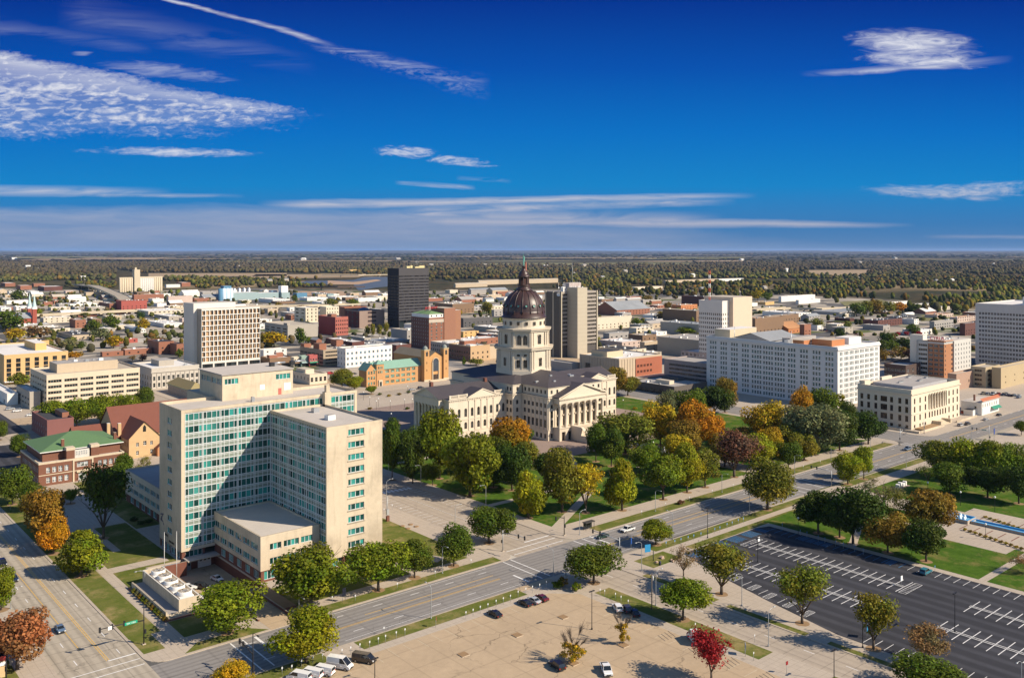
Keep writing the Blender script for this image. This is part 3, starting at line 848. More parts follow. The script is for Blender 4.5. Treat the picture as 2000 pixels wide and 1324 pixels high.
    wl += [(window_mesh(4.1, 1.9, 4, 1, TEAL, MULL, .16, .1, 2), (px0 + .3, py0 + h[1], h[2]), 'W') for h in holw]
    ph.box(px0, px1, py0, py0 + 20, pz, pz + 8.6, STONES, 'swtb')
    ph.box(px0 - .4, px1 + .3, py0 - .4, py0 + 20.3, pz + 8.6, pz + 9.0, ROOFG, 'b', ROOFW)
    pob = ph.build('penthouse', T); put_windows(pob, wl)
    wd = MB(); wd.box(px0 + 13.4, px0 + 15.2, py0 - .05, py0 - .002, pz + 2.4, pz + 4.2, WHITE, 'n'); wd.build('louvre', pob)
    wd = MB(); wd.box(px1 - 3.4, px1 - .9, py0 - .05, py0 - .002, pz + 1.4, pz + 4.0, WHITE, 'n'); wd.build('louvre', pob)
    wd = MB(); wd.box(px1 - 5.6, px1 - 4.4, py0 - .05, py0 - .002, pz + .1, pz + 2.3, M((0.42, 0.12, 0.09))); wd.build('door', pob)
    st = MB(); st.box(wx1 - .4, wx1 + 2.0, Y0 - 2.2, Y0 - .3, 0, H + 0.8, STONES); st.box(wx1 + .1, wx1 + 1.4, Y0 - 2.25, Y0 - .8, H + .8, H + 3.2, STONES); st.build('stair_tower', T)
    for (a, b, s, h) in ((140.5, 254, 1.3, 1.5), (143.0, 268.5, 1.0, 1.4), (128, 284, .5, 1.6), (113, 271, .5, .5)):
        u = MB(); z = wh - .7 if b < 275 and a > 120 else (H - .9 if b > 275 else bh - .5); u.box(a - s, a + s, b - s, b + s, z, z + h, WHITE if s > 1.1 else METAL); u.box(a - s * .8, a + s * .8, b - s * .8, b + s * .8, z + h, z + h + .12, ROOFG); u.build('roof_vent', T)
    # rooftop plant on the penthouse
    for k, a in enumerate((142, 150)):
        u = MB(); z = pz + 9.0; u.box(a, a + 1.6, 300, 301.5, z, z + 1.3, BLACKM); u.tube([(a + .8, 300.8, z + 1), (a + 6, 300.8, z + 1)], .35, METAL, 8); u.build('roof_vent', T)
    # loading dock in the sunken court
    cn = MB(); cn.box(X0 + .5, bx0 + .2, Y0 - 4.6, Y0 - 0.26, .55, .85, COPING, '', ROOFG); cn.build('canopy', T)
    dk = MB(); dk.box(bx0 - 5.2, bx0 - 1.0, Y0 + .05, Y0 + .24, -3.4, -.1, WHITE, 'n')
    for k in range(1, 5): dk.box(bx0 - 5.2, bx0 - 1.0, Y0 + .03, Y0 + .049, -3.4 + k * .66, -3.37 + k * .66, METAL, 'n')
    for k in range(3): dk.box(bx0 - 4.7 + k * 1.3, bx0 - 3.9 + k * 1.3, Y0 + .02, Y0 + .048, -1.4, -1.0, DARKG, 'n')
    dk.build('loading_door', T)
    dr = MB(); dr.box(bx0 - 8.6, bx0 - 7.4, Y0 + .05, Y0 + .24, -3.4, -1.0, METAL, 'n'); dr.box(bx0 - 8.3, bx0 - 7.7, Y0 + .03, Y0 + .05, -2.1, -1.4, DARKG, 'n'); dr.build('door', T)
    # lettering and emblem on the west end wall
    def letters(txt, size, y, z, name, m):
        o = link(name, text_mesh(txt, size, m), T, (X0 - 0.06 - 133, y - 280, z)); o.rotation_euler = (R(90), 0, R(-90)); return o
    letters('OFFICE', 1.0, 292.6, 4.75, 'lettering', BRONZE); letters('BUILDING', 1.0, 288.6, 3.45, 'lettering', BRONZE)
    em = MB(); EM = M((0.13, 0.12, 0.15), .6)
    for q in ([(0, 3), (2.7, 3.5), (2.7, 3.0), (0, 2.5)], [(2.2, 3.2), (2.7, 3.2), (.5, .9), (0, .9)], [(0, 1.5), (2.4, 1.0), (2.4, .5), (0, .9)], [(.6, 2.2), (1.6, 2.4), (1.6, 1.2), (.6, 1.6)], [(2.5, .5), (3.2, .2), (3.2, -.3), (2.5, .1)]):
        n = [(X0 - .08, 296.5 - y, 7.9 + z) for y, z in q]; em.poly(n, EM)
        n2 = [(X0 - .003, b, c) for a, b, c in n]
        for i in range(4): em.poly([n[i], n[(i + 1) % 4], n2[(i + 1) % 4], n2[i]], EM)
    em.build('emblem', T)
    # three storey annex behind the west end
    A = MB(); ax0, ay0, ay1, ah = 109.8, Y1 + .02, 358.7, 12.0
    aw = []
    holes = [(2 + i * 6.3, 7.6 + i * 6.3, a, a + 1.9) for a in (4.6, 8.4) for i in range(9)]
    opening_wall(A, (ax0, ay0), 'W', ay1 - ay0, 3.2, ah, holes, .3, STONE, COPING)
    for h in holes: aw.append((window_mesh(5.6, 1.9, 5, 1, TEAL, MULL, .14, .1, 4), (ax0 + .3, ay0 + h[1], h[2]), 'W'))
    opening_wall(A, (ax0 + .3, ay0), 'W', ay1 - ay0, 0, 3.2, [(2 + i * 6.3, 6 + i * 6.3, .5, 2.9) for i in range(9)], .3, BRICKR)
    for i in range(9): aw.append((window_mesh(4.0, 2.4, 3, 1, TEAL, MULL, .14, .1, 4), (ax0 + .6, ay0 + 6 + i * 6.3, .5), 'W'))
    A.box(ax0, 150, ay0, ay1, 0, ah, STONE, 'wts'); A.poly([(ax0, ay0, 3.2), (ax0, ay1, 3.2), (150, ay1, 3.2), (150, ay0, 3.2)], STONE)
    p, r = roof_slab(ax0, 150, ay0, ay1, ah - .1, STONE, ROOFG, .5, .4, COPING)
    ao = A.build('annex', T); p.build('parapet', ao); r.build('roof', ao); put_windows(ao, aw, 30)
    return T


office()
# sunken court, its ramp and brick retaining walls
def court():
    m = MB(); z = -3.42
    m.poly([(91.7, 240, z), (112.7, 240, z), (112.7, 278.6, z), (91.7, 278.6, z)], LOTC)
    m.poly([(100.8, 217.5, .16), (108.2, 217.5, .16), (108.2, 240, z), (100.8, 240, z)], LOTC)
    setting('driveway', m)
    T = thing('retaining_wall', 'red brick retaining wall round the sunken loading court of the tall office block', 'wall', (100, 240, 0))
    w = MB(); B = BRICKR
    w.box(91.3, 91.7, 240, 274.4, -3.6, .75, B, '', COPING); w.box(91.3, 100.8, 239.6, 240, -3.6, .75, B, '', COPING)
    w.box(108.2, 112.4, 239.6, 240, -3.6, .9, B, '', COPING); w.box(91.7, 102.0, 274, 274.4, -3.6, .95, B, '', COPING)
    w.box(108.2, 108.6, 217.5, 239.6, -3.6, .9, B, '', COPING); w.box(100.4, 100.8, 219.5, 239.6, -3.6, .6, B, '', COPING)
    w.build('brick_wall', T)
    pl = MB(); pl.box(108.6, 112.3, 221.5, 239.6, 0, .75, B, '', MULCH); pl.box(112.3, 125, 231.5, 232, 0, .7, B, '', COPING); pl.build('planter', T)
    return T


court()
# fan units in their concrete enclosure
def cooling():
    T = thing('cooling_enclosure', 'open-topped buff concrete enclosure with white fan units beside the boulevard footpath', 'enclosure', (88.8, 251, 0))
    x0, x1, y0, y1, h = 86.0, 91.7, 236.6, 265.5, 4.3
    w = MB(); cap = M((0.55, 0.52, 0.47), .7)
    for b in ((x0, x1, y0, y0 + .35), (x0, x1, y1 - .35, y1), (x0, x0 + .35, y0 + .35, y1 - .35), (x1 - .35, x1, y0 + .35, y1 - .35)): w.box(*b, 0, h, STONES, '', cap)
    w.box(x0 + .35, x1 - .35, y0 + .35, y1 - .35, .1, .6, ROOFG)
    w.build('wall', T)
    p = MB(); p.box(82.6, 86.0, 236.6, 264.5, 0, 1.25, STONES, '', ROOFG); p.box(82.6, 83.0, 236.6, 264.5, 1.25, 1.9, STONES, '', COPING); p.build('platform', T)
    b = MB(); b.box(81.7, 82.6, 234.6, 264.8, 0, .62, BRICKR, '', MULCH); b.box(82.6, 92, 234.6, 235.1, 0, .5, BRICKR); b.build('planter', T)
    for k in range(5):
        c = MB(); cy = 240.3 + k * 5.1; cx = 88.85
        c.box(cx - 1.9, cx + 1.9, cy - 1.9, cy + 1.9, .6, 4.0, WHITE); c.lathe([(1.95, 4.0), (1.9, 5.0), (1.75, 5.15), (1.7, 5.0)], WHITE, 18, (cx, cy), cap=True, mlist=[WHITE, WHITE, COPING])
        for j in range(8): c.tube([(cx, cy, 5.06), (cx + 1.7 * math.cos(j * .785), cy + 1.7 * math.sin(j * .785), 5.06)], .05, METAL, 4)
        c.build('fan_unit', T)


cooling()
# ---------------------------------------------------------------- domed statehouse
LIME = M((0.60, 0.515, 0.395), 0.85, 0.10, 0.15, 0.2, 0.16, name='cream_limestone')
LIMED = M((0.50, 0.42, 0.315), 0.85, 0.12, 0.2, 0.3, 0.2, name='weathered_limestone')
SLATE = M((0.060, 0.050, 0.052), 0.6, 0.22, 0.15, 0.2, spec=0.4, name='dark_copper_roof')
COPPER = M((0.052, 0.026, 0.021), 0.42, 0.25, 0.25, 0.0, 0.5, spec=0.5, name='brown_copper')
VERDI = M((0.13, 0.36, 0.29), 0.6, 0.2, 1.0, name='green_patina')
CAPG = glassmat((0.022, 0.026, 0.026), 0.08, 0.5, 1.8)
SASH = M((0.16, 0.13, 0.10), 0.6)


def arched(w, h, v=0, m=None):
    key = ('arch', w, h, v)
    if key in WIN: return WIN[key]
    m = m or LIME; mb = MB()
    mb.poly([(0, -.02, 0), (w, -.02, 0), (w, -.02, h), (0, -.02, h)], CAPG, pane=.3 + .2 * v)
    for x in (0, w / 2 - .06, w - .12): mb.box(x, x + .12, -.1, -.021, 0, h, SASH, 'n')
    mb.box(0, w, -.1, -.021, h * .45, h * .45 + .1, SASH, 'n')
    r = w / 2; n = 4
    for sgn in (-1, 1):
        cx = w / 2
        arc = [(cx + sgn * r * math.cos(t * math.pi / 2 / n), h - r + r * math.sin(t * math.pi / 2 / n)) for t in range(n + 1)]
        pts = arc + [(cx + sgn * r, h)]
        pts = [(x, -.32, z) for x, z in pts]
        mb.poly(pts if sgn < 0 else pts[::-1], m)
        for (a, b) in zip(arc, arc[1:]): mb.poly([(a[0], -.32, a[1]), (b[0], -.32, b[1]), (b[0], -.02, b[1]), (a[0], -.02, a[1])], m)
    WIN[key] = mb.mesh('window'); return WIN[key]


def column(mb, x, y, z0, z1, r, m):
    h = z1 - z0
    mb.box(x - r * 1.35, x + r * 1.35, y - r * 1.35, y + r * 1.35, z0, z0 + .35, m)
    mb.lathe([(r * 1.25, z0 + .35), (r * 1.2, z0 + .6), (r, z0 + .75), (r * .97, z0 + h * .4), (r * .82, z1 - 1.3), (r * .95, z1 - 1.2), (r * .9, z1 - 1.0), (r * 1.3, z1 - .3)], m, 12, (x, y))
    mb.box(x - r * 1.35, x + r * 1.35, y - r * 1.35, y + r * 1.35, z1 - .3, z1, m)


def capitol():
    cx, cy = 327.5, 372.9
    T = thing('statehouse', 'cream limestone statehouse with porticoes, dark copper roofs and a tall brown copper dome', 'capitol building', (cx, cy, 0))
    body = MB(); corn = MB(); rf = MB(); wins = []
    w1, w2, w3 = [arched(1.7, 4.3, v) for v in range(3)], [arched(1.7, 3.4, v + 3) for v in range(3)], [window_mesh(1.5, 2.4, 2, 1, CAPG, SASH, .1, .12, v) for v in range(3)]
    sq = [window_mesh(1.6, 2.2, 2, 1, CAPG, SASH, .1, .12, v + 4) for v in range(3)]
    tl = [window_mesh(1.8, 4.0, 2, 2, CAPG, SASH, .1, .12, v + 4) for v in range(3)]
    rr = random.Random(3)

    def wall(face, O, width, z0, z1, cols, rows, depth=.35, m=LIME):
        holes = []
        for u in cols:
            for (a, h, meshes, w) in rows:
                holes.append((u - w / 2, u + w / 2, a, a + h))
                me = meshes[rr.randrange(3)]
                wins.append((me, (O[0] + u - w / 2, O[1] + depth, a), 'S') if face == 'S' else (me, (O[0] + depth, O[1] + u + w / 2, a), 'W'))
        opening_wall(body, O, face, width, z0, z1, holes, depth, m)

    def pil(face, O, us, z0, z1, w=.9, d=.3):
        for u in us:
            if face == 'S': body.box(O[0] + u - w / 2, O[0] + u + w / 2, O[1] - d, O[1] - .002, z0, z1, LIME, 'n'); body.box(O[0] + u - w * .7, O[0] + u + w * .7, O[1] - d - .1, O[1] - .002, z1, z1 + .4, LIME, 'n')
            else: body.box(O[0] - d, O[0] - .002, O[1] + u - w / 2, O[1] + u + w / 2, z0, z1, LIME, 'e'); body.box(O[0] - d - .1, O[0] - .002, O[1] + u - w * .7, O[1] + u + w * .7, z1, z1 + .4, LIME, 'e')

    def cornice(x0, x1, y0, y1, z, top=None, skip=''):
        """entablature, dentils and projecting cornice round a rectangle"""
        corn.box(x0 - .15, x1 + .15, y0 - .15, y1 + .15, z - 1.5, z - .75, LIME)
        corn.box(x0 - .7, x1 + .7, y0 - .7, y1 + .7, z - .55, z, LIME, '', top or LIMED)
        n = int((x1 - x0) / 1.1)
        for i in range(n):
            xx = x0 + (x1 - x0) * (i + .5) / n; corn.box(xx - .28, xx + .28, y0 - .5, y0 - .16, z - .95, z - .56, LIME)
        n = int((y1 - y0) / 1.1)
        for i in range(n):
            yy = y0 + (y1 - y0) * (i + .5) / n; corn.box(x0 - .5, x0 - .16, yy - .28, yy + .28, z - .95, z - .56, LIME)

    def string(face, O, w, z, h=.4, d=.2):
        if face == 'S': corn.box(O[0], O[0] + w, O[1] - d, O[1] - .002, z, z + h, LIME, 'n')
        else: corn.box(O[0] - d, O[0] - .002, O[1], O[1] + w, z, z + h, LIME, 'e')

    def balustrade(x0, x1, y, z, solid_ends=True):
        b = corn
        b.box(x0, x1, y, y + .5, z, z + .45, LIME); b.box(x0, x1, y, y + .5, z + 1.5, z + 1.85, LIME)
        n = max(1, int((x1 - x0) / 4.2))
        for i in range(n + 1):
            xx = x0 + (x1 - x0 - .9) * i / n; b.box(xx, xx + .9, y - .08, y + .58, z, z + 2.0, LIME)
        k = int((x1 - x0) / .5)
        for i in range(k): b.box(x0 + .5 * i, x0 + .5 * i + .24, y + .12, y + .38, z + .45, z + 1.5, LIME, 'tb')

    ZC = 22.3
    # west and east wings
    for (x0, x1, west) in ((264.2, 301.0, True), (354.0, 386.0, False)):
        y0, y1 = 357.4, 388.4
        n = 9 if west else 8; cols = [2.2 + (x1 - x0 - 3.6) * i / (n - 1) for i in range(n)]
        wall('S', (x0, y0), x1 - x0, 0, ZC - .6, cols, ((12.7, 4.3, w1, 1.7), (6.6, 3.4, w2, 1.7), (1.1, 2.4, w3, 1.5)))
        body.box(x0, x1, y0, y1, 0, ZC - .6, LIME, 'swt'); body.box(x0 - .15, x1 + .15, y0 - .25, y0 - .003, 0, .9, LIMED, 'n')
        for z in (5.2, 11.3): string('S', (x0, y0), x1 - x0, z)
        c3 = cols[3 if west else 2] - 2.0
        pil('S', (x0, y0), [c3 + 4.05 * i for i in range(5)], 5.6, ZC - 2.0)
        cornice(x0, x1, y0, y1, ZC, SLATE)
        balustrade(x0 + .3, x0 + c3 - .8, y0 + .1, ZC); balustrade(x0 + c3 + 16.6, x1 - .3, y0 + .1, ZC)
        # small pediment over the middle bays
        a, b, zt = x0 + c3 - .8, x0 + c3 + 17.0, ZC + 3.4; yf = y0 - .75
        corn.poly([(a, yf, ZC), (b, yf, ZC), ((a + b) / 2, yf, zt)], LIME)
        for sgn, e in ((1, a), (-1, b)):
            m_ = (a + b) / 2
            q = [(e - sgn * .5, yf - .3, ZC + .05), (m_, yf - .3, zt + .1), (m_, yf - .3, zt + .6), (e - sgn * .5, yf - .3, ZC + .5)]
            corn.poly(q if sgn > 0 else q[::-1], LIME)
            q2 = [(e - sgn * .5, yf - .3, ZC + .5), (m_, yf - .3, zt + .6), (m_, y0 + 9, zt + .6), (e - sgn * .5, y0 + 9, ZC + .5)]
            rf.poly(q2 if sgn > 0 else q2[::-1], SLATE)
        # gable roof
        xa, xb = (261.0, 303.5) if west else (351.5, 389.0)
        zr, hw = ZC + 4.9, 11.4
        for s_ in (-1, 1):
            q = [(xa - .6, cy + s_ * (hw + .6), ZC + .15), (xb, cy + s_ * (hw + .6), ZC + .15), (xb, cy, zr), (xa - .6, cy, zr)]
            rf.poly(q if s_ < 0 else q[::-1], SLATE)
        # portico at the wing's end
        xe = xa if west else xb; sg = 1 if west else -1
        xi = x0 if west else x1
        body.box(min(xe, xi), max(xe, xi), cy - 11.1, cy + 11.1, 0, 5.6, LIME)
        body.box(min(xe, xi + sg * 2), max(xe, xi + sg * 2), cy - 11.1, cy + 11.1, ZC - 3.4, ZC, LIME)
        corn.box(min(xe - sg * .5, xi), max(xe - sg * .5, xi), cy - 11.6, cy + 11.6, ZC, ZC + .3, LIME)
        q = [(xe - sg * .02, cy + 11.1, ZC + .3), (xe - sg * .02, cy - 11.1, ZC + .3), (xe - sg * .02, cy, zr - .1)]
        corn.poly(q if sg > 0 else q[::-1], LIME)
        for s_ in (-1, 1):
            q = [(xe - sg * .6, cy + s_ * 11.9, ZC + .05), (xe - sg * .6, cy, zr), (xe - sg * .6, cy, zr - .75), (xe - sg * .6, cy + s_ * 10.3, ZC + .05)]
            corn.poly(q, LIME)
        if west:
            wall('W', (x0 + .02, cy - 15.5 + .0), 31.0, 0, ZC - .6, [2.2, 6.6, 11, 15.5, 20, 24.4, 28.8], ((12.7, 4.3, w1, 1.7), (6.6, 3.4, w2, 1.7)))
        for k in range(8):
            o = MB(); column(o, xe + sg * .95, cy - 10.0 + k * 20.0 / 7, 5.6, ZC - 3.4, .72, LIME); o.build('column', T)
    # central block, north and south wings with attic storey
    ZA = 27.0
    S0 = 331.3
    wall('S', (307.4, S0), 40.2, 0, ZC - .6, [2.6, 37.6], ((16.2, 2.0, sq, 1.6), (11.4, 3.6, tl, 1.8), (6.8, 3.6, tl, 1.8), (1.2, 2.4, w3, 1.5)))
    wall('W', (307.4, S0), 20.2, 0, ZC - .6, [2.2 + 3.15 * i for i in range(6)], ((16.6, 2.2, sq, 1.6), (12.6, 2.2, sq, 1.6), (6.6, 4.0, tl, 1.8), (1.1, 2.4, w3, 1.5)))
    wall('W', (301.0, 351.5), 5.9, 0, ZC - .6, [1.6, 4.4], ((16.6, 2.2, sq, 1.6), (12.6, 2.2, sq, 1.6), (6.6, 4.0, tl, 1.8), (1.1, 2.4, w3, 1.5)))
    wall('S', (301.0, 351.5), 6.4, 0, ZC - .6, [3.2], ((16.6, 2.2, sq, 1.6), (12.6, 2.2, sq, 1.6), (6.6, 4.0, tl, 1.8)))
    body.poly([(347.6, S0, 0), (347.6, 351.5, 0), (347.6, 351.5, ZC), (347.6, S0, ZC)], LIME)
    body.box(347.6, 354.0, 351.5, 394.3, 0, ZC - .6, LIME, 't')
    body.box(301.0, 347.6, 388.4, 394.3, 0, ZC - .6, LIME, 't'); body.box(307.4, 347.6, 394.3, 414.5, 0, ZC - .6, LIME, 't')
    pil('W', (307.4, S0), [.6, 3.8, 6.95, 10.1, 13.25, 16.4, 19.6], 5.6, ZC - 2.0, .7)
    pil('S', (307.4, S0), [.8, 5.0, 35.2, 39.4], 5.6, ZC - 2.0, .9)
    for z in (5.2,): string('W', (307.4, S0), 20.2, z); string('S', (307.4, S0), 40.2, z)
    cornice(307.4, 347.6, S0, 414.5, ZC, SLATE); cornice(301.0, 354.0, 351.5, 394.3, ZC + .01, SLATE)
    sa = [window_mesh(1.4, 1.9, 2, 1, CAPG, SASH, .1, .1, v) for v in range(3)]
    at = ((23.6, 1.9, sa, 1.4),)
    wall('S', (307.9, S0 + .5), 39.2, ZC, ZA, [2.4, 6.4, 32.8, 36.8], at); wall('W', (307.9, S0 + .5), 19.7, ZC, ZA, [2.2 + 3.1 * i for i in range(6)], at)
    wall('W', (301.5, 352.0), 41.8, ZC, ZA, [1.8, 4.2], at); wall('S', (301.5, 352.0), 6.4, ZC, ZA, [3.2], at)
    body.box(347.1, 353.5, 352.0, 393.8, ZC, ZA, LIME); body.box(301.6, 347.1, 388.4, 393.8, ZC, ZA, LIME, 't'); body.box(308, 347.1, 393.8, 414, ZC, ZA, LIME, 't'); body.box(347.0, 347.1, S0 + .6, 352, ZC, ZA, LIME)
    for (a, b, c, d) in ((307.9, 347.1, S0 + .5, 414.0), (301.5, 353.5, 352.0, 393.8)):
        corn.box(a - .35, b + .35, c - .35, d + .35, ZA - .45, ZA, LIME, '', SLATE)
    e = .45; zr = 32.0
    A = [(307.4 - e, S0 - .2 + e * 0, ZA + .05), (347.6 + e, S0 - .2, ZA + .05), (347.6 + e, 414.4, ZA + .05), (307.4 - e, 414.4, ZA + .05)]
    r0, r1 = (cx, S0 + 20, zr), (cx, 394.5, zr)
    for q in ((A[0], A[1], r0), (A[1], A[2], r1, r0), (A[2], A[3], r1), (A[3], A[0], r0, r1)): rf.poly(q, SLATE)
    B = [(301.0, 351.4, ZA + .06), (354.0, 351.4, ZA + .06), (354.0, 394.4, ZA + .06), (301.0, 394.4, ZA + .06)]
    q0, q1 = (cx - 5, cy, zr - .6), (cx + 5, cy, zr - .6)
    for q in ((B[0], B[1], q1, q0), (B[1], B[2], q1), (B[2], B[3], q0, q1), (B[3], B[0], q0)): rf.poly(q, SLATE)
    # south portico over an arcade, with the grand stair
    px0, px1, py = 311.0, 344.0, 326.6; zb, zt, zp = 6.8, 18.9, 21.7
    hol = [(1.6 + i * 4.6, 4.2 + i * 4.6, 0.05, 4.6) for i in range(2)] + [(1.6 + i * 4.6, 4.2 + i * 4.6, 0.05, 4.6) for i in (5, 6)]
    opening_wall(body, (px0, py), 'S', px1 - px0, 0, zb, hol, 1.2, LIME)
    ww = MB()
    for h in hol: ww.poly([(px0 + h[0], py + 1.15, 0), (px0 + h[1], py + 1.15, 0), (px0 + h[1], py + 1.15, 4.6), (px0 + h[0], py + 1.15, 4.6)], BRONZE)
    ww.build('arcade_shade', T)
    body.poly([(px0, py, 0), (px0, S0, 0), (px0, S0, zb), (px0, py, zb)][::-1], LIME); body.poly([(px1, py, 0), (px1, S0, 0), (px1, S0, zb), (px1, py, zb)], LIME)
    body.box(px0 - .3, px1 + .3, py - .3, S0, zb - .4, zb, LIME)
    # portico back wall openings: doors and niches read between the columns
    for k in range(7):
        xx = px0 + 1.2 + (px1 - px0 - 2.4) * (k + .5) / 7
        for (za, hh, w) in ((7.0, 4.6, 1.7), (13.0, 3.2, 1.6)):
            wins.append((tl[k % 3] if False else window_mesh(w, hh, 2, 2, CAPG if k != 3 else DOORM, SASH, .1, .14, k % 3), (xx - w / 2, S0 - .12, za), 'S'))
        corn.box(xx - 1.3, xx + 1.3, S0 - .5, S0 - .003, 12.0, 12.5, LIME, 'n')
    corn.box(px0 - .2, px1 + .2, py - .1, S0 + 1, zt, zp - .7, LIME)
    corn.box(px0 - .9, px1 + .9, py - .8, S0 + 1, zp - .5, zp + .05, LIME)
    for i in range(34): xx = px0 + (px1 - px0) * (i + .5) / 34; corn.box(xx - .28, xx + .28, py - .6, py - .1, zp - .95, zp - .5, LIME)
    za_ = zp + 5.6
    corn.poly([(px0 - .6, py - .1, zp), (px1 + .6, py - .1, zp), (cx, py - .1, za_)], LIME)
    for sgn, ee in ((1, px0 - 1.2), (-1, px1 + 1.2)):
        q = [(ee, py - .9, zp), (cx, py - .9, za_ + .25), (cx, py - .9, za_ + .95), (ee, py - .9, zp + .6)]
        corn.poly(q if sgn > 0 else q[::-1], LIME)
        u = [(ee + sgn * 1.2, py - .9, zp), (cx, py - .9, za_ + .25), (cx, py - .1, za_ + .25), (ee + sgn * 1.2, py - .1, zp)]
        corn.poly(u if sgn < 0 else u[::-1], LIME)
        q = [(ee, py - .9, zp + .6), (cx, py - .9, za_ + .95), (cx, S0 + 14, za_ + .95), (ee, S0 + 14, zp + .6)]
        rf.poly(q if sgn > 0 else q[::-1], SLATE)
    nb = [(px0 + 1.0 + (px1 - px0 - 2.0) * i / 7) for i in range(8)]
    for x in nb:
        o = MB(); column(o, x, py + 1.0, zb, zt, .78, LIME); o.build('column', T)
    for xx in (px0 + .6, px1 - .6): pass
    stp = MB(); n = 20
    for k in range(n): stp.box(320.5, 334.5, py - .3 - 13.0 * (k + 1) / n, py - .3 - 13.0 * k / n, 0, zb - .2 - (zb - .2) * k / n - .1, LIMED)
    for xx in (318.9, 334.5):
        stp.box(xx, xx + 1.6, py - 7.5, py - .3, 0, zb + .6, LIME); stp.box(xx, xx + 1.6, py - 14.5, py - 7.5, 0, 3.2, LIME)
        stp.poly([(xx, py - 13.5, 3.2), (xx + 1.6, py - 13.5, 3.2), (xx + 1.6, py - 7.5, zb + .6), (xx, py - 7.5, zb + .6)], LIME)
    stp.build('stair', T)
    body.build('wall', T); corn.build('cornice', T); rf.build('roof', T)
    put_windows(T, wins, 100)
    # ---- tower and dome
    tw = MB(); ac, dg = 13.9, 15.0

    def octa(card, cut):   # irregular octagon: half width on the axes, corner cut
        return [(cx + x, cy + y) for x, y in ((-cut, -card), (cut, -card), (card, -cut), (card, cut), (cut, card), (-cut, card), (-card, cut), (-card, -cut))]
    def stage(card, cut, z0, z1, m=LIME): tw.prism(octa(card, cut), z0, z1, m, None, False)
    stage(14.3, 7.0, 26.0, 31.5); stage(13.7, 6.6, 31.5, 42.6); stage(14.9, 7.4, 42.6, 43.5); stage(15.3, 7.7, 43.5, 44.2, LIMED)
    stage(12.9, 6.2, 44.2, 52.6); stage(13.6, 6.8, 52.6, 53.4); stage(14.2, 7.1, 53.4, 54.2, LIMED)
    tw.lathe([(12.1, 54.2), (11.9, 54.6), (11.6, 54.7), (11.6, 59.2), (12.1, 59.3), (12.2, 59.7)], LIME, 32, (cx, cy), False)
    tws = []
    F8 = [(math.pi * 1.5), (math.pi * 1.75), math.pi * 1.25, math.pi]      # south, southeast, southwest, west
    def face_frame(t, card, cut):
        if abs(math.cos(t)) > .99 or abs(math.sin(t)) > .99: d = card
        else: d = (card + cut) / math.sqrt(2)
        n = Vector((math.cos(t), math.sin(t), 0)); u = Vector((-math.sin(t), math.cos(t), 0))
        return Vector((cx, cy, 0)) + n * d, u, n
    to = T.location
    def tput(me, t, card, cut, u0, z, out=.14):
        O, u, n = face_frame(t, card, cut)
        p = O + u * u0 + n * out
        link('window', me, towerob, (p.x - to.x, p.y - to.y, z), math.atan2(u.y, u.x))
    def slab(t, card, cut, u0, u1, z0, z1, d, m=LIME):
        O, u, n = face_frame(t, card, cut)
        a, b = O + u * u0, O + u * u1
        q = [a - n * .1, b - n * .1, b + n * d, a + n * d]
        tw.prism([(p.x, p.y) for p in q], z0, z1, m)
    for k in range(8):
        t = k * math.pi / 4; cardinal = k % 2 == 0
        for (card, cut, z0, z1, zc) in ((13.7, 6.6, 31.5, 42.6, 42.0), (12.9, 6.2, 44.2, 52.6, 52.0)):
            hw = cut if cardinal else (card - cut) / math.sqrt(2)
            for u in ((-hw + .5, -hw + 2.0, hw - .5, hw - 2.0) if cardinal else (-hw + .3, hw - .3, 0.0)):
                w = .45 if (u or cardinal) else .3
                slab(t, card, cut, u - w, u + w, z0, z1 - .5, .55 if u else .3)
            slab(t, card, cut, -hw, hw, z0, z0 + .9, .35)
    towerob = tw.build('tower', T)
    lw, uw, dl = arched(1.9, 4.6, 0), arched(2.2, 5.2, 1), window_mesh(1.8, 4.2, 2, 2, CAPG, SASH, .1, .12, 3)
    sm = window_mesh(1.6, 1.2, 2, 1, CAPG, SASH, .1, .1, 3)
    for k in (4, 5, 6, 7):
        t = k * math.pi / 4
        if k % 2 == 0:
            tput(lw, t, 13.7, 6.6, -.95, 33.8); tput(uw, t, 12.9, 6.2, -1.1, 45.8)
        else:
            for u in (-2.9, .9): tput(dl, t, 13.7, 6.6, u, 33.4); tput(sm, t, 13.7, 6.6, u + .1, 39.4)
            for u in (-2.75, .55): tput(uw, t, 12.9, 6.2, u, 45.6)
    ds = window_mesh(1.5, 2.0, 2, 1, CAPG, SASH, .1, .14, 3)
    for k in range(16):
        t = (k + .5) * math.pi / 8
        n = Vector((math.cos(t), math.sin(t), 0)); u = Vector((-n.y, n.x, 0)); p = n * 11.72 - u * .75
        if n.dot(Vector((-cx, -cy, 0)).normalized()) > -.15: link('window', ds, towerob, (p.x, p.y, 55.9), math.atan2(u.y, u.x))
    dm = MB()
    prof = [(12.5, 59.7), (12.6, 60.3), (11.7, 60.6), (11.75, 62.2)]
    for k in range(13):
        t = k / 12 * math.pi / 2 * .93
        prof.append((11.6 * math.cos(t) ** .92, 62.2 + 13.2 * math.sin(t)))
    dm.lathe(prof, COPPER, 48, (cx, cy))
    for k in range(16):
        t = k * math.pi / 8
        dm.tube([(cx + (r + .05) * math.cos(t), cy + (r + .05) * math.sin(t), z) for r, z in prof[3:]], .26, COPPER, 5)
    domeob = dm.build('dome', T)
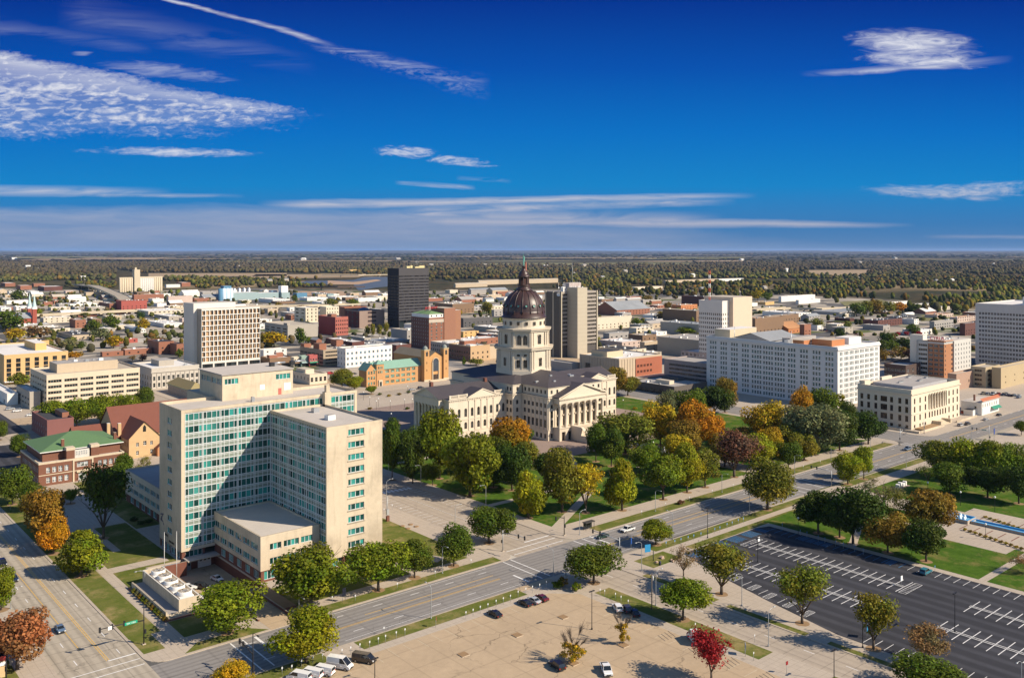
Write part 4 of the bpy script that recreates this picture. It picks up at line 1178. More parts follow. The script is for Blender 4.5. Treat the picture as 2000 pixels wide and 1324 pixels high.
    for k in range(16):
        t = (k + .5) * math.pi / 8; o = MB(); n = Vector((math.cos(t), math.sin(t), 0)); z = 66.4; r = 11.1
        u = Vector((-n.y, n.x, 0)); c0 = Vector((cx, cy, z)) + n * r; up = (Vector((0, 0, 1)) - n * .28).normalized(); nn = u.cross(up); nn = nn if nn.dot(n) > 0 else -nn
        ring = [[c0 + nn * d + (u * math.cos(j * math.pi / 5) + up * math.sin(j * math.pi / 5)) * q for j in range(10)] for q, d in ((.95, -.2), (.95, .5), (.62, .5), (.62, .3))]
        for a, b in zip(ring, ring[1:]):
            for j in range(10): o.poly([a[j], a[(j + 1) % 10], b[(j + 1) % 10], b[j]], COPPER)
        o.poly(ring[-1], VERDI); o.build('round_window', domeob)
    ln = MB()
    ln.lathe([(4.4, 74.9), (4.3, 75.6), (3.5, 75.9), (3.3, 76.8), (3.6, 77.3), (3.6, 77.6), (2.5, 77.7), (2.4, 82.0)], COPPER, 16, (cx, cy))
    for k in range(8):
        t = k * math.pi / 4; ln.box(cx + 2.6 * math.cos(t) - .25, cx + 2.6 * math.cos(t) + .25, cy + 2.6 * math.sin(t) - .25, cy + 2.6 * math.sin(t) + .25, 77.6, 82.4, COPPER)
    ln.lathe([(3.4, 82.3), (3.4, 82.9), (2.7, 83.1), (2.5, 84.2), (1.7, 85.4), (1.0, 86.2), (.95, 87.6), (1.2, 87.8), (1.2, 88.2)], COPPER, 16, (cx, cy))
    for k in range(24):
        t = k * math.pi / 12; ln.tube([(cx + 3.5 * math.cos(t), cy + 3.5 * math.sin(t), 77.6), (cx + 3.5 * math.cos(t), cy + 3.5 * math.sin(t), 78.6)], .05, COPPER, 4)
    for k in range(24):
        t = k * math.pi / 12; t2 = t + math.pi / 12; ln.tube([(cx + 3.5 * math.cos(t), cy + 3.5 * math.sin(t), 78.6), (cx + 3.5 * math.cos(t2), cy + 3.5 * math.sin(t2), 78.6)], .06, COPPER, 4)
    ln.build('lantern', domeob)
    # archer figure on the summit: one skinned body, and the bow it draws
    V_ = [(0, 0, 3.2), (0, 0, 4.4), (0, 0, 5.0), (0, -.02, 5.55), (-.35, 0, 3.1), (-.75, 0, 1.7), (-.8, 0, .1), (.35, 0, 3.0), (.45, .1, 1.6), (.9, .1, .1), (-.55, 0, 4.75), (-1.3, 0, 5.3), (-2.0, 0, 5.9), (.55, 0, 4.75), (1.2, 0, 4.9), (.5, 0, 5.3)]
    Ed = [(0, 1), (1, 2), (2, 3), (0, 4), (4, 5), (5, 6), (0, 7), (7, 8), (8, 9), (2, 10), (10, 11), (11, 12), (2, 13), (13, 14), (14, 15)]
    rad = [.5, .6, .3, .42, .36, .26, .2, .36, .26, .2, .28, .2, .14, .28, .2, .14]
    me = bpy.data.meshes.new('statue'); me.from_pydata(V_, Ed, []); tmp = bpy.data.objects.new('statue', me); S.collection.objects.link(tmp)
    sk = tmp.modifiers.new('skin', 'SKIN')
    for i, q in enumerate(rad): me.skin_vertices[0].data[i].radius = (q, q)
    me.skin_vertices[0].data[0].use_root = True
    tmp.modifiers.new('sub', 'SUBSURF').levels = 1
    dg_ = bpy.context.evaluated_depsgraph_get(); new = bpy.data.meshes.new_from_object(tmp.evaluated_get(dg_)); bpy.data.objects.remove(tmp)
    new.materials.clear(); new.materials.append(VERDI)
    so = link('statue', new, T, (0, 0, 88.2), R(40))
    bw = MB(); bw.tube([(-1.2 - math.cos(t) * .9, 0, 5.9 + 1.9 * math.sin(t)) for t in [(-1.3 + i * .26) for i in range(11)]], .07, VERDI, 5); link('bow', bw.mesh('bow'), so)
    # roof details
    for (a, b, w, h) in ((312, 345, .9, .5), (318, 338, .8, .4), (334, 342, 1.4, .5), (322, 345, .7, .5), (340, 350, 1.1, .4)):
        o = MB(); z = ZA + min((a - 307) * .235, (348 - a) * .235, (b - 331) * .24) + .1; o.box(a - w, a + w, b - w * .6, b + w * .6, z - .5, z + h, METAL); o.build('roof_vent', T)
    for (a, b) in ((268, 378), (299, 372)): o = MB(); o.box(a - .8, a + .8, b - .8, b + .8, 24, 28.6, BRICKR); o.build('chimney', T)


DOORM = M((0.055, 0.022, 0.014), .5)
capitol()
# ---------------------------------------------------------------- the other buildings
WC = {'w': (0.66, 0.63, 0.58), 'cr': (0.58, 0.50, 0.38), 'tn': (0.46, 0.365, 0.255), 'bf': (0.56, 0.36, 0.15), 'br': (0.27, 0.115, 0.07), 'db': (0.115, 0.048, 0.038), 'gr': (0.31, 0.285, 0.26),
      'dg': (0.09, 0.085, 0.085), 'rd': (0.34, 0.085, 0.065), 'bl': (0.08, 0.19, 0.29), 'te': (0.27, 0.35, 0.35), 'bn': (0.20, 0.125, 0.075), 'pk': (0.48, 0.37, 0.31), 'gt': (0.36, 0.32, 0.265), 'mv': (0.30, 0.25, 0.23), 'or': (0.42, 0.17, 0.07)}
RC = {'W': (0.64, 0.61, 0.57), 'G': (0.32, 0.295, 0.27), 'D': (0.045, 0.045, 0.05), 'T': (0.43, 0.37, 0.29), 'B': (0.16, 0.09, 0.06), 'O': (0.40, 0.20, 0.09), 'S': (0.25, 0.26, 0.27)}
WORD = {'w': 'white', 'cr': 'cream', 'tn': 'tan', 'bf': 'buff', 'br': 'red brick', 'db': 'dark brick', 'gr': 'grey', 'dg': 'charcoal', 'rd': 'bright red', 'bl': 'blue', 'te': 'pale teal', 'bn': 'brown', 'pk': 'pinkish', 'gt': 'grey-tan', 'mv': 'mauve-grey', 'or': 'orange brick',
        'W': 'white', 'G': 'grey', 'D': 'black', 'T': 'tan', 'B': 'brown', 'O': 'orange', 'S': 'slate-grey'}


def wallm(k): return M(WC[k], 0.85, 0.09, 0.12, 0.0, 0.12) if isinstance(k, str) else M(k, 0.85, 0.09, 0.12)
def roofm(k): return M(RC[k], 0.9, 0.16, 0.07, 0.25) if isinstance(k, str) else M(k, 0.85, 0.14, 0.1)


def dims(c):
    xc, yb, yt, xl, xr = c
    a, b = gxy(xc, yb); return a, b, max(6.0, ext(a, b, xr, 'a')), max(6.0, ext(a, b, xl, 'b')), zat(yt, a, b)


def grid_holes(width, n, rows, w, h, z0, dz, margin=None, groups=None):
    margin = width / n / 2 if margin is None else margin
    out = []
    if groups:
        # groups: list of counts; even bays with clustered windows
        bay = (width - 2 * margin) / len(groups)
        us = []
        for i, g_ in enumerate(groups):
            c = margin + bay * (i + .5); s = w * 1.5
            us += [c + (j - (g_ - 1) / 2) * s for j in range(g_)]
    else: us = [margin + (width - 2 * margin) * (i / (n - 1) if n > 1 else .5) for i in range(n)]
    for k in range(rows):
        for u in us:
            if u - w / 2 > .2 and u + w / 2 < width - .2: out.append((u - w / 2, u + w / 2, z0 + k * dz, z0 + k * dz + h))
    return out


def bld(label, c, wall='tn', roof='G', S_=None, W_=None, glass=None, frame=None, parapet=.9, wall_w=None, depth=.25, name='building', cat='building', boxes=(), limit=100, group=None, xyz=None, base=0.0, zlow=0.0, cap=None, cols=(2, 2)):
    """one block of a building: near corner pixel with base and roof line, and how far its west and south sides run"""
    a, b, la, lb, h = xyz or dims(c)
    T = thing(name, label, cat, (a + la / 2, b + lb / 2, 0), group)
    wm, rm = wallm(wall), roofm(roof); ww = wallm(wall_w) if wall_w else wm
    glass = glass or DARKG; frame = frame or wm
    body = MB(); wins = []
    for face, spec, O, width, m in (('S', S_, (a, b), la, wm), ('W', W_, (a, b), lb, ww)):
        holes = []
        if spec: holes = [q for q in grid_holes(width, *spec[:6], **(spec[6] if len(spec) > 6 else {})) if q[3] < h - .3]
        opening_wall(body, O, face, width, zlow, h, holes, depth, m)
        for q in holes:
            v = (int(q[0] * 7) + int(q[2] * 3)) % 3
            w = q[1] - q[0]
            me = window_mesh(w, q[3] - q[2], max(1, int(round(w / 1.6))) if w > 2.2 else 1, 1 if w > 3 else 2, glass, frame, .1, .08 if w < 4 else .1, v)
            wins.append((me, (a + q[0], b + depth, q[2]) if face == 'S' else (a + depth, b + q[1], q[2]), face))
    body.poly([(a + la, b, 0), (a + la, b + lb, 0), (a + la, b + lb, h), (a + la, b, h)], wm); body.poly([(a + la, b + lb, 0), (a, b + lb, 0), (a, b + lb, h), (a + la, b + lb, h)], wm)
    body.build('wall', T)
    p, r = roof_slab(a, a + la, b, b + lb, h, wm, rm, parapet, .4, wallm(cap) if cap else None)
    p.build('parapet', T); r.build('roof', T)
    put_windows(T, wins, limit)
    for q in boxes:   # roof houses: fractions of the plan, height, wall, roof
        m = MB(); m.box(a + la * q[0], a + la * q[1], b + lb * q[2], b + lb * q[3], h - .05, h + q[4], wallm(q[5]), 'b', roofm(q[6])); m.build(q[7] if len(q) > 7 else 'roof_house', T)
    return T, (a, b, la, lb, h)


def units(T, d, n, seed, big=1.0):
    """air handlers scattered on a flat roof"""
    rr = random.Random(seed); a, b, la, lb, h = d
    for k in range(n):
        s = rr.uniform(.8, 1.9) * big; x, y = a + la * rr.uniform(.12, .85), b + lb * rr.uniform(.12, .85)
        m = MB(); m.box(x, x + s * 1.4, y, y + s, h - .02, h + s * .8, METAL if k % 2 else WHITE, 'b'); m.box(x + .1, x + s * 1.3, y + .1, y + s - .1, h + s * .8, h + s * .8 + .15, ROOFG, 'b'); m.build('roof_vent', T)


BLUEG = glassmat((0.03, 0.10, 0.16), 0.06, .4, 1.8)
# --- left side
T, d = bld('tan five-storey office block with ribbon windows and a ribbed rooftop plant house', (91, 801, 735.5, 59, 273), (0.56, 0.465, 0.34), 'T', (6, 5, 7.6, 1.75, 2.5, 3.45), (7, 5, 4.6, 1.5, 2.6, 3.45), boxes=((.16, .82, .3, .75, 5.6, 'tn', 'G', 'penthouse'),))
units(T, (d[0] + 10, d[1] + 14, 30, 10, d[4] + 5.6), 4, 2)
T, d = bld('orange-buff office block with dark vertical window strips', (8, 752, 696, -40, 133), (0.55, 0.36, 0.165), 'W', (7, 5, 3.0, 2.9, 2.4, 3.3), None, frame=BRONZE, boxes=((.62, .80, .3, .7, 5.4, (0.60, 0.38, 0.15), 'W', 'penthouse'),), cap='w')
m = MB(); m.box(d[0], d[0] + d[2], d[1] - 3.0, d[1] - .02, 2.0, 2.5, WHITE); m.build('canopy', T)
bld('low grey-white annex with ribbon windows west of the tan office block', (58, 800, 768, 32, 66), 'gt', 'W', None, (5, 2, 4.4, 1.3, 2.2, 3.2))
bld('flat white carport roof at the western edge beside a dark car park', (14, 792, 772, -30, 18), 'w', 'W', None, (4, 1, 4, 2.6, .3, 3))
bld('plum brick block with a black roof behind the green-roofed school', (92, 860, 824, 62, 144), (0.20, 0.085, 0.075), 'D', None, (7, 3, 1.2, 1.8, 1.6, 3.2), frame=WHITE, boxes=((.72, .98, .25, .7, 2.6, 'br', 'D'),))


# --- green-roofed school
def hip(mb, x0, x1, y0, y1, z0, z1, m, over=.8, along='x', under=None):
    x0 -= over; x1 += over; y0 -= over; y1 += over
    if along == 'x': q = (y1 - y0) / 2; r0, r1 = (x0 + q, (y0 + y1) / 2, z1), (x1 - q, (y0 + y1) / 2, z1)
    else: q = (x1 - x0) / 2; r0, r1 = ((x0 + x1) / 2, y0 + q, z1), ((x0 + x1) / 2, y1 - q, z1)
    A = [(x0, y0, z0), (x1, y0, z0), (x1, y1, z0), (x0, y1, z0)]
    if along == 'x':
        for f in ((A[0], A[1], r1, r0), (A[1], A[2], r1), (A[2], A[3], r0, r1), (A[3], A[0], r0)): mb.poly(f, m)
    else:
        for f in ((A[0], A[1], r0), (A[1], A[2], r1, r0), (A[2], A[3], r1), (A[3], A[0], r0, r1)): mb.poly(f, m)
    mb.box(x0, x1, y0, y1, z0 - .35, z0 - .005, under or WHITE)


def gable(mb, x0, x1, y0, y1, z0, z1, m, wall, along='x', over=.6):
    """ridge along x or y, with gable walls and slab eaves"""
    if along == 'x':
        ym = (y0 + y1) / 2
        for x in (x0, x1): mb.poly([(x, y0, z0), (x, y1, z0), (x, ym, z1)], wall)
        for s, y in ((1, y0 - over), (-1, y1 + over)):
            ze = z0 - over * (z1 - z0) / (ym - y0)
            q = [(x0 - over, y, ze), (x1 + over, y, ze), (x1 + over, ym, z1 + .1), (x0 - over, ym, z1 + .1)]; mb.poly(q if s > 0 else q[::-1], m)
    else:
        xm = (x0 + x1) / 2
        for y in (y0, y1): mb.poly([(x0, y, z0), (x1, y, z0), (xm, y, z1)], wall)
        for s, x in ((1, x0 - over), (-1, x1 + over)):
            ze = z0 - over * (z1 - z0) / (xm - x0)
            q = [(x, y0 - over, ze), (xm, y0 - over, z1 + .1), (xm, y1 + over, z1 + .1), (x, y1 + over, ze)]; mb.poly(q if s > 0 else q[::-1], m)


GREENR = M((0.095, 0.17, 0.075), .8, .14, .8, name='green_roof_tiles')
REDR = M((0.165, 0.060, 0.040), .85, .16, .6, name='red_roof_tiles')
VERDR = M((0.18, 0.31, 0.24), .7, .10, .4, name='patina_roof')
BRK = M((0.17, 0.075, 0.047), .9, .15, .8, name='school_brick')
WG = glassmat((0.25, 0.27, 0.28), .1, .5, 1.6)


def school():
    a, b = gxy(75.5, 951.5); W_ = ext(a, b, 242.5, 'a'); D = ext(a, b, 40, 'b'); h = zat(905, a, b)
    T = thing('school_building', 'two-storey brown brick school with a green hipped roof and stone-trimmed entrance', 'school', (a + W_ / 2, b + D / 2, 0))
    m = MB(); wins = []; n = 4
    e0, e1 = W_ * .385, W_ * .625
    hs = []
    for (u0, u1) in ((2.4, e0 - 1.2), (e1 + 1.6, W_ - 2.2)):
        for i in range(4):
            u = u0 + (u1 - u0) * (i + .5) / 4
            for z in (1.2, 5.3): hs.append((u - .75, u + .75, z, z + 2.3))
    hs.append((W_ * .5 - 2.2, W_ * .5 + 2.2, 6.0, 8.0)); hs.append((W_ * .5 - 1.6, W_ * .5 + 1.6, .1, 3.6))
    opening_wall(m, (a, b), 'S', W_, 0, h, hs, .3, BRK)
    for q in hs: wins.append((window_mesh(q[1] - q[0], q[3] - q[2], 2 if q[1] - q[0] < 2 else 3, 2, WG, WHITE, .12, .12, int(q[0]) % 3), (a + q[0], b + .3, q[2]), 'S'))
    hw = [(2 + i * 2.3, 3.6 + i * 2.3, z, z + 2.3) for i in range(int((D - 4) / 2.3)) for z in (1.2, 5.3)]
    opening_wall(m, (a, b), 'W', D, 0, h, hw, .3, BRK)
    for q in hw: wins.append((window_mesh(1.6, 2.3, 2, 2, WG, WHITE, .12, .12, int(q[0]) % 3), (a + .3, b + q[1], q[2]), 'W'))
    m.box(a, a + W_, b, b + D, 0, h, BRK, 'swtb'); m.build('wall', T)
    p, r = roof_slab(a, a + W_, b, b + D, h - .6, STONE, ROOFW, .61, .5, STONE)
    p.build('parapet', T); r.build('roof', T)
    t = MB(); ea, eb = a + e0, a + e1
    for q in ((ea, ea + .6, .3, 9.0), (eb - .6, eb, .3, 9.0)): t.box(q[0], q[1], b - .3, b - .003, 0, 8.6, STONE, 'n')
    t.box(ea, eb, b - .3, b - .003, 8.6, 9.2, STONE, 'n'); t.box(a, a + W_, b - .12, b - .003, 4.4, 4.7, STONE, 'n'); t.box(a + W_ * .5 - 2.4, a + W_ * .5 + 2.4, b - .5, b - .003, 3.7, 4.5, STONE, 'n')
    t.build('entrance_surround', T)
    u = MB(); yb = b + 4.5; hh = 13.4
    u.box(a + 2.4, a + W_ - .4, yb, b + D - .4, h - .6, hh, BRK, 'b'); u.build('upper_wall', T)
    rf = MB(); hip(rf, a + 2.4, a + W_ - .4, yb, b + D - .4, hh, hh + 4.6, GREENR, 1.2); rf.build('roof', T).data.update()
    dm = MB(); dm.box(ea + 1, eb - 1, b + 1.6, yb + 4, h - .6, 13.0, M((.55, .52, .47)), 'b', roofm('D')); dm.build('dormer', T)
    for i in range(5):
        w_ = (eb - ea - 3.2) / 5; link('window', window_mesh(w_ - .25, 2.0, 2, 2, WG, WHITE, .1, .12, i % 3), T, Vector((ea + 1.6 + i * w_, b + 1.58, 10.6)) - wloc(T))
    for x in (ea - 2.2, eb - .6): q = MB(); q.box(x, x + 3.2, b + .8, b + 4.2, h - .7, 14.2, BRK, 'b', STONE); q.box(x - .08, x + 3.28, b + .72, b + 4.28, 13.2, 14.4, STONE); q.build('stair_pier', T)
    for (x, y) in ((a + W_ * .3, yb + 1.5), (a + W_ * .93, yb + 2.0)): q = MB(); q.box(x, x + 1.1, y, y + 1.1, 12.5, 17.2, BRK, '', STONE); q.build('chimney', T)
    put_windows(T, wins)
    # steps
    return T


school()


def church():
    a, b = gxy(252, 897); T = thing('church', 'buff stone church with steep dark red tiled roofs beside the tall office block', 'church', (a + 12, b + 20, 0))
    wl = M((0.50, 0.34, 0.18), .9, .14, .5); m = MB(); wins = []
    hs = [(3.2, 4.4, 5.4, 7.2), (6.4, 7.9, 5.6, 7.6), (9.6, 10.8, 5.4, 7.2), (3.2, 4.4, 1.4, 3.4), (9.6, 10.8, 1.4, 3.4), (6.5, 7.7, 12.0, 14.4)]
    opening_wall(m, (a, b), 'S', 14.0, 0, 9.6, [q for q in hs if q[3] < 9], .3, wl)
    for q in hs[:5]: wins.append((window_mesh(q[1] - q[0], q[3] - q[2], 2, 2, DARKG, WHITE, .1, .1, 1), (a + q[0], b + .3, q[2]), 'S'))
    opening_wall(m, (a, b), 'W', 12, 0, 9.6, [(2 + i * 2.5, 3.2 + i * 2.5, z, z + 2) for i in range(4) for z in (1.4, 5.4)], .3, wl)
    for i in range(4):
        for z in (1.4, 5.4): wins.append((window_mesh(1.2, 2, 1, 2, DARKG, wl, .1, .1, i % 3), (a + .3, b + 3.2 + i * 2.5, z), 'W'))
    m.box(a, a + 14, b, b + 12, 0, 9.6, wl, 'swt'); m.box(a - 2, a + 36, b + 12, b + 40, 0, 9.0, wl, 't'); m.box(a - 18, a - 2, b + 16, b + 34, 0, 8.0, wl, 't')
    m.build('wall', T); r = MB()
    gable(r, a, a + 14, b, b + 27, 9.6, 16.6, REDR, wl, 'y'); gable(r, a - 2, a + 36, b + 12, b + 40, 9.0, 21.0, REDR, wl, 'x'); gable(r, a - 18, a + 12, b + 19, b + 33, 8.0, 13.4, REDR, wl, 'x'); gable(r, a - 17, a - 8, b + 12, b + 26, 7.0, 11.4, REDR, wl, 'y')
    r.build('roof', T)
    q = MB(); q.box(a + 6.3, a + 7.7, b - .06, b - .003, 12, 14.2, DARKG); q.poly([(a + 6.3, b - .06, 14.2), (a + 7.7, b - .06, 14.2), (a + 7, b - .06, 15.2)], DARKG); q.build('lancet_window', T)
    for (x, y, h) in ((a - 6, b + 12.5, 15.5), (a - 1.2, b + 12.0, 15.0)): q = MB(); q.box(x, x + 1.4, y, y + 1.4, 6, h, wl, '', WHITE); q.build('chimney', T)
    q = MB(); q.box(a + 12, a + 18, b - 3, b - .02, 0, 4.2, M((.40, .19, .09)), 'b'); gable(q, a + 12, a + 18, b - 3, b - .5, 4.2, 6.4, REDR, wl, 'y'); q.build('porch', T)
    put_windows(T, wins)


church()
# --- pale slab with a gridded front
def gridslab():
    c = (393.8, 724, 603.8, 385, 508); a, b, la, lb, h = dims(c)
    T = thing('office_building', 'tall pale office slab with a deep white grid of tan panels and slot windows', 'office building', (a + la / 2, b + lb / 2, 0))
    wm = M((0.60, 0.56, 0.50), .8, .06, .2); pan = M((0.40, 0.25, 0.13), .8, .12, .2)
    m = MB(); z0 = 6.5; n, rows = 15, 10; cw = la / n; ch = (h - 1.2 - z0) / rows
    hs = [(i * cw + .35, (i + 1) * cw - .35, z0 + k * ch + .4, z0 + (k + 1) * ch - .3) for i in range(n) for k in range(rows)]
    low = [(.6 + i * la / 5, (i + 1) * la / 5 - .6, .5, 5.0) for i in range(5)]
    opening_wall(m, (a, b), 'S', la, 0, h, hs + low, .9, wm)
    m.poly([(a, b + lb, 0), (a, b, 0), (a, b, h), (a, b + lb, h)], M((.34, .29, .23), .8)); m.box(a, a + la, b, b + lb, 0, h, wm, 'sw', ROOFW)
    m.build('wall', T); wins = []
    for v in (0, 1, 2):
        pass
    cells = {}
    for v in (0, 1, 2):
        q = MB(); w, hh = cw - .7, ch - .7; s = .44 * w
        x0 = (.06 * w, w - s - .06 * w, 0)[v]
        if v == 2: q.poly([(0, 0, 0), (w, 0, 0), (w, 0, hh), (0, 0, hh)], pan)
        else:
            q.poly([(0, 0, 0), (w, 0, 0), (w, 0, hh), (0, 0, hh)], pan); q.poly([(x0, -.02, 0), (x0 + s, -.02, 0), (x0 + s, -.02, hh), (x0, -.02, hh)], DARKG, pane=.4)
            q.box(x0 + s, x0 + s + .12, -.3, 0, 0, hh, pan, 'n'); q.box(x0 - .12, x0, -.3, 0, 0, hh, pan, 'n')
        cells[v] = q.mesh('window')
    for j, q in enumerate(hs):
        i, k = j // rows, j % rows
        wins.append((cells[2 if i == 1 else k % 2], (a + q[0], b + .9, q[2]), 'S'))
    for q in low: wins.append((window_mesh(q[1] - q[0], 4.5, 4, 1, DARKG, BRONZE, .1, .1, 1), (a + q[0], b + .9, q[2]), 'S'))
    put_windows(T, wins)
    # blank stair core at the west end
    b2 = b + lb; a2 = a + ext(a, b2, 378, 'a'); d2 = ext(a2, b2, 358.8, 'b'); w2 = ext(a2, b2, 460, 'a'); h2 = zat(593, a2, b2)
    q = MB(); q.box(a2, a2 + w2, b2 + .02, b2 + d2, 0, h2, wm, 'b', ROOFW); q.build('stair_core', T)


gridslab()
T, d = bld('grey classical two-storey building with a white roof in front of the pale gridded slab', (296, 761, 722, 258, 389), (0.44, 0.40, 0.34), 'W', (10, 2, 1.8, 2.8, 1.5, 4.6), (8, 2, 1.8, 2.8, 1.5, 4.6), boxes=((.3, .62, .35, .75, 4.0, 'gt', 'G'),)); units(T, d, 4, 5)
q = MB()
for i in range(11): x = d[0] + d[2] * i / 10 * .98 + .2; q.box(x, x + .8, d[1] - .35, d[1] - .003, 1, d[4] - 3, wallm((.44, .40, .34)), 'n')
q.box(d[0] - .4, d[0] + d[2] + .4, d[1] - .6, d[1] - .003, d[4] - 2.4, d[4] - 1.6, wallm((.44, .40, .34)), 'n'); q.build('pilaster_order', T)


def olive():
    a, b, la, lb, h = dims((372.5, 780, 762, 328, 402)); T = thing('building', 'grey stone building under an olive hipped roof behind the tall office block', 'building', (a + la / 2, b + lb / 2, 0))
    m = MB(); hs = grid_holes(lb, 8, 1, 1.0, 1.6, 2.6, 3); opening_wall(m, (a, b), 'W', lb, 0, h, hs, .25, wallm('gr')); m.box(a, a + la, b, b + lb, 0, h, wallm('gr'), 'wtb'); m.build('wall', T)
    r = MB(); hip(r, a, a + la, b, b + lb, h, h + 4.2, M((.27, .215, .10), .85, .1), 1.0, 'y' if lb > la else 'x', VERDR); r.build('roof', T)
    put_windows(T, [(window_mesh(1.0, 1.6, 1, 1, DARKG, WHITE, .1, .1, 1), (a + .25, b + q[1], q[2]), 'W') for q in hs])


olive()
bld('low tan classical building with a square-columned porch behind the tall office block', (605, 752, 734, 572, 639), 'cr', 'T', (4, 1, 2.0, 3.2, 2.0, 3), (5, 1, 1.4, 2.2, 3, 3), boxes=((.1, .6, .35, .9, 3.4, 'cr', 'T'),))


# --- patina-roofed school and the twin-towered cathedral
def green_school():
    a, b, la, lb, h = dims((716, 757, 723, 701, 822)); wl = M((0.46, 0.25, 0.11), .9, .12, .6)
    T = thing('school_building', 'orange brick church school with a pale green patina roof and corner turret', 'school', (a + la / 2, b + lb / 2, 0))
    gm = glassmat((0.05, 0.20, 0.18), .07, .4, 2.2); m = MB(); wins = []
    n = 9; us = [8 + (la - 10) * i / (n - 1) for i in range(n)]
    hs = [(u - 1.5, u + 1.5, z, z + 2.1) for u in us for z in (1.4, 5.2, 9.0) if u < la - 2.5 and not 11 < u < 15] + [(1.2 + i * 2.2, 2.5 + i * 2.2, z, z + 2.1) for i in range(3) for z in (1.4, 5.2, 9.0)]
    hs = [q for q in hs if q[0] > 8.0 or q[1] < 7.4]
    opening_wall(m, (a, b), 'S', la, 0, h, hs, .3, wl)
    for q in hs: wins.append((window_mesh(q[1] - q[0], 2.1, 3 if q[1] - q[0] > 2 else 1, 2, gm, wl, .12, .1, int(q[0]) % 3), (a + q[0], b + .3, q[2]), 'S'))
    m.box(a, a + la, b, b + lb, 0, h, wl, 'stb'); m.build('wall', T)
    r = MB(); gable(r, a + 6, a + la, b, b + lb, h, h + 4.6, VERDR, wl, 'x'); gable(r, a, a + 7.6, b, b + lb, h, h + 4.2, VERDR, wl, 'y'); r.build('roof', T)
    t = MB(); x = a + 8.0; t.box(x, x + 6, b - .5, b + 5, 0, h + 3.4, wl, 'b')
    for p_ in (((x - .5, b - 1), (x + 6.5, b - 1)), ((x + 6.5, b - 1), (x + 6.5, b + 5.5)), ((x + 6.5, b + 5.5), (x - .5, b + 5.5)), ((x - .5, b + 5.5), (x - .5, b - 1))): t.poly([(*p_[0], h + 3.4), (*p_[1], h + 3.4), (x + 3, b + 2.2, h + 6.4)], VERDR)
    tt = t.build('turret', T)
    for z in (9.2, h): 
        for k in range(3): link('window', window_mesh(.9, 1.8, 1, 1, gm, wl, .1, .08, k), tt, Vector((x + 1.1 + k * 1.4, b - .5, z)) - wloc(tt))
    q = MB(); q.box(x + 1.4, x + 4.6, b - 1.2, b - .51, 0, 4.4, STONE); q.box(x + 2.1, x + 3.9, b - 1.22, b - 1.19, 0, 3.2, DARKG); q.build('entrance', T)
    put_windows(T, wins)


green_school()


def cathedral():
    a, b = gxy(829, 746); wl = M((0.47, 0.26, 0.105), .9, .12, .5); T = thing('cathedral', 'orange brick cathedral front with two square towers and a tall arched window', 'church', (a + 12, b + 20, 0))
    x1 = ext(a, b, 876, 'a'); tw = x1 * .2; h = zat(683, a, b)
    m = MB(); m.box(a + tw, a + x1 - tw, b + 1.5, b + 48, 0, 17.5, wl, 't'); gable(m, a + tw, a + x1 - tw, b + 1.5, b + 48, 17.5, 21.5, M((.20, .165, .115), .9), wl, 'y')
    m.box(a - 4, a + tw, b + 12, b + 46, 0, 11, wl, '', M((.22, .18, .12))); m.box(a + x1 - tw, a + x1 + 5, b + 12, b + 46, 0, 8, wl, '', M((.22, .18, .12))); m.build('nave', T)
    for x in (a, a + x1 - tw):
        t = MB(); t.box(x, x + tw, b, b + tw, 0, h, wl); t.box(x - .2, x + tw + .2, b - .2, b + tw + .2, h - .8, h, M((.40, .33, .2)))
        t.lathe([(tw * .45, h), (tw * .4, h + 1.2), (tw * .2, h + 2.2), (.05, h + 2.6)], M((.20, .22, .2), .6), 10, (x + tw / 2, b + tw / 2)); t.box(x - .3, x + tw + .3, b - .3, b - .003, 0, 1.4, STONE)
        to = t.build('tower', T)
        link('window', arched(tw * .4, 3.4, 2), to, Vector((x + tw * .3, b - .02, h - 5)) - wloc(to)); 
        for z in (h * .55, h * .32): link('window', window_mesh(.6, 1.6, 1, 1, DARKG, wl, .1, .08, 1), to, Vector((x + tw * .42, b - .01, z)) - wloc(to))
    xm = a + x1 / 2; q = MB(); r = x1 * .13; yb = b + 1.2
    pts = [(xm - r, 7.0), (xm + r, 7.0)] + [(xm + r * math.cos(t * math.pi / 10), 15.0 - r * .4 + r * math.sin(t * math.pi / 10)) for t in range(11)]
    q.poly([(x, yb, z) for x, z in pts], M((.05, .06, .08), .2, .5, .8, spec=.6)); q.build('arched_window', T)
    o = MB(); pp = [(xm + s * rr_ * math.cos(t * math.pi / 10), 15.0 - r * .4 + rr_ * math.sin(t * math.pi / 10)) for rr_, s in ((r, 1),) for t in range(11)]
    for (p0, p1) in zip(pp, pp[1:]): o.tube([(p0[0], yb - .1, p0[1]), (p1[0], yb - .1, p1[1])], .35, STONE, 4)
    for s in (-1, 1): o.box(xm + s * r - .3, xm + s * r + .3, yb - .4, yb, 0, 15.0 - r * .4, STONE)
    o.build('arch_surround', T); o = MB()
    for k in range(3): o.box(xm - 3 + k * 2.1, xm - 1.4 + k * 2.1, yb - .05, yb + .25, .3, 4.6, BRONZE)
    o.build('door', T); o = MB()
    for k in range(5): o.box(xm - 7, xm + 7, b - 4 + k * .7, b + 1.3, k * .16, .16 + k * .16, STONE)
    o.build('stair', T)


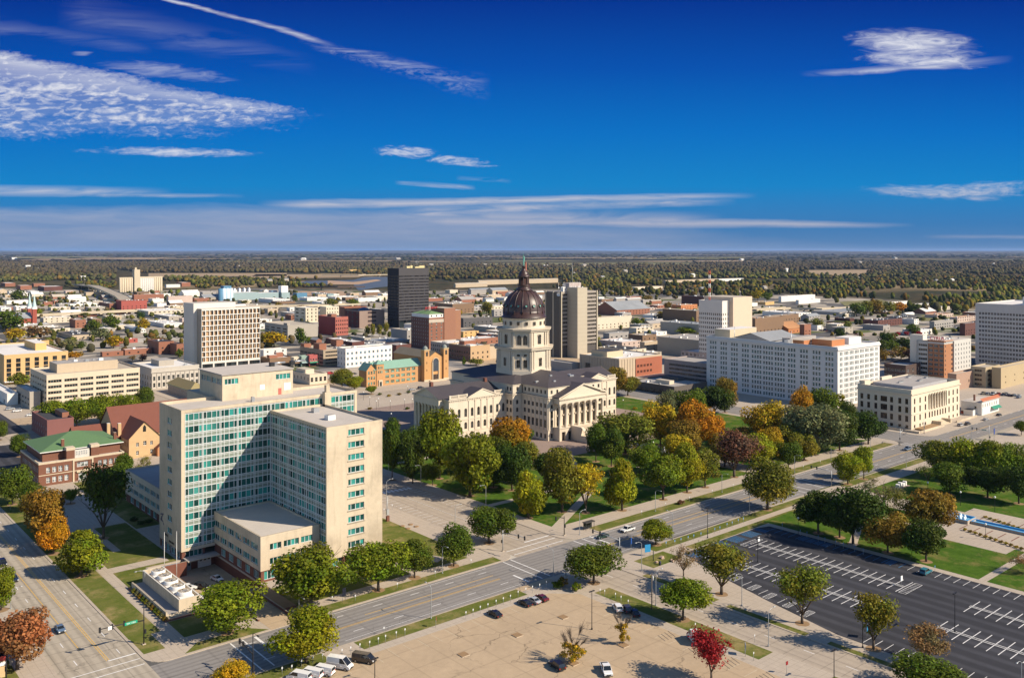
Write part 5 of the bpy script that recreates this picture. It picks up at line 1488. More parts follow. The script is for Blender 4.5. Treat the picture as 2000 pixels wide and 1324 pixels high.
cathedral()
T, d = bld('white four-storey building with small blue windows behind the patina-roofed school', (675, 719, 683, 658.7, 765.6), (0.70, 0.66, 0.60), 'G', (11, 3, 1.9, 2.0, 2.0, 4.4), (3, 3, 1.2, 2.2, 2.0, 4.4), glass=BLUEG, frame=WHITE); units(T, d, 3, 8)
T, d = bld('open-deck parking garage with brick stair towers in front of the white building', (631.5, 714, 686, 586, 700), (0.36, 0.285, 0.20), 'T', (2, 4, 13, 1.5, .9, 3.1), (6, 3, 6.0, 1.6, 1.5, 3.1), name='parking_garage', cat='parking garage', boxes=((.02, .22, .2, .45, 5.4, 'br', 'B', 'stair_tower'), (.75, .95, .55, .8, 5.8, 'br', 'B', 'stair_tower'), (.0, .2, .82, .97, 3.4, 'br', 'B', 'stair_tower')), glass=glassmat((.012, .011, .010), .6, .5, 1.2)); GARAGE = d  # near-black panes, not glazing: they paint the shade inside the open decks
for (l, c, w, r, f) in (('narrow cream shop with a dark shaded front', (574, 717, 700, 569, 589), 'cr', 'W', 'bn'), ('narrow sage-green painted shop', (589, 716.5, 697.5, 586, 604.5), (.25, .33, .28), 'W', 'te'), ('narrow red painted shop with a green awning', (604.5, 716, 696, 600, 620), (.38, .10, .09), 'D', 'rd')):
    T, d = bld(l + ' in the row beside the open-deck garage', c, w, r, (3, 1, 1.3, 1.8, 4.6, 3), None, frame=WHITE, name='shop', cat='shop')
    m = MB(); m.box(d[0] + .4, d[0] + d[2] - .4, d[1] - .06, d[1] - .003, .2, 2.8, DARKG, 'n'); m.build('shopfront', T)
    m = MB(); m.poly([(d[0], d[1] - .003, 4.0), (d[0] + d[2], d[1] - .003, 4.0), (d[0] + d[2], d[1] - 1.6, 3.1), (d[0], d[1] - 1.6, 3.1)][::-1], M((.05, .22, .13)) if 'red' in l else wallm(f)); m.build('awning', T)
T, d = bld('brown brick two-storey block with stone-trimmed windows beside the narrow shops', (527, 717, 702, 509, 572), 'bn', 'W', (6, 1, 1.8, 1.8, 4.4, 3), None, frame=WHITE, boxes=((.1, .45, .3, .55, 2.8, 'br', 'W'), (.5, .8, .55, .8, 4.0, 'br', 'W')))
T, d = bld('red painted brick warehouse with a dark blank flank beside the open garage', (655, 656, 621, 622, 680), (0.36, 0.115, 0.085), 'G', (6, 4, 1.4, 2.1, 2.5, 4.4), None, wall_w=(.24, .05, .045), boxes=((.1, .5, .3, .55, 3.6, 'br', 'G'),))  # west flank's shade is put into its deeper red wall colour
T, d = bld('brown concrete garage with deep open decks beside the black tower', (702, 641, 609, 675, 751), (0.26, 0.19, 0.155), 'D', (3, 4, 12.5, 2.8, 1.5, 5.2), (3, 4, 4, 3, 1.5, 5.2), name='parking_garage', cat='parking garage', wall_w=(.13, .03, .025), glass=glassmat((.03, .008, .008), .6, .4, 1.8))  # dark red panes stand in for the shaded interior of the decks
m = MB(); a, b, la, lb, h = d
m.lathe([(7, h), (6.6, h + 1.6), (5, h + 3), (2.5, h + 4), (.1, h + 4.3)], M((.05, .09, .16), .4), 14, (a + la * .45, b + lb * .5)); m.build('domed_skylight', T)
bld('dull red brick block behind the brown open garage', (673, 634, 601.5, 662, 716), 'br', 'B', None, None)
T, d = bld('cream stone office block with dark ribbon windows on its shaded side', (597, 632, 602.5, 575, 621), (0.60, 0.52, 0.39), 'W', (3, 4, 1.6, 2.6, 3, 4.6), (2, 4, 8, 2.0, 3, 4.6), cap='w')
bld('cream plain-fronted block joined behind the cream office block', (637, 628, 600.5, 625, 662), (0.60, 0.53, 0.40), 'W', (5, 3, 1.4, 2.0, 6, 5), None, cap='w')
T, d = bld('grey concrete parking garage with slotted decks east of the gridded slab', (562, 661, 637, 517, 621), 'gt', 'T', None, (4, 3, 9, 1.6, 2.6, 3.2), name='parking_garage', cat='parking garage', boxes=((0.02, .12, .05, .2, 3, 'gt', 'T'),))
# black tower
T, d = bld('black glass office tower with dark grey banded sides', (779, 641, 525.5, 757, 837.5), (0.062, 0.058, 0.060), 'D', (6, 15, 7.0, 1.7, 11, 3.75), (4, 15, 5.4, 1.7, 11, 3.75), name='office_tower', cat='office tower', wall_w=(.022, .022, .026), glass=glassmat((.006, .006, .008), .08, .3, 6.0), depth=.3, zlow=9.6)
m = MB(); a, b, la, lb, h = d; m.box(a + 3, a + la - 3, b + 3, b + lb - 3, 0, 9.7, DARKG)
for i in range(5): m.box(a + .4 + i * (la - 1.4) / 4, a + 1.4 + i * (la - 1.4) / 4, b + .3, b + 1.3, 0, 9.65, BLACKM)
m.build('lobby', T); m = MB(); m.poly([(a, b, 9.6), (a, b + lb, 9.6), (a + la, b + lb, 9.6), (a + la, b, 9.6)], BLACKM); m.build('soffit', T)
for k, (u, s, hh) in enumerate(((.38, 3, 3.2), (.5, 2, 4.0), (.66, 4, 2.4), (.8, 5, 3.6))): m = MB(); m.box(a + la * u, a + la * u + s * 1.6, b + 8, b + 8 + s, h, h + hh, wallm((.60, .50, .26)), 'b'); m.build('roof_vent', T)
for u in (.72, .78): m = MB(); m.tube([(a + la * u, b + 10, h), (a + la * u, b + 10, h + 12)], .14, METAL, 5); m.build('mast', T)
# brick hotel
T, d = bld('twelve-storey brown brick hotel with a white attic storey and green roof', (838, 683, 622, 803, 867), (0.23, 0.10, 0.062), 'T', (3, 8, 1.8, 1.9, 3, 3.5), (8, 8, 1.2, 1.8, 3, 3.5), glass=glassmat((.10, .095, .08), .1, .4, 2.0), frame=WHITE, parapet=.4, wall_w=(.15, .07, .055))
a, b, la, lb, h = d; m = MB(); m.box(a + .5, a + la - .2, b + .5, b + lb - .5, h + .1, h + 3.8, WHITE)
at = m.build('attic', T); m = MB(); hip(m, a + .5, a + la - .2, b + .5, b + lb - .5, h + 3.9, h + 6.6, M((.15, .24, .10), .8), .3, 'y'); m.build('roof', T)
for i in range(3): link('window', window_mesh(1.6, 1.9, 2, 1, DARKG, WHITE, .1, .1, i), at, Vector((a + 2.5 + i * la / 3, b + .48, h + 1.2)) - wloc(at))
m = MB(); m.box(a - .1, a + la + .1, b - .12, b - .003, h - 4.4, h - 1.2, M((.45, .38, .3)), 'n'); m.build('cornice', T)
q = MB(); x2 = a + la + .02; w2 = ext(x2, b, 889, 'a'); h2 = zat(602, x2, b); q.box(x2, x2 + w2, b - .6, b + 22, 0, h2, M((.28, .135, .085), .9, .1), 'b', roofm('T')); w3 = ext(x2 + w2, b + 4, 900, 'a'); q.box(x2 + w2, x2 + w2 + w3, b + 4, b + 20, 0, h2 - 3, M((.30, .15, .09), .9, .1), 'b', roofm('W')); q.build('stair_core', T)
sg = link('lettering', text_mesh('JAYHAWK', 3.4, M((.42, .03, .03), .5), .15), T, Vector((a + la * .2, b + 12, h2 - 1.0)) - wloc(T)); sg.rotation_euler = (R(90), 0, 0)
m = MB(); m.tube([(a + la * .2, b + 12.2, h + 5.5), (a + la * .2, b + 12.2, h2 + 2.5)], .12, BLACKM, 4); m.box(a + la * .2, a + la * .2 + 19, b + 12.15, b + 12.3, h2 - 1.3, h2 - 1.0, BLACKM); m.build('sign_frame', T)
# long block south of it
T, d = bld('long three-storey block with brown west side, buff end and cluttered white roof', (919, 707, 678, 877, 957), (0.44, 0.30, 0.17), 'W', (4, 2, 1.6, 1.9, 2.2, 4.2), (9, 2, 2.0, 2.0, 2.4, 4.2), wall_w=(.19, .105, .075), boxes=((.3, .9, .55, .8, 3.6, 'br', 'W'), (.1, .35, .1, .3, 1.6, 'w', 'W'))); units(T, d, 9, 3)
a, b, la, lb, h = d; lb2 = ext(a, b + lb, 841, 'b')
T, d2 = bld('pale stone three-storey block adjoining the brown long block', None, (0.40, 0.335, 0.27), 'W', None, (9, 3, 1.5, 2.0, 1.6, 3.8), xyz=(a, b + lb + .03, la + 8, lb2, h - .3)); units(T, d2, 4, 9)
bld('plain buff flank building east of the long block', None, 'tn', 'T', None, None, xyz=(a + la + .05, b + 6, 14, 30, h - 2.5))


# --- bank tower
def bank():
    a, b, la, lb, h = dims((1096, 699, 570.5, 1064.4, 1167)); T = thing('office_tower', 'tall beige concrete bank tower with dark ribbed sides and a projecting blank core', 'office tower', (a + la / 2, b + lb / 2, 0))
    con = M((0.42, 0.365, 0.275), .85, .07, .2); dk = M((0.085, 0.075, 0.070), .6, .1, .3); gl = glassmat((.06, .05, .04), .1, .4, 1.5); st = M((.20, .18, .15), .6)
    m = MB(); wins = []; fl = 14; fh = (h - 9) / fl
    # west side: dark ribs between concrete piers
    m.box(a + .6, a + la, b + .6, b + lb, 0, h, dk, 'b', ROOFG)
    for u in (0, .49, 1.0): m.box(a - .2, a + .9, b + u * (lb - 1.4), b + u * (lb - 1.4) + 1.4, 0, h + .3, con)
    n = 26
    for i in range(n):
        y = b + 1.6 + (lb - 3.2) * i / (n - 1); m.box(a + .25, a + .6, y - .12, y + .12, 7, h - 1, st, 'e')
    for x in (a - .2, a + la - 1.2, a + la * .64): m.box(x, x + 1.3, b - .3, b + .9, 0, h + .3, con)
    rows = [(a + 1.2, a + la * .26), (a + la * .66 + 1.4, a + la - 1.3)]
    me = {}
    for (x0, x1) in rows:
        for k in range(fl):
            w = x1 - x0
            key = round(w, 1)
            if key not in me: me[key] = window_mesh(w, fh * .46, 5, 1, gl, st, .14, .1, 2)
            wins.append((me[key], (x0, b + .58, 8 + k * fh + fh * .3), 'S'))
            m.box(x0, x1, b + .35, b + .598, 8 + k * fh + fh * .78, 8 + (k + 1) * fh + fh * .28, M((.30, .26, .22), .7), 'n')
    m.build('wall', T); put_windows(T, wins)
    c = MB(); ax2 = a + ext(a, b, 1109, 'a'); bx2 = b + ext(ax2, b, 1128, 'b'); wc = ext(ax2, bx2, 1147, 'a'); hc = zat(562, ax2, bx2)
    c.box(ax2, ax2 + wc, bx2, b + .7, 0, hc, con, 'b', ROOFG)
    for i in range(16): z = 8 + i * (hc - 9) / 15; c.box(ax2 - .02, ax2 + wc + .02, bx2 - .02, b + .5, z, z + .12, M((.33, .28, .21)))
    c.build('core', T)
    # rooftop aerials
    rr = random.Random(4)
    for k in range(26):
        o = MB(); x, y = a + rr.uniform(1, la * .75), b + rr.uniform(1, lb * .7); z = h
        if k % 4 == 0: o.box(x, x + rr.uniform(1, 3), y, y + 1.5, z, z + rr.uniform(1.5, 5), WHITE if k % 8 else METAL)
        else: o.tube([(x, y, z), (x, y, z + rr.uniform(4, 9))], .11, WHITE if k % 2 else METAL, 5); o.box(x - .5, x + .5, y - .2, y + .2, z + 3.0, z + 4.2, WHITE)
        o.build('aerial', T)
    o = MB(); o.box(a + la * .42, a + la * .75, b + 10, b + 18, h, h + 7.5, M((.40, .33, .30)), 'b', ROOFW); o.build('penthouse', T)
    o = MB(); o.lathe([(.1, 0), (1.6, .4), (1.9, .9)], WHITE, 14, cap=False); me_ = o.mesh('dish'); q = link('dish', me_, T, Vector((a - .4, b + 2.5, h - 2.0)) - wloc(T)); q.rotation_euler = (0, R(-90), R(30))
    o = MB(); o.tube([(a + la * .55, b + 12, h + 7), (a + la * .55, b + 12, h + 26)], .3, METAL, 6, .08); o.build('mast', T)
    bld('low concrete podium with banded walls at the foot of the beige bank tower', (1117, 729, 712, 1066, 1134), 'gr', 'G', None, None)


bank()
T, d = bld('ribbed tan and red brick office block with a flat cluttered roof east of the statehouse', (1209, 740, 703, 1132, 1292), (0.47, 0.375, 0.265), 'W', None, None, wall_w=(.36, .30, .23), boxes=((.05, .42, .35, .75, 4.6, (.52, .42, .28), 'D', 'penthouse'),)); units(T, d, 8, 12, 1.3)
a, b, la, lb, h = d; m = MB(); x = a + ext(a, b, 1241, 'a')
hs = [(1.5 + i * 3.7 + j * 1.3, 2.5 + i * 3.7 + j * 1.3, z, z + 1.9) for i in range(5) for j in (0, 1) for z in (2.6, 7.0)]
opening_wall(m, (x, b - .5), 'S', a + la - x, 0, h - .6, [q for q in hs if q[1] < a + la - x - .3], .3, M((.34, .115, .065), .9, .1, .3)); m.box(x, a + la, b - .5, b - .01, 0, h - .6, M((.34, .115, .065), .9, .1, .3), 'sb')
m.build('brick_wall', T); put_windows(T, [(window_mesh(1.0, 1.9, 1, 1, DARKG, BRONZE, .1, .08, 1), (x + q[0], b - .2, q[2]), 'S') for q in hs if q[1] < a + la - x - .3])
m = MB()
for i in range(14): y = b + 2 + (lb - 4) * i / 13; m.box(a - .3, a - .003, y - .25, y + .25, 0, h, wallm((.36, .30, .23)), 'e')
for i in range(6): xx = a + (x - a) * i / 6; m.box(xx, xx + .4, b - .3, b - .003, 0, h, wallm((.47, .375, .265)), 'n')
m.build('wall_rib', T); m = MB(); m.box(a - .31, a - .301, b + lb * .72, b + lb * .84, 2, 9, DARKG); m.build('tall_window', T)
T, d = bld('single-storey drive-through hall with a wide pale flat roof and dark open bays', (1317, 774, 758, 1227, 1381), (.10, .085, .075), 'G', (5, 1, 6, 2.6, .4, 3), (7, 1, 6, 2.8, .3, 3), boxes=((.28, .42, .3, .6, 2.4, 'cr', 'T'), (.75, .95, .45, .8, 2.6, 'dg', 'D'))); units(T, d, 5, 21)  # bays have no glazing; dark panes paint the shade under the roof
T, d = bld('mauve-grey parking garage with slotted decks west of the long white office building', (1400, 753, 715, 1297, 1445), 'mv', 'G', None, (8, 4, 8.5, 1.5, 1.4, 3.0), name='parking_garage', cat='parking garage')
T, d = bld('pale office block with satellite dishes on its white roof behind the mauve-grey garage', (1402, 716, 694, 1330, 1450), 'pk', 'W', None, (9, 2, 1.6, 2, 3, 3.6))
for k in range(2):
    o = MB(); o.lathe([(.1, 0), (1.5, .25), (2.6, 1.0)], WHITE, 16, cap=False); q = link('dish', o.mesh('dish'), T, Vector((d[0] + 4 + k * 6, d[1] + d[3] * .35, d[4] + 2.2)) - wloc(T)); q.rotation_euler = (R(50), 0, R(-30)); o = MB(); o.tube([(d[0] + 4 + k * 6, d[1] + d[3] * .35, d[4]), (d[0] + 4 + k * 6, d[1] + d[3] * .35, d[4] + 2.2)], .3, WHITE, 6); o.build('dish_mount', T)


# --- long white office building
T, d = bld('long ten-storey white office building with clustered windows on every floor', (1636, 796, 682, 1380, 1718), (0.60, 0.58, 0.555), 'W', (2, 10, 1.15, 2.1, 1.6, 3.35, {'margin': 1.0, 'groups': [2, 3, 3, 3, 3, 3, 3, 2]}), (2, 10, 1.35, 2.1, 1.6, 3.35, {'margin': 1.2, 'groups': [3, 3, 3, 3, 4, 4, 4, 3, 3, 3, 3]}), glass=glassmat((.035, .075, .068), .06, .5, 2.6), frame=WHITE, name='office_building', cat='office building', parapet=1.2)
a, b, la, lb, h = d; m = MB(); wmx = wallm((.60, .58, .555))
m.box(a - .7, a + la + .3, b - .7, b - .05, h - 1.0, h + .2, wmx); m.box(a - .7, a - .05, b - .05, b + lb + .3, h - 1.0, h + .2, wmx); m.box(a - .3, a - .003, b, b + lb, 7.7, 8.2, wmx, 'e'); m.box(a, a + la, b - .3, b - .003, 7.7, 8.2, wmx, 'n'); m.build('cornice', T)
for k, (x0, x1, y0, y1, hh, w, r) in enumerate(((.2, .5, .1, .24, 4.0, 'or', 'T'), (.05, .3, .25, .33, 3.2, 'or', 'T'), (.1, .7, .84, .97, 6.0, (.52, .43, .30), 'W'), (.6, .9, .1, .2, 4.2, 'w', 'W'), (.2, .8, .4, .46, 3.0, 'gr', 'G'))):
    m = MB(); m.box(a + la * x0, a + la * x1, b + lb * y0, b + lb * y1, h, h + hh, wallm(w), 'b', roofm(r)); m.build('roof_house', T)
m = MB(); gable(m, a + la * .1, a + la * .8, b + lb * .52, b + lb * .82, h + .8, h + 5, roofm('S'), wallm('gr'), 'x'); m.build('skylight_roof', T)
units(T, (a, b + lb * .2, la, lb * .3, h), 12, 31, 1.4)
for y in (.33, .77):
    m = MB(); m.tube([(a + .8, b + lb * y, h - 6), (a + .8, b + lb * y, h + 9)], .16, METAL, 5); m.build('flagpole', T)
# --- white and tan tower with the mast
T, d = bld('white fourteen-storey tower with a grid of small windows and a blank tan slab', (1410.6, 717, 590, 1365, 1424), (0.62, 0.575, 0.52), 'W', (3, 11, 1.2, 2.0, 5, 3.75), (12, 11, 1.2, 2.0, 5, 3.75), name='office_tower', cat='office tower')
a, b, la, lb, h = d; q = MB(); a2, b2 = a + la + .03, b - 4; w2 = ext(a2, b2, 1469, 'a'); h2 = zat(581, a2, b2); q.box(a2, a2 + w2, b2, b2 + 30, 0, h2, M((.56, .44, .325), .85, .06, .2), 'b', roofm('T')); q.build('blank_slab', T)
mx = thing('radio_mast', 'red and white lattice radio mast rising from the roof of the white fourteen-storey tower', 'mast', (a + la * .3, b + lb * .62, h))
mxx, mxy = a + la * .3, b + lb * .62; zt = zat(528, mxx, mxy)
RDM, WHM = M((.42, .07, .04)), M((.72, .7, .68)); m = MB(); nseg = 7; z0 = h
for k in range(nseg):
    za, zb = z0 + (zt - z0) * k / nseg, z0 + (zt - z0) * (k + 1) / nseg; mm = WHM if k % 2 else RDM
    for (dx, dy) in ((.8, 0), (-.4, .7), (-.4, -.7)): m.tube([(mxx + dx, mxy + dy, za), (mxx + dx, mxy + dy, zb)], .14, mm, 5)
    for i, (p0, p1) in enumerate((((.8, 0), (-.4, .7)), ((-.4, .7), (-.4, -.7)), ((-.4, -.7), (.8, 0)))):
        m.tube([(mxx + p0[0], mxy + p0[1], za), (mxx + p1[0], mxy + p1[1], zb)], .09, mm, 4)
m.build('lattice', mx)


# --- small classical hall at the crossing
def hall():
    a, b, la, lb, h = dims((1780, 840, 768, 1675, 1874)); st = M((0.62, 0.53, 0.40), .85, .08, .2, .1); T = thing('courthouse', 'cream classical courthouse with a recessed colonnade and balustraded roof', 'courthouse', (a + la / 2, b + lb / 2, 0))
    m = MB(); wins = []; gl = glassmat((.055, .035, .022), .1, .4, 1.8); fr = M((.10, .06, .04))
    rows = ((.6, 1.8), (4.2, 3.2), (9.0, 3.2), (13.6, 3.0))
    c0, c1 = la * .33, la * .72
    us = [c0 * (i + .6) / 3.1 for i in range(3)] + [c1 + (la - c1) * (i + .55) / 3.1 for i in range(3)]
    hs = [(u - .8, u + .8, z, z + hh) for u in us for z, hh in rows]
    mid = [c0 + (c1 - c0) * (i + .5) / 7 for i in range(7)]
    hs2 = [(u - .8, u + .8, 4.2, 7.4) for u in mid]
    opening_wall(m, (a, b), 'S', c0, 0, h, [q for q in hs if q[1] < c0], .35, st)
    opening_wall(m, (a + c1, b), 'S', la - c1, 0, h, [(q[0] - c1, q[1] - c1, q[2], q[3]) for q in hs if q[0] > c1], .35, st)
    opening_wall(m, (a + c0, b), 'S', c1 - c0, 0, 8.2, [(q[0] - c0, q[1] - c0, q[2], q[3]) for q in hs2], .35, st)
    m.box(a + c0, a + c1, b + .02, b + 2.6, 8.0, 8.2, st); m.box(a + c0, a + c1, b + .02, b + 2.6, 17.4, h, st, 'n')
    m.poly([(a + c0, b, 17.4), (a + c1, b, 17.4), (a + c1, b, h), (a + c0, b, h)], st)
    m.box(a + c0, a + c1, b + 2.6, b + 2.9, 8.2, 17.4, st); m.box(a + c0 - .3, a + c0, b + .4, b + 2.7, 8.2, 17.4, st); m.box(a + c1, a + c1 + .3, b + .4, b + 2.7, 8.2, 17.4, st)
    for q in hs + hs2: wins.append((window_mesh(q[1] - q[0], q[3] - q[2], 2, 3, gl, fr, .08, .1, int(q[0]) % 3), (a + q[0], b + .35, q[2]), 'S'))
    for u in mid: wins.append((window_mesh(1.6, 6.5, 2, 3, gl, fr, .08, .1, 1), (a + u - .8, b + 2.58, 9.2), 'S'))
    uw = [2.6, 6.4, 11.0, 15.4, 20.0, 24.2, 28.2]
    hw = [(u - (.85 if i != 3 else 1.9), u + (.85 if i != 3 else 1.9), z, z + hh) for i, u in enumerate(uw) for z, hh in rows if u < lb - 1.5]
    opening_wall(m, (a, b), 'W', lb, 0, h, hw, .35, st)
    for q in hw: wins.append((window_mesh(q[1] - q[0], q[3] - q[2], 2 if q[1] - q[0] < 2 else 3, 3, gl, fr, .08, .1, int(q[0]) % 3), (a + .35, b + q[1], q[2]), 'W'))
    m.box(a, a + la, b, b + lb, 0, h, st, 'swtb'); m.build('wall', T)
    for i in range(8):
        o = MB(); column(o, a + c0 + (c1 - c0) * i / 7 + (0.7 if i == 0 else -.7 if i == 7 else 0), b + .85, 8.2, 17.4, .62, st); o.build('column', T)
    c = MB()
    c.box(a - .6, a + la + .6, b - .6, b - .003, h - 1.1, h - .4, st); c.box(a - .6, a - .003, b, b + lb + .3, h - 1.1, h - .4, st)
    c.box(a, a + la, b - .2, b - .003, 8.0, 8.5, st, 'n'); c.box(a - .2, a - .003, b, b + lb, 8.0, 8.5, st, 'e'); c.build('cornice', T)
    p, r = roof_slab(a, a + la, b, b + lb, h - .2, st, ROOFG, 1.9, .6, st); p.build('parapet', T); r.build('roof', T)
    u = MB(); u.box(a + la * .24, a + la * .96, b + lb * .2, b + lb * .95, h - .2, h + 1.5, M((.36, .35, .35)), 'b', ROOFG); u.build('raised_roof', T)
    for (x, y, w, l) in ((.1, .3, .03, .16), (.1, .6, .03, .16), (.1, .85, .03, .1), (.35, .55, .1, .03), (.6, .4, .07, .05), (.75, .75, .07, .05), (.85, .5, .04, .04)):
        u = MB(); z = h - .2 if x < .24 else h + 1.5; u.box(a + la * x, a + la * (x + w), b + lb * y, b + lb * (y + l), z, z + .9, METAL, 'b', roofm('D')); u.build('skylight', T)
    u = MB(); u.box(a + la * .02, a + la * .12, b + lb * .88, b + lb * .99, h, h + 3.6, st); u.box(a + la * .42, a + la * .62, b + lb * .95, b + lb, h, h + 3.2, st); u.build('roof_house', T)
    s = MB(); xm = a + (c0 + c1) / 2
    for k in range(8): s.box(xm - 5, xm + 5, b - 5.6 + k * .7, b, k * .2, .2 + k * .2, STONE)
    for x in (xm - 7, xm + 5): s.box(x, x + 2, b - 5, b, 0, 2.2, STONES)
    s.build('stair', T); put_windows(T, wins)
    t = thing('retaining_wall', 'low pale stone terrace wall in front of the classical courthouse', 'wall', (a + la / 2, b - 8, 0)); w = MB()
    w.box(a - 7, a + la * .52 - 8, b - 7.4, b - 7.0, 0, 1.3, STONES); w.box(a + la * .52 + 8, a + la + 6, b - 7.4, b - 7.0, 0, 1.3, STONES); w.box(a - 7, a - 6.6, b - 7, b + 24, 0, 1.1, STONES); w.box(a + 2, a + la * .5 - 8, b - 6.9, b - 1, 0, .9, MULCH)
    w.build('stone_wall', t)


hall()


# --- hotel with the red roof sign
def hotel():
    a, b, la, lb, h = dims((1844, 741, 667, 1790, 1861)); T = thing('hotel', 'seven-storey orange brick and pale grey hotel with a red rooftop sign', 'hotel', (a + la / 2, b + lb / 2, 0))
    ob = M((0.36, 0.165, 0.08), .85, .08, .4); gy = M((.50, .48, .44), .8, .05); m = MB(); wins = []; fr = M((.55, .53, .5))
    l1 = ext(a, b, 1812.5, 'b'); rows = [2.0 + k * 3.5 for k in range(7)]
    hw = [(u - 1.4, u + 1.4, z + .6, z + 2.6) for u in [l1 * .17, l1 * .5, l1 * .82] for z in rows]
    opening_wall(m, (a, b), 'W', l1, 0, h, hw, .25, ob)
    for q in hw: wins.append((window_mesh(2.8, 2.0, 3, 1, DARKG, fr, .12, .1, int(q[2]) % 3), (a + .25, b + q[1], q[2]), 'W'))
    hg = [(1.2, lb - l1 - 1.0, z + .5, z + 2.4) for z in rows]
    opening_wall(m, (a + 1.2, b + l1), 'W', lb - l1, 0, h - 1, hg, .25, gy)
    for q in hg: wins.append((window_mesh(q[1] - q[0], 1.9, 4, 1, DARKG, fr, .12, .1, 1), (a + 1.45, b + l1 + q[1], q[2]), 'W'))
    hs = [(1.6, 2.7, z + .6, z + 2.4) for z in rows] + [(la - 2.6, la - .8, z + .6, z + 2.4) for z in rows]
    opening_wall(m, (a, b), 'S', la, 0, h, hs, .25, ob)
    for q in hs: wins.append((window_mesh(q[1] - q[0], 1.8, 1, 1, DARKG, fr, .12, .1, 1), (a + q[0], b + .25, q[2]), 'S'))
    lg = ext(a + la, b - 1.0, 1896.5, 'a')
    hs = [(2.4 + i * (lg - 4) / 5.4, 3.5 + i * (lg - 4) / 5.4, z + .6, z + 2.5) for i in range(6) for z in rows]
    opening_wall(m, (a + la, b - 1), 'S', lg, 0, h - .6, hs, .25, gy)
    for q in hs: wins.append((window_mesh(1.1, 1.9, 1, 1, DARKG, fr, .12, .1, int(q[0]) % 3), (a + la + q[0], b - .75, q[2]), 'S'))
    m.box(a, a + la + lg, b, b + lb, 0, h - .6, gy, 'swt'); m.box(a + la - .01, a + la, b - 1, b, 0, h - .6, gy); m.box(a, a + .02, b + l1 - .3, b + l1, 0, h, ob)
    m.build('wall', T); p = MB(); p.box(a - .4, a + la, b - .4, b + l1 + .3, h - .05, h + .5, M((.44, .2, .1)), '', ROOFW); p.box(a - .15, a + la - .02, b - .15, b + l1 + .1, h - 2.2, h - .9, gy, '')
    p.build('cornice', T); r = MB(); r.box(a + 1.2, a + la + lg, b - .9, b + lb, h - .62, h - .3, gy, '', ROOFW); r.build('roof', T)
    t = MB(); t.box(a + 2, a + 9, b + lb - 4, b + lb + 6, 0, h + 3.4, M((.62, .58, .5)), '', ROOFW); t.build('stair_tower', T); put_windows(T, wins)
    units(T, (a + 8, b, lg, lb * .7, h), 8, 44, 1.2)
    c = link('lettering', text_mesh('CYRUS', 3.6, M((.45, .03, .03), .5), .2), T, Vector((a + 1.5, b + l1 * .95, h + .6)) - wloc(T)); c.rotation_euler = (R(90), 0, R(-90))
    bld('white garage ramp with stacked parapets behind the orange brick hotel', None, 'w', 'W', (1, 6, 6, 1.2, 2.6, 3.2), None, xyz=(a + la + lg + .5, b + 18, 10, 22, h - 3), name='parking_garage', cat='parking garage')


hotel()
T, d = bld('tall white office tower with close rows of square dark windows at the eastern edge', (2040, 730, 600, 1906, 2110), (0.50, 0.47, 0.45), 'W', None, (22, 12, 2.6, 1.9, 5, 3.55), name='office_tower', cat='office tower', glass=glassmat((.022, .022, .026), .07, .4, 1.6), boxes=((.2, .7, .05, .42, 6.5, 'w', 'W', 'penthouse'),))
m = MB(); n = 23
for i in range(n): y = d[1] + d[3] * i / (n - 1); m.box(d[0] - .25, d[0] - .003, y - .3, y + .3, 3, d[4], wallm((.50, .47, .45)), 'e')
m.build('wall_rib', T)
bld('tan parking garage in front of the white office tower', (1925, 758, 720, 1896, 1953), (.42, .34, .22), 'T', (2, 4, 5, 1.6, 1.5, 3.2), (3, 4, 5, 1.6, 1.5, 3.2), name='parking_garage', cat='parking garage')
bld('blank buff warehouse-like hall at the eastern edge', (1955, 760, 721, 1948, 2040), (.40, .31, .185), 'T', (5, 2, 1.5, 1.0, 3.5, 4), None)
bld('pinkish brick block at the foot of the orange brick hotel', (1868, 763, 733, 1858, 1916), (.34, .225, .165), 'T', (1, 1, 1.6, 2, 4, 3), None)
bld('dark brown brick block west of the orange brick hotel', (1769, 743, 716, 1727, 1798), (.075, .05, .042), 'S', (3, 2, 2.4, 2.2, 2, 4), (6, 2, 2.2, 2.0, 2, 4), frame=WHITE)


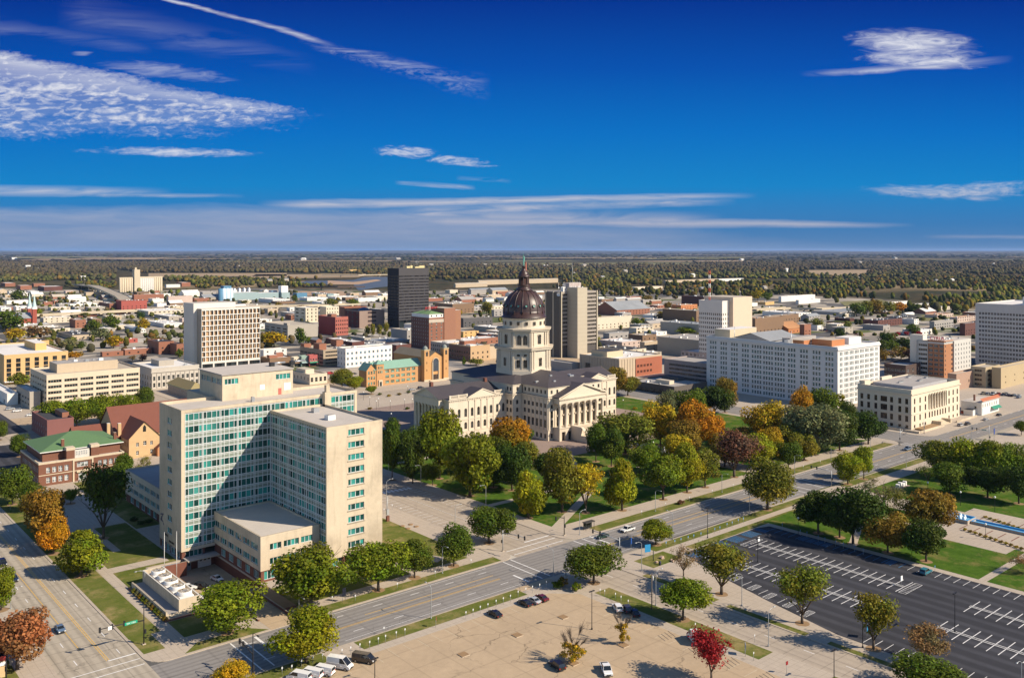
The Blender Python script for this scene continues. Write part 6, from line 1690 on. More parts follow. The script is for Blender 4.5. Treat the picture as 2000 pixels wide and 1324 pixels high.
def cafe():
    a, b, la, lb, h = dims((1917.5, 812, 783, 1877, 1951)); T = thing('restaurant', 'small white restaurant with a red tiled cornice and green awning beyond the courthouse', 'restaurant', (a + la / 2, b + lb / 2, 0)); w = M((.66, .63, .58), .8, .1, .3, .2)
    m = MB(); hs = [(1.2 + i * (la - 2) / 7, 2.1 + i * (la - 2) / 7, 4.6, 6.6) for i in range(7)]
    opening_wall(m, (a, b), 'S', la, 0, h, hs, .2, w); hw = [(3 + i * 6.0, 4.2 + i * 6.0, 3.8, 5.2) for i in range(int((lb - 4) / 6))]
    opening_wall(m, (a, b), 'W', lb, 0, h - 1.2, hw, .2, w); m.box(a, a + la, b, b + lb, 0, h - 1.2, w, 'sw', ROOFW); m.build('wall', T)
    put_windows(T, [(window_mesh(.9, 2, 1, 2, DARKG, w, .08, .08, 1), (a + q[0], b + .2, q[2]), 'S') for q in hs] + [(window_mesh(1.2, 1.4, 1, 1, DARKG, w, .08, .08, 1), (a + .2, b + q[1], q[2]), 'W') for q in hw])
    t = MB(); t.poly([(a - .5, b - .9, h - .3), (a + la + .5, b - .9, h - .3), (a + la + .5, b + .8, h + 1.2), (a - .5, b + .8, h + 1.2)], M((.36, .12, .06), .8)); t.box(a - .4, a + la + .4, b - .8, b + .7, h - .55, h - .3, w); t.build('tiled_cornice', T)
    t = MB(); t.box(a + .7, a + 7.0, b - .08, b - .003, .9, 4.3, M((.30, .44, .50)), 'n'); t.box(a + .9, a + 6.8, b - .1, b - .081, 1.1, 4.1, M((.52, .64, .68), .6, .25, .4), 'n'); t.build('poster_panel', T)
    t = MB(); t.poly([(a + la * .52, b - 2, 2.6), (a + la, b - 2, 2.6), (a + la, b - .01, 4.0), (a + la * .52, b - .01, 4.0)], M((.03, .20, .13))); t.build('awning', T)
    t = MB(); t.box(a - 5, a - .02, b + 3, b + lb * .7, 0, 3.4, w, 'b', roofm('D')); t.build('annex', T); t = MB(); t.box(a + 5, a + 5.9, b + lb * .5, b + lb * .5 + .9, h - 1.5, h + 2.4, M((.2, .1, .07))); t.build('chimney', T)
    for k, (px, py, c, l) in enumerate(((1880.5, 807, (.30, .07, .04), 'rust red'), (1889, 808, (.04, .10, .15), 'blue-grey'), (1897, 808.5, (.02, .10, .05), 'dark green'))):
        x, y = gxy(px, py); o = MB(); o.prism([(x - 1.1, y - .8), (x + 1.1, y - .8), (x + 1.1, y + .8), (x - 1.1, y + .8)], .15, 1.3, M(c)); o.poly([(x - 1.15, y - .85, 1.31), (x + 1.15, y - .85, 1.31), (x + 1.15, y + .85, 1.6), (x - 1.15, y + .85, 1.6)], BLACKM)
        me = o.mesh('dumpster', (x, y, 0)); thing('dumpster', l + ' dumpster standing behind the small white restaurant', 'dumpster', (x, y, 0), 'dumpsters behind the restaurant', data=me)


cafe()
# ---------------------------------------------------------------- trees
def foliage_mat():
    m, nt, p, out = newmat('foliage')
    oi = nt.nodes.new('ShaderNodeObjectInfo'); at = nt.nodes.new('ShaderNodeAttribute'); at.attribute_name = 'tint'
    sp = nt.nodes.new('ShaderNodeSeparateXYZ'); nt.links.new(at.outputs['Vector'], sp.inputs[0])
    k, hq = E(sp.outputs[0]), E(sp.outputs[1])
    c = tint(oi.outputs['Color'], k * k * 2.1 + 0.92)
    warm = nt.nodes.new('ShaderNodeVectorMath'); warm.operation = 'MULTIPLY'; nt.links.new(c, warm.inputs[0]); warm.inputs[1].default_value = (1.4, 1.06, 0.8)
    cool = nt.nodes.new('ShaderNodeVectorMath'); cool.operation = 'MULTIPLY'; nt.links.new(c, cool.inputs[0]); cool.inputs[1].default_value = (0.72, 1.0, 0.75)
    col = mixrgb(hq, cool.outputs[0], warm.outputs[0])
    nt.links.new(col, p.inputs['Base Color']); p.inputs['Roughness'].default_value = 0.65; p.inputs['Specular IOR Level'].default_value = 0.15
    tr = nt.nodes.new('ShaderNodeBsdfTranslucent'); nt.links.new(col, tr.inputs['Color'])
    mx = nt.nodes.new('ShaderNodeMixShader'); mx.inputs[0].default_value = 0.32
    nt.links.new(p.outputs[0], mx.inputs[1]); nt.links.new(tr.outputs[0], mx.inputs[2]); nt.links.new(mx.outputs[0], out.inputs[0])
    return m


FOL = foliage_mat(); BARK = M((0.085, 0.065, 0.050), 0.95, 0.2, 2.0, name='bark')


def leaf_mesh(name, cen, nor, size, tintv, mat=None):
    """many small leaf-cluster faces: one bent quad each"""
    n = len(cen); rng = np.random.default_rng(len(cen))
    a = rng.normal(size=(n, 3)); t = np.cross(nor, a); t /= np.linalg.norm(t, axis=1, keepdims=True) + 1e-9; b = np.cross(nor, t)
    s = size[:, None]; e = rng.uniform(.65, 1.35, (n, 2))
    co = np.empty((n, 4, 3)); co[:, 0] = cen - t * s * e[:, :1]; co[:, 1] = cen - b * s * e[:, 1:] + nor * s * .25; co[:, 2] = cen + t * s * e[:, :1]; co[:, 3] = cen + b * s * e[:, 1:] - nor * s * .2
    me = bpy.data.meshes.new(name); me.vertices.add(n * 4); me.vertices.foreach_set('co', co.ravel())
    me.loops.add(n * 4); me.loops.foreach_set('vertex_index', np.arange(n * 4)); me.polygons.add(n)
    me.polygons.foreach_set('loop_start', np.arange(0, n * 4, 4)); me.polygons.foreach_set('loop_total', np.full(n, 4))
    me.materials.append(mat or FOL)
    at = me.attributes.new('tint', 'FLOAT_VECTOR', 'FACE'); at.data.foreach_set('vector', tintv.astype(np.float32).ravel())
    me.update(); return me


def crown(seed, style, nleaf):
    rng = np.random.default_rng(seed)
    cb = {'round': .16, 'oval': .14, 'vase': .34, 'cone': .12, 'sparse': .22, 'flat': .2, 'shrub': .02}[style]
    nl = {'round': 34, 'oval': 32, 'vase': 26, 'cone': 34, 'sparse': 20, 'flat': 32, 'shrub': 16}[style]
    L = []
    while len(L) < nl:
        p = rng.uniform(-1, 1, 3); r = np.linalg.norm(p)
        if r > 1 or r < .35: continue
        u = (p[2] + 1) / 2
        if style == 'vase': k = .45 + .62 * u; p[:2] *= k
        elif style == 'cone': p[:2] *= 1.12 - .92 * u
        elif style == 'oval': p[:2] *= .95 - .25 * abs(p[2])
        elif style == 'flat': p[:2] *= 1.05; p[2] *= .85
        th = math.atan2(p[1], p[0]); p[:2] *= 1 + .2 * math.sin(2 * th + seed) + .13 * math.sin(3 * th + 2 * seed)
        rad = rng.uniform(.12, .27) * (1.0 if style not in ('sparse', 'vase') else .8)
        if style == 'cone': rad *= 1.05 - .55 * u
        L.append((p[0] * (.5 - rad * .55), p[1] * (.5 - rad * .55), cb + (1 - cb) * (.5 + p[2] * (.5 - rad * .5)), rad, rng.uniform(0, 1), rng.uniform(0, 1)))
    L = np.array(L); w = L[:, 3] ** 2; w /= w.sum(); which = rng.choice(len(L), nleaf, p=w); Q = L[which]
    d = rng.normal(size=(nleaf, 3)); d /= np.linalg.norm(d, axis=1, keepdims=True)
    rr = rng.uniform(.45, 1.08, nleaf) ** .5
    if style in ('sparse', 'vase'): rr = rng.uniform(.15, 1.25, nleaf)
    flat = np.array([1, 1, .85])
    cen = Q[:, :3] + d * flat * (Q[:, 3] * rr)[:, None]
    nor = d + rng.normal(size=(nleaf, 3)) * .55 + np.array([0, 0, .35]); nor /= np.linalg.norm(nor, axis=1, keepdims=True)
    size = rng.uniform(.012, .025, nleaf) * (1.0 if nleaf > 2500 else 2.4 if nleaf > 600 else 3.9)
    if style in ('sparse',): size *= .75
    tv = np.stack([np.clip(Q[:, 4] * .45 + rng.uniform(0, .55, nleaf), 0, 1), np.clip(Q[:, 5] * .7 + rng.uniform(0, .3, nleaf), 0, 1), rng.uniform(0, 1, nleaf)], 1)
    cen[:, 2] = np.clip(cen[:, 2], cb * .6, 1.02)
    return leaf_mesh('crown', cen, nor, size, tv)


def trunk(seed, style, twigs=0, r=.022, reach=.62):
    rr = random.Random(seed); mb = MB(); n = 6
    fork = {'vase': .16, 'sparse': .2, 'cone': .6, 'shrub': .02}.get(style, .26)
    mb.tube([(0, 0, -.01), (.004, 0, fork * .5), (0, .004, fork)], r * 1.15, BARK, 7, r * .9)
    if style == 'cone': mb.tube([(0, 0, fork), (0, 0, .9)], r * .8, BARK, 6, r * .15)
    nb = 7 if style in ('vase', 'sparse') else 6
    for k in range(nb):
        t = k * 2 * math.pi / nb + rr.uniform(-.4, .4); q = rr.uniform(.2, .36); z = rr.uniform(.5, .82)
        mid = (math.cos(t) * q * .45, math.sin(t) * q * .45, fork + (z - fork) * .55)
        end = (math.cos(t) * q, math.sin(t) * q, z)
        mb.tube([(0, 0, fork * .92), mid, end], r * .6, BARK, 5, r * .12)
        for j in range(2 + twigs):
            t2 = t + rr.uniform(-1.0, 1.0); f = rr.uniform(.3, 1.0)
            s = Vector(mid).lerp(Vector(end), f); l = rr.uniform(.10, .24)
            mb.tube([s, s + Vector((math.cos(t2) * l * .7, math.sin(t2) * l * .7, l * rr.uniform(.3, 1.1)))], r * .2, BARK, 4, r * .05)
    return mb.mesh('trunk')


STY = ('round', 'oval', 'vase', 'cone', 'sparse', 'flat')
NEAR = {s: [(crown(40 + 7 * i + 100 * j, s, {'vase': 4200, 'sparse': 2600}.get(s, 9500)), trunk(i * 3 + j, s, 2 if s in ('vase', 'sparse') else 0)) for j in range(4)] for i, s in enumerate(STY)}
MID = {s: [(crown(900 + 7 * i + 100 * j, s, {'sparse': 380, 'vase': 700}.get(s, 900)), trunk(i * 5 + j, s)) for j in range(3)] for i, s in enumerate(STY)}
COL = {'D': ((0.030, 0.048, 0.006), 'dark green'), 'G': ((0.054, 0.078, 0.007), 'green'), 'L': ((0.086, 0.110, 0.006), 'yellow-green'), 'Z': ((0.135, 0.148, 0.006), 'lime-yellow'), 'Y': ((0.23, 0.165, 0.008), 'golden yellow'),
       'O': ((0.25, 0.125, 0.008), 'bright orange'), 'B': ((0.125, 0.085, 0.013), 'orange-brown'), 'U': ((0.19, 0.082, 0.040), 'rust pink'), 'P': ((0.105, 0.050, 0.038), 'purple-brown'), 'R': ((0.20, 0.014, 0.020), 'crimson'),
       'E': ((0.105, 0.105, 0.055), 'grey-green'), 'V': ((0.104, 0.104, 0.012), 'olive'), 'K': ((0.14, 0.095, 0.050), 'brown thin-leaved')}
SHP = {'round': 'round-crowned', 'oval': 'tall oval', 'vase': 'vase-shaped', 'cone': 'cone-shaped', 'sparse': 'thin-crowned', 'flat': 'broad spreading'}
MARKS = [(500, 1060, 'the tall teal-glazed office block'), (1050, 800, 'the statehouse'), (1000, 1240, 'the concrete car park'), (1720, 1150, 'the asphalt car park'), (1780, 800, 'the classical courthouse'), (1530, 730, 'the long white office building'),
         (140, 900, 'the green-roofed school'), (270, 850, 'the red-roofed church'), (160, 770, 'the tan five-storey office block'), (430, 680, 'the pale gridded slab'), (60, 720, 'the orange-buff office block'), (795, 590, 'the black tower'), (850, 650, 'the brown brick hotel'),
         (770, 740, 'the patina-roofed school'), (710, 700, 'the white four-storey building'), (1115, 640, 'the beige bank tower'), (1215, 720, 'the ribbed tan block'), (1415, 640, 'the white fourteen-storey tower'), (1850, 700, 'the orange brick hotel'), (1960, 650, 'the white eastern tower'),
         (1000, 560, 'the statehouse dome'), (275, 550, 'the grain elevator'), (480, 575, 'the blue factory'), (60, 610, 'the twin-spired church'), (1060, 1080, 'the avenue crossing'), (1930, 1030, 'the blue fountain channel'), (1300, 900, 'the statehouse south lawn'), (640, 640, 'the red painted warehouse'), (1700, 640, 'the eastern depot'), (740, 600, 'the open brown garage')]


def place(px, py):
    d = [((px - x) ** 2 + ((py - y) * 1.6) ** 2, x, y, n) for x, y, n in MARKS]; _, x, y, n = min(d)
    dx, dy = px - x, (py - y) * 1.6
    if abs(dx) > abs(dy) * 1.3: return ('right of ' if dx > 0 else 'left of ') + n
    return ('in front of ' if dy > 0 else 'beyond ') + n


def tree(px, py, wpx, top, col, style='round', where=None, near=True, k=0, name='tree', rot=None, shape=None):
    a, b = gxy(px, py); y = a * U[1] + b * V[1]
    w = wpx * y / F; h = max(2.0, zat(top, a, b))
    lib = (NEAR if near else MID)[style]; cr, tk = lib[k % len(lib)]
    rgb, cw = COL[col]; rr = random.Random(int(px * 13 + py * 7))
    big = 'large ' if h > 13.5 else 'small ' if h < 7.5 else ''
    lab = f'{big}{cw} {shape or SHP[style]} tree {where or place(px, py)}'
    T = thing(name, lab, 'tree', (a, b, 0.1), 'trees'); T.scale = (w, w, h); T.rotation_euler.z = rot if rot is not None else rr.uniform(0, 6.28)
    T['px'] = float(px)
    if near: T.scale = (w * 1.1, w * 1.1, h * 1.03)
    v = rr.uniform(.88, 1.12)
    c = link('crown', cr, T); c.color = (rgb[0] * v * rr.uniform(.92, 1.08), rgb[1] * v, rgb[2] * v, 1)
    link('trunk', tk, T)
    return T


def ring(px, py, r, z=.163):
    a, b = gxy(px, py); MULR.poly([(a + r * math.cos(i * .524) * (1 + .12 * math.sin(i * 2.1 + px)), b + r * math.sin(i * .524), z + (px % 7) * .0004) for i in range(12)], MULCH)


MULR = MB()
LAWNW, AVEW, HARW, LOTW = 'on the statehouse south lawn', 'on the avenue verge', 'beside the side street', 'between the two car parks'
NT = [  # base px, base py, crown width px, top py, colour, style, where
 (918, 969, 112, 845, 'L', 'oval', 'at the street corner of the statehouse lawn'), (858, 935, 96, 806, 'L', 'round', 'in front of the west portico'), (766, 937, 44, 822, 'G', 'oval', 'beside the office block edge'), (806, 945, 46, 838, 'D', 'oval', 'in front of the west portico'),
 (845, 948, 34, 906, 'G', 'flat', 'at the street corner of the statehouse lawn'), (994, 905, 88, 820, 'O', 'round', 'below the statehouse west wing'), (1000, 958, 78, 868, 'D', 'round', LAWNW), (964, 952, 32, 922, 'G', 'flat', LAWNW), (1020, 880, 40, 835, 'G', 'round', 'below the statehouse west wing'),
 (955, 1061, 84, 990, 'G', 'flat', HARW), (886, 1106, 70, 1029, 'G', 'round', AVEW), (810, 1129, 66, 1058, 'G', 'round', AVEW), (739, 1153, 108, 1060, 'L', 'flat', AVEW), (608, 1190, 140, 1076, 'L', 'round', AVEW), (597, 1295, 122, 1196, 'Z', 'oval', 'between the avenue and the concrete car park'),
 (455, 1345, 76, 1299, 'Y', 'round', 'at the bottom edge beside the avenue'), (445, 1236, 128, 1144, 'L', 'round', 'beside the driveway of the office block'), (34, 1308, 124, 1192, 'U', 'flat', 'on the corner beside the boulevard'), (158, 1126, 104, 1034, 'L', 'cone', 'beside the boulevard footpath'), (105, 1082, 62, 1011, 'O', 'oval', 'beside the boulevard'),
 (84, 1060, 90, 953, 'B', 'oval', 'beside the boulevard'), (202, 1052, 100, 915, 'D', 'vase', 'in front of the office block annex'), (24, 986, 64, 910, 'G', 'round', 'at the left edge beside the boulevard'), (60, 1000, 40, 944, 'G', 'round', 'beside the boulevard'), (2, 1192, 56, 1104, 'L', 'oval', 'at the left edge beside the boulevard'), (-4, 860, 40, 824, 'G', 'round', 'at the left edge'),
 (41, 892, 36, 848, 'G', 'round', 'at the corner of the green-roofed school'), (105, 836, 56, 784, 'L', 'round', 'in the row before the tan office block'), (150, 834, 58, 780, 'L', 'round', 'in the row before the tan office block'), (196, 830, 56, 774, 'L', 'round', 'in the row before the tan office block'), (240, 826, 60, 772, 'L', 'round', 'in the row before the tan office block'), (282, 806, 36, 758, 'G', 'round', None),
 (240, 938, 40, 888, 'G', 'round', 'between the school and the office block'), (280, 935, 38, 892, 'V', 'sparse', 'between the school and the office block'), (138, 984, 26, 952, 'L', 'flat', 'in front of the green-roofed school'), (225, 962, 50, 905, 'G', 'oval', 'between the school and the office block'),
 (1221, 887, 96, 806, 'V', 'round', 'beside the statehouse south stair'), (1164, 902, 46, 830, 'G', 'oval', 'in front of the statehouse south stair'), (1194, 911, 50, 841, 'G', 'oval', 'in front of the statehouse south stair'), (1290, 870, 66, 781, 'Y', 'oval', 'east of the statehouse'), (1358, 880, 74, 784, 'O', 'oval', 'east of the statehouse'), (1336, 900, 76, 824, 'B', 'round', 'east of the statehouse'),
 (1345, 822, 58, 760, 'G', 'round', 'before the long white office building'), (1396, 818, 66, 757, 'D', 'round', 'before the long white office building'), (1304, 822, 46, 764, 'E', 'round', 'before the long white office building'), (1416, 806, 46, 739, 'B', 'oval', 'before the long white office building'), (1434, 932, 100, 842, 'P', 'vase', 'on the statehouse lawn by the avenue'), (1446, 878, 64, 832, 'B', 'sparse', LAWNW),
 (1500, 872, 84, 786, 'Y', 'round', 'before the long white office building'), (1377, 952, 60, 880, 'V', 'oval', LAWNW), (1342, 962, 66, 872, 'Z', 'oval', LAWNW), (1295, 976, 86, 892, 'L', 'flat', LAWNW), (1215, 997, 80, 892, 'Z', 'cone', LAWNW), (1144, 1002, 78, 910, 'Y', 'vase', 'by the diagonal footpath'), (1098, 1000, 98, 884, 'V', 'oval', 'by the diagonal footpath'),
 (1032, 1012, 80, 913, 'Z', 'cone', 'at the lawn corner by the crossing'), (1030, 925, 54, 862, 'V', 'round', LAWNW), (990, 940, 50, 874, 'D', 'oval', LAWNW), (1250, 924, 52, 870, 'K', 'sparse', LAWNW), (1281, 1064, 60, 1018, 'L', 'round', AVEW), (1160, 1139, 98, 1065, 'G', 'flat', 'at the crossing corner'), (1335, 1126, 52, 1070, 'K', 'sparse', LOTW),
 (1409, 1161, 126, 1061, 'V', 'vase', LOTW), (1334, 1211, 92, 1131, 'L', 'flat', LOTW), (1389, 1328, 90, 1234, 'R', 'vase', 'in the concrete car park'), (1567, 1218, 108, 1112, 'V', 'vase', LOTW), (1706, 1268, 100, 1160, 'V', 'vase', LOTW), (1811, 1298, 92, 1230, 'K', 'vase', 'at the edge of the asphalt car park'), (1812, 1352, 120, 1291, 'G', 'round', 'at the bottom edge by the asphalt car park'),
 (1809, 1097, 80, 1020, 'D', 'round', 'at the edge of the asphalt car park'), (1734, 1080, 76, 1004, 'B', 'round', 'at the edge of the asphalt car park'), (1598, 1042, 84, 964, 'D', 'round', 'at the edge of the asphalt car park'), (1666, 1062, 100, 956, 'D', 'flat', 'at the edge of the asphalt car park'), (1745, 1036, 74, 960, 'V', 'sparse', 'in the fountain park'), (1725, 990, 78, 938, 'E', 'sparse', 'in the fountain park'), (1815, 1050, 86, 960, 'B', 'round', 'beside the fountain channel'),
 (1656, 946, 52, 884, 'Z', 'oval', AVEW), (1687, 936, 42, 874, 'Z', 'oval', AVEW), (1499, 996, 98, 902, 'V', 'round', AVEW), (1571, 899, 56, 845, 'V', 'oval', 'on the statehouse lawn by the avenue'), (1590, 888, 104, 790, 'E', 'round', 'on the statehouse lawn'), (1640, 880, 72, 800, 'D', 'oval', 'on the statehouse lawn'), (1696, 868, 68, 804, 'D', 'round', 'at the lawn corner before the courthouse'),
 (1606, 842, 62, 752, 'G', 'oval', 'before the long white office building'), (1565, 846, 46, 757, 'O', 'round', 'before the long white office building'), (1506, 902, 50, 838, 'Y', 'round', 'on the statehouse lawn'), (1660, 862, 50, 790, 'G', 'oval', 'before the courthouse'),
 (1832, 930, 72, 864, 'V', 'round', 'in the fountain park'), (1886, 938, 70, 858, 'Z', 'round', 'in the fountain park'), (1934, 944, 66, 864, 'L', 'round', 'in the fountain park'), (1984, 944, 54, 866, 'L', 'round', 'in the fountain park'), (1812, 946, 40, 908, 'G', 'sparse', 'in the fountain park'), (1855, 966, 66, 904, 'G', 'round', 'in the fountain park'), (1929, 972, 70, 910, 'D', 'flat', 'in the fountain park'), (1990, 984, 62, 904, 'D', 'round', 'in the fountain park'), (1995, 850, 28, 822, 'G', 'flat', 'at the right edge by the avenue'),
 (1262, 930, 60, 868, 'L', 'round', LAWNW), (1320, 925, 62, 850, 'Y', 'oval', LAWNW), (1415, 912, 60, 850, 'B', 'round', LAWNW), (1480, 915, 64, 850, 'Z', 'round', LAWNW), (1075, 948, 56, 884, 'D', 'round', LAWNW), (968, 925, 60, 856, 'G', 'round', LAWNW), (905, 925, 60, 860, 'L', 'oval', LAWNW), (1545, 890, 60, 826, 'V', 'round', LAWNW), (815, 905, 60, 835, 'G', 'round', 'in front of the west portico'), (1390, 880, 60, 815, 'O', 'round', 'east of the statehouse'), (1540, 915, 46, 862, 'G', 'round', LAWNW), (1640, 1050, 70, 975, 'G', 'round', 'at the edge of the asphalt car park'),
 (2010, 1120, 60, 1080, 'K', 'sparse', 'on the shaded lawn at the right edge'),
 (1202, 776, 44, 718, 'B', 'oval', 'at the east end of the statehouse'), (1226, 773, 48, 732, 'V', 'flat', 'at the east end of the statehouse'),
 (668, 762, 44, 722, 'V', 'round', 'before the patina-roofed school'), (692, 762, 36, 736, 'Z', 'round', 'before the patina-roofed school'), (765, 842, 30, 822, 'L', 'flat', 'by the west portico'), (725, 770, 20, 752, 'L', 'flat', 'before the patina-roofed school')]
for i, q in enumerate(NT):
    px, py, w, top, col, st, wh = q
    tree(px, py, w, top, col, st, wh, True, i)
    if py < 1290 and st != 'sparse': ring(px, py, 1.9)
MT = [(535, 678, 54, 646, 'Y', 'flat'), (518, 676, 30, 650, 'B', 'round'), (586, 674, 26, 640, 'G', 'oval'), (603, 672, 20, 658, 'L', 'round'), (718, 657, 14, 636, 'V', 'round'), (728, 658, 15, 632, 'V', 'oval'), (741, 657, 14, 634, 'V', 'oval'), (754, 652, 14, 627, 'V', 'oval'), (646, 602, 34, 582, 'V', 'flat'), (691, 600, 22, 584, 'L', 'round'),
 (950, 614, 30, 589, 'V', 'round'), (906, 714, 12, 696, 'G', 'cone'), (930, 714, 34, 700, 'V', 'flat'), (975, 712, 16, 694, 'D', 'cone'), (12, 648, 62, 606, 'G', 'round'), (28, 668, 38, 641, 'Y', 'round'), (62, 664, 40, 636, 'K', 'sparse'), (86, 660, 34, 638, 'K', 'sparse'), (218, 644, 36, 616, 'G', 'round'), (184, 652, 30, 624, 'G', 'round'), (274, 626, 18, 608, 'D', 'round'),
 (280, 648, 26, 622, 'Y', 'oval'), (254, 640, 20, 624, 'V', 'round'), (196, 664, 40, 640, 'E', 'round'), (222, 680, 36, 656, 'Y', 'round'), (140, 684, 40, 662, 'E', 'round'), (160, 684, 16, 666, 'G', 'oval'), (71, 688, 16, 676, 'G', 'round'), (148, 704, 36, 686, 'O', 'flat'), (351, 700, 16, 681, 'G', 'round'), (279, 706, 18, 692, 'P', 'round'), (259, 706, 18, 694, 'K', 'sparse'), (304, 680, 44, 656, 'B', 'flat'), (38, 760, 40, 728, 'V', 'round'), (34, 590, 36, 566, 'G', 'round'), (166, 620, 22, 610, 'V', 'flat'), (75, 618, 16, 602, 'Z', 'round'),
 (1240, 642, 24, 620, 'L', 'round'), (1262, 640, 34, 626, 'G', 'flat'), (1342, 654, 42, 638, 'L', 'flat'), (1305, 606, 22, 590, 'B', 'round'), (1291, 622, 24, 608, 'B', 'flat'), (1174, 636, 16, 630, 'L', 'flat'), (1598, 644, 28, 621, 'V', 'round'), (1655, 648, 18, 626, 'V', 'round'), (1640, 664, 24, 640, 'D', 'oval'), (1731, 674, 28, 645, 'D', 'oval'), (1722, 690, 28, 664, 'G', 'oval'), (1783, 654, 30, 633, 'G', 'round'), (1754, 656, 12, 648, 'R', 'round'), (1770, 655, 12, 647, 'R', 'round'), (1786, 654, 12, 647, 'R', 'round'), (1796, 656, 12, 647, 'R', 'round'),
 (1760, 702, 36, 676, 'B', 'round'), (1780, 706, 30, 682, 'P', 'round'), (1742, 704, 30, 684, 'K', 'sparse'), (1798, 704, 18, 688, 'Y', 'round'), (1765, 684, 40, 658, 'D', 'flat'), (1745, 690, 26, 664, 'G', 'round'), (1790, 680, 26, 660, 'G', 'round'), (1690, 672, 20, 662, 'G', 'flat'), (1725, 706, 24, 680, 'B', 'oval'), (1673, 618, 34, 590, 'G', 'round'), (1692, 616, 30, 588, 'V', 'round'), (1712, 614, 34, 586, 'B', 'round'), (1735, 612, 34, 588, 'V', 'round'), (1758, 610, 28, 590, 'O', 'round'), (1782, 612, 30, 594, 'D', 'round'),
 (1480, 586, 26, 566, 'Y', 'round'), (1498, 588, 22, 570, 'G', 'round'), (1445, 592, 20, 580, 'L', 'round'), (1265, 590, 22, 576, 'B', 'round'), (1010, 574, 16, 562, 'G', 'flat'), (1056, 600, 14, 586, 'Y', 'oval'), (1210, 600, 22, 588, 'Y', 'flat'), (1250, 602, 18, 592, 'B', 'flat'), (576, 592, 14, 576, 'G', 'round'), (478, 594, 16, 586, 'V', 'flat'), (590, 606, 26, 596, 'P', 'flat'), (546, 604, 16, 590, 'B', 'round'), (1640, 800, 40, 770, 'V', 'sparse')]
for i, (px, py, w, top, col, st) in enumerate(MT): tree(px, py, w, top, col, st, None, False, i)
setting('mulch_ground', MULR)


# two half-bare trees: bare limbs above a skirt of yellow leaves
def half_bare(px, py, wpx, top, mid, label, seed):
    a, b = gxy(px, py); y = a * U[1] + b * V[1]; w = wpx * y / F; h = zat(top, a, b)
    T = thing('tree', label, 'tree', (a, b, .3), 'trees'); T.scale = (w, w, h); T['px'] = float(px)
    link('trunk', trunk(seed, 'sparse', 60, .014), T)
    rng = np.random.default_rng(seed); n = 1100; fr = (zat(mid, a, b)) / h
    d = rng.normal(size=(n, 3)); d /= np.linalg.norm(d, axis=1, keepdims=True); q = rng.choice(9, n); lc = np.stack([rng.uniform(-.2, .2, 9), rng.uniform(-.2, .2, 9), rng.uniform(.14, fr, 9)], 1)
    cen = lc[q] + d * np.array([.13, .13, .09]) * rng.uniform(.3, 1, (n, 1)); nor = d + rng.normal(size=(n, 3)) * .5; nor /= np.linalg.norm(nor, axis=1, keepdims=True)
    c = link('crown', leaf_mesh('crown', cen, nor, rng.uniform(.015, .028, n), np.stack([rng.uniform(0, 1, n)] * 3, 1)), T); c.color = (.22, .155, .012, 1)


half_bare(1120, 1294, 78, 1216, 1248, 'half-bare tree with yellow lower leaves beside a black car in the concrete car park', 5)
half_bare(1216, 1258, 50, 1194, 1222, 'half-bare tree with yellow lower leaves near the dark parked cars', 9)


# clipped shrubs
def shrub(px, py, w, h, col, label, group='shrubs'):
    a, b = gxy(px, py); T = thing('shrub', label, 'shrub', (a, b, .15), group); T.scale = (w, w, h); T['px'] = float(px)
    c = link('foliage', SHR[int(px) % 3], T); c.color = (*COL[col][0], 1)


SHR = [crown(3 + i, 'shrub', 1100) for i in range(3)]
for q in ((1088, 1150, 3.2, 2.4, 'G', 'dark green clipped shrub at the car park entrance'), (1099, 1147, 3.4, 2.8, 'B', 'orange-brown clipped shrub at the car park entrance'), (1126, 1156, 3.0, 2.6, 'L', 'round yellow-green shrub beside the car park footpath')): shrub(*q)
for k in range(11): px, py = 262 + k * 6.0, 1160 + k * 5.5; shrub(px, py, 1.7, 1.5, 'VEBG'[k % 4], f'{COL["VEBG"[k % 4]][1]} shrub in the brick planter of the fan enclosure', 'planter shrubs')
for k in range(12): px, py = 1885 + k * 10, 1037 + k * 3.4; shrub(px, py, 1.6, 1.0, 'YB'[k % 2], f'{COL["YB"[k % 2]][1]} grass tuft in the bed along the fountain channel', 'planter shrubs')
for k in range(9): px, py = 1925 + k * 9, 1012 + k * 3.0; shrub(px, py, 1.5, .9, 'YV'[k % 2], f'{COL["YV"[k % 2]][1]} grass tuft in the bed behind the fountain channel', 'planter shrubs')
for (px, py, c) in ((868, 766, 'L'), (760, 775, 'Y'), (742, 772, 'G'), (780, 772, 'B'), (798, 768, 'G'), (722, 800, 'B'), (796, 800, 'G'), (1240, 800, 'Y'), (1330, 985, 'P'), (1290, 892, 'P'), (275, 1025, 'D'), (262, 1018, 'D'), (290, 1022, 'D'), (805, 1100, 'L')): shrub(px, py, 3.2, 1.5, c, f'low {COL[c][1]} shrub {place(px, py)}')
# ---------------------------------------------------------------- smaller buildings of the low-rise city
RECTS = []
for o in THINGS:
    if o['category'] in ('tree', 'shrub'): continue
    xs = [(wloc(c) if c.type != 'MESH' else None, c) for c in o.children]
    lo, hi = [1e9, 1e9], [-1e9, -1e9]
    for _, c in xs:
        if c.type == 'MESH' and c.name.split('.')[0] in ('wall', 'nave', 'lobby', 'base_wall', 'upper_wall'):
            w = wloc(o)
            for q in c.bound_box:
                for i in (0, 1): v = q[i] + w[i] + c.location[i]; lo[i] = min(lo[i], v); hi[i] = max(hi[i], v)
    if hi[0] > lo[0]: RECTS.append((lo[0], hi[0], lo[1], hi[1]))


def free(x0, x1, y0, y1, g=2.0): return all(x1 + g < r[0] or x0 - g > r[1] or y1 + g < r[2] or y0 - g > r[3] for r in RECTS)


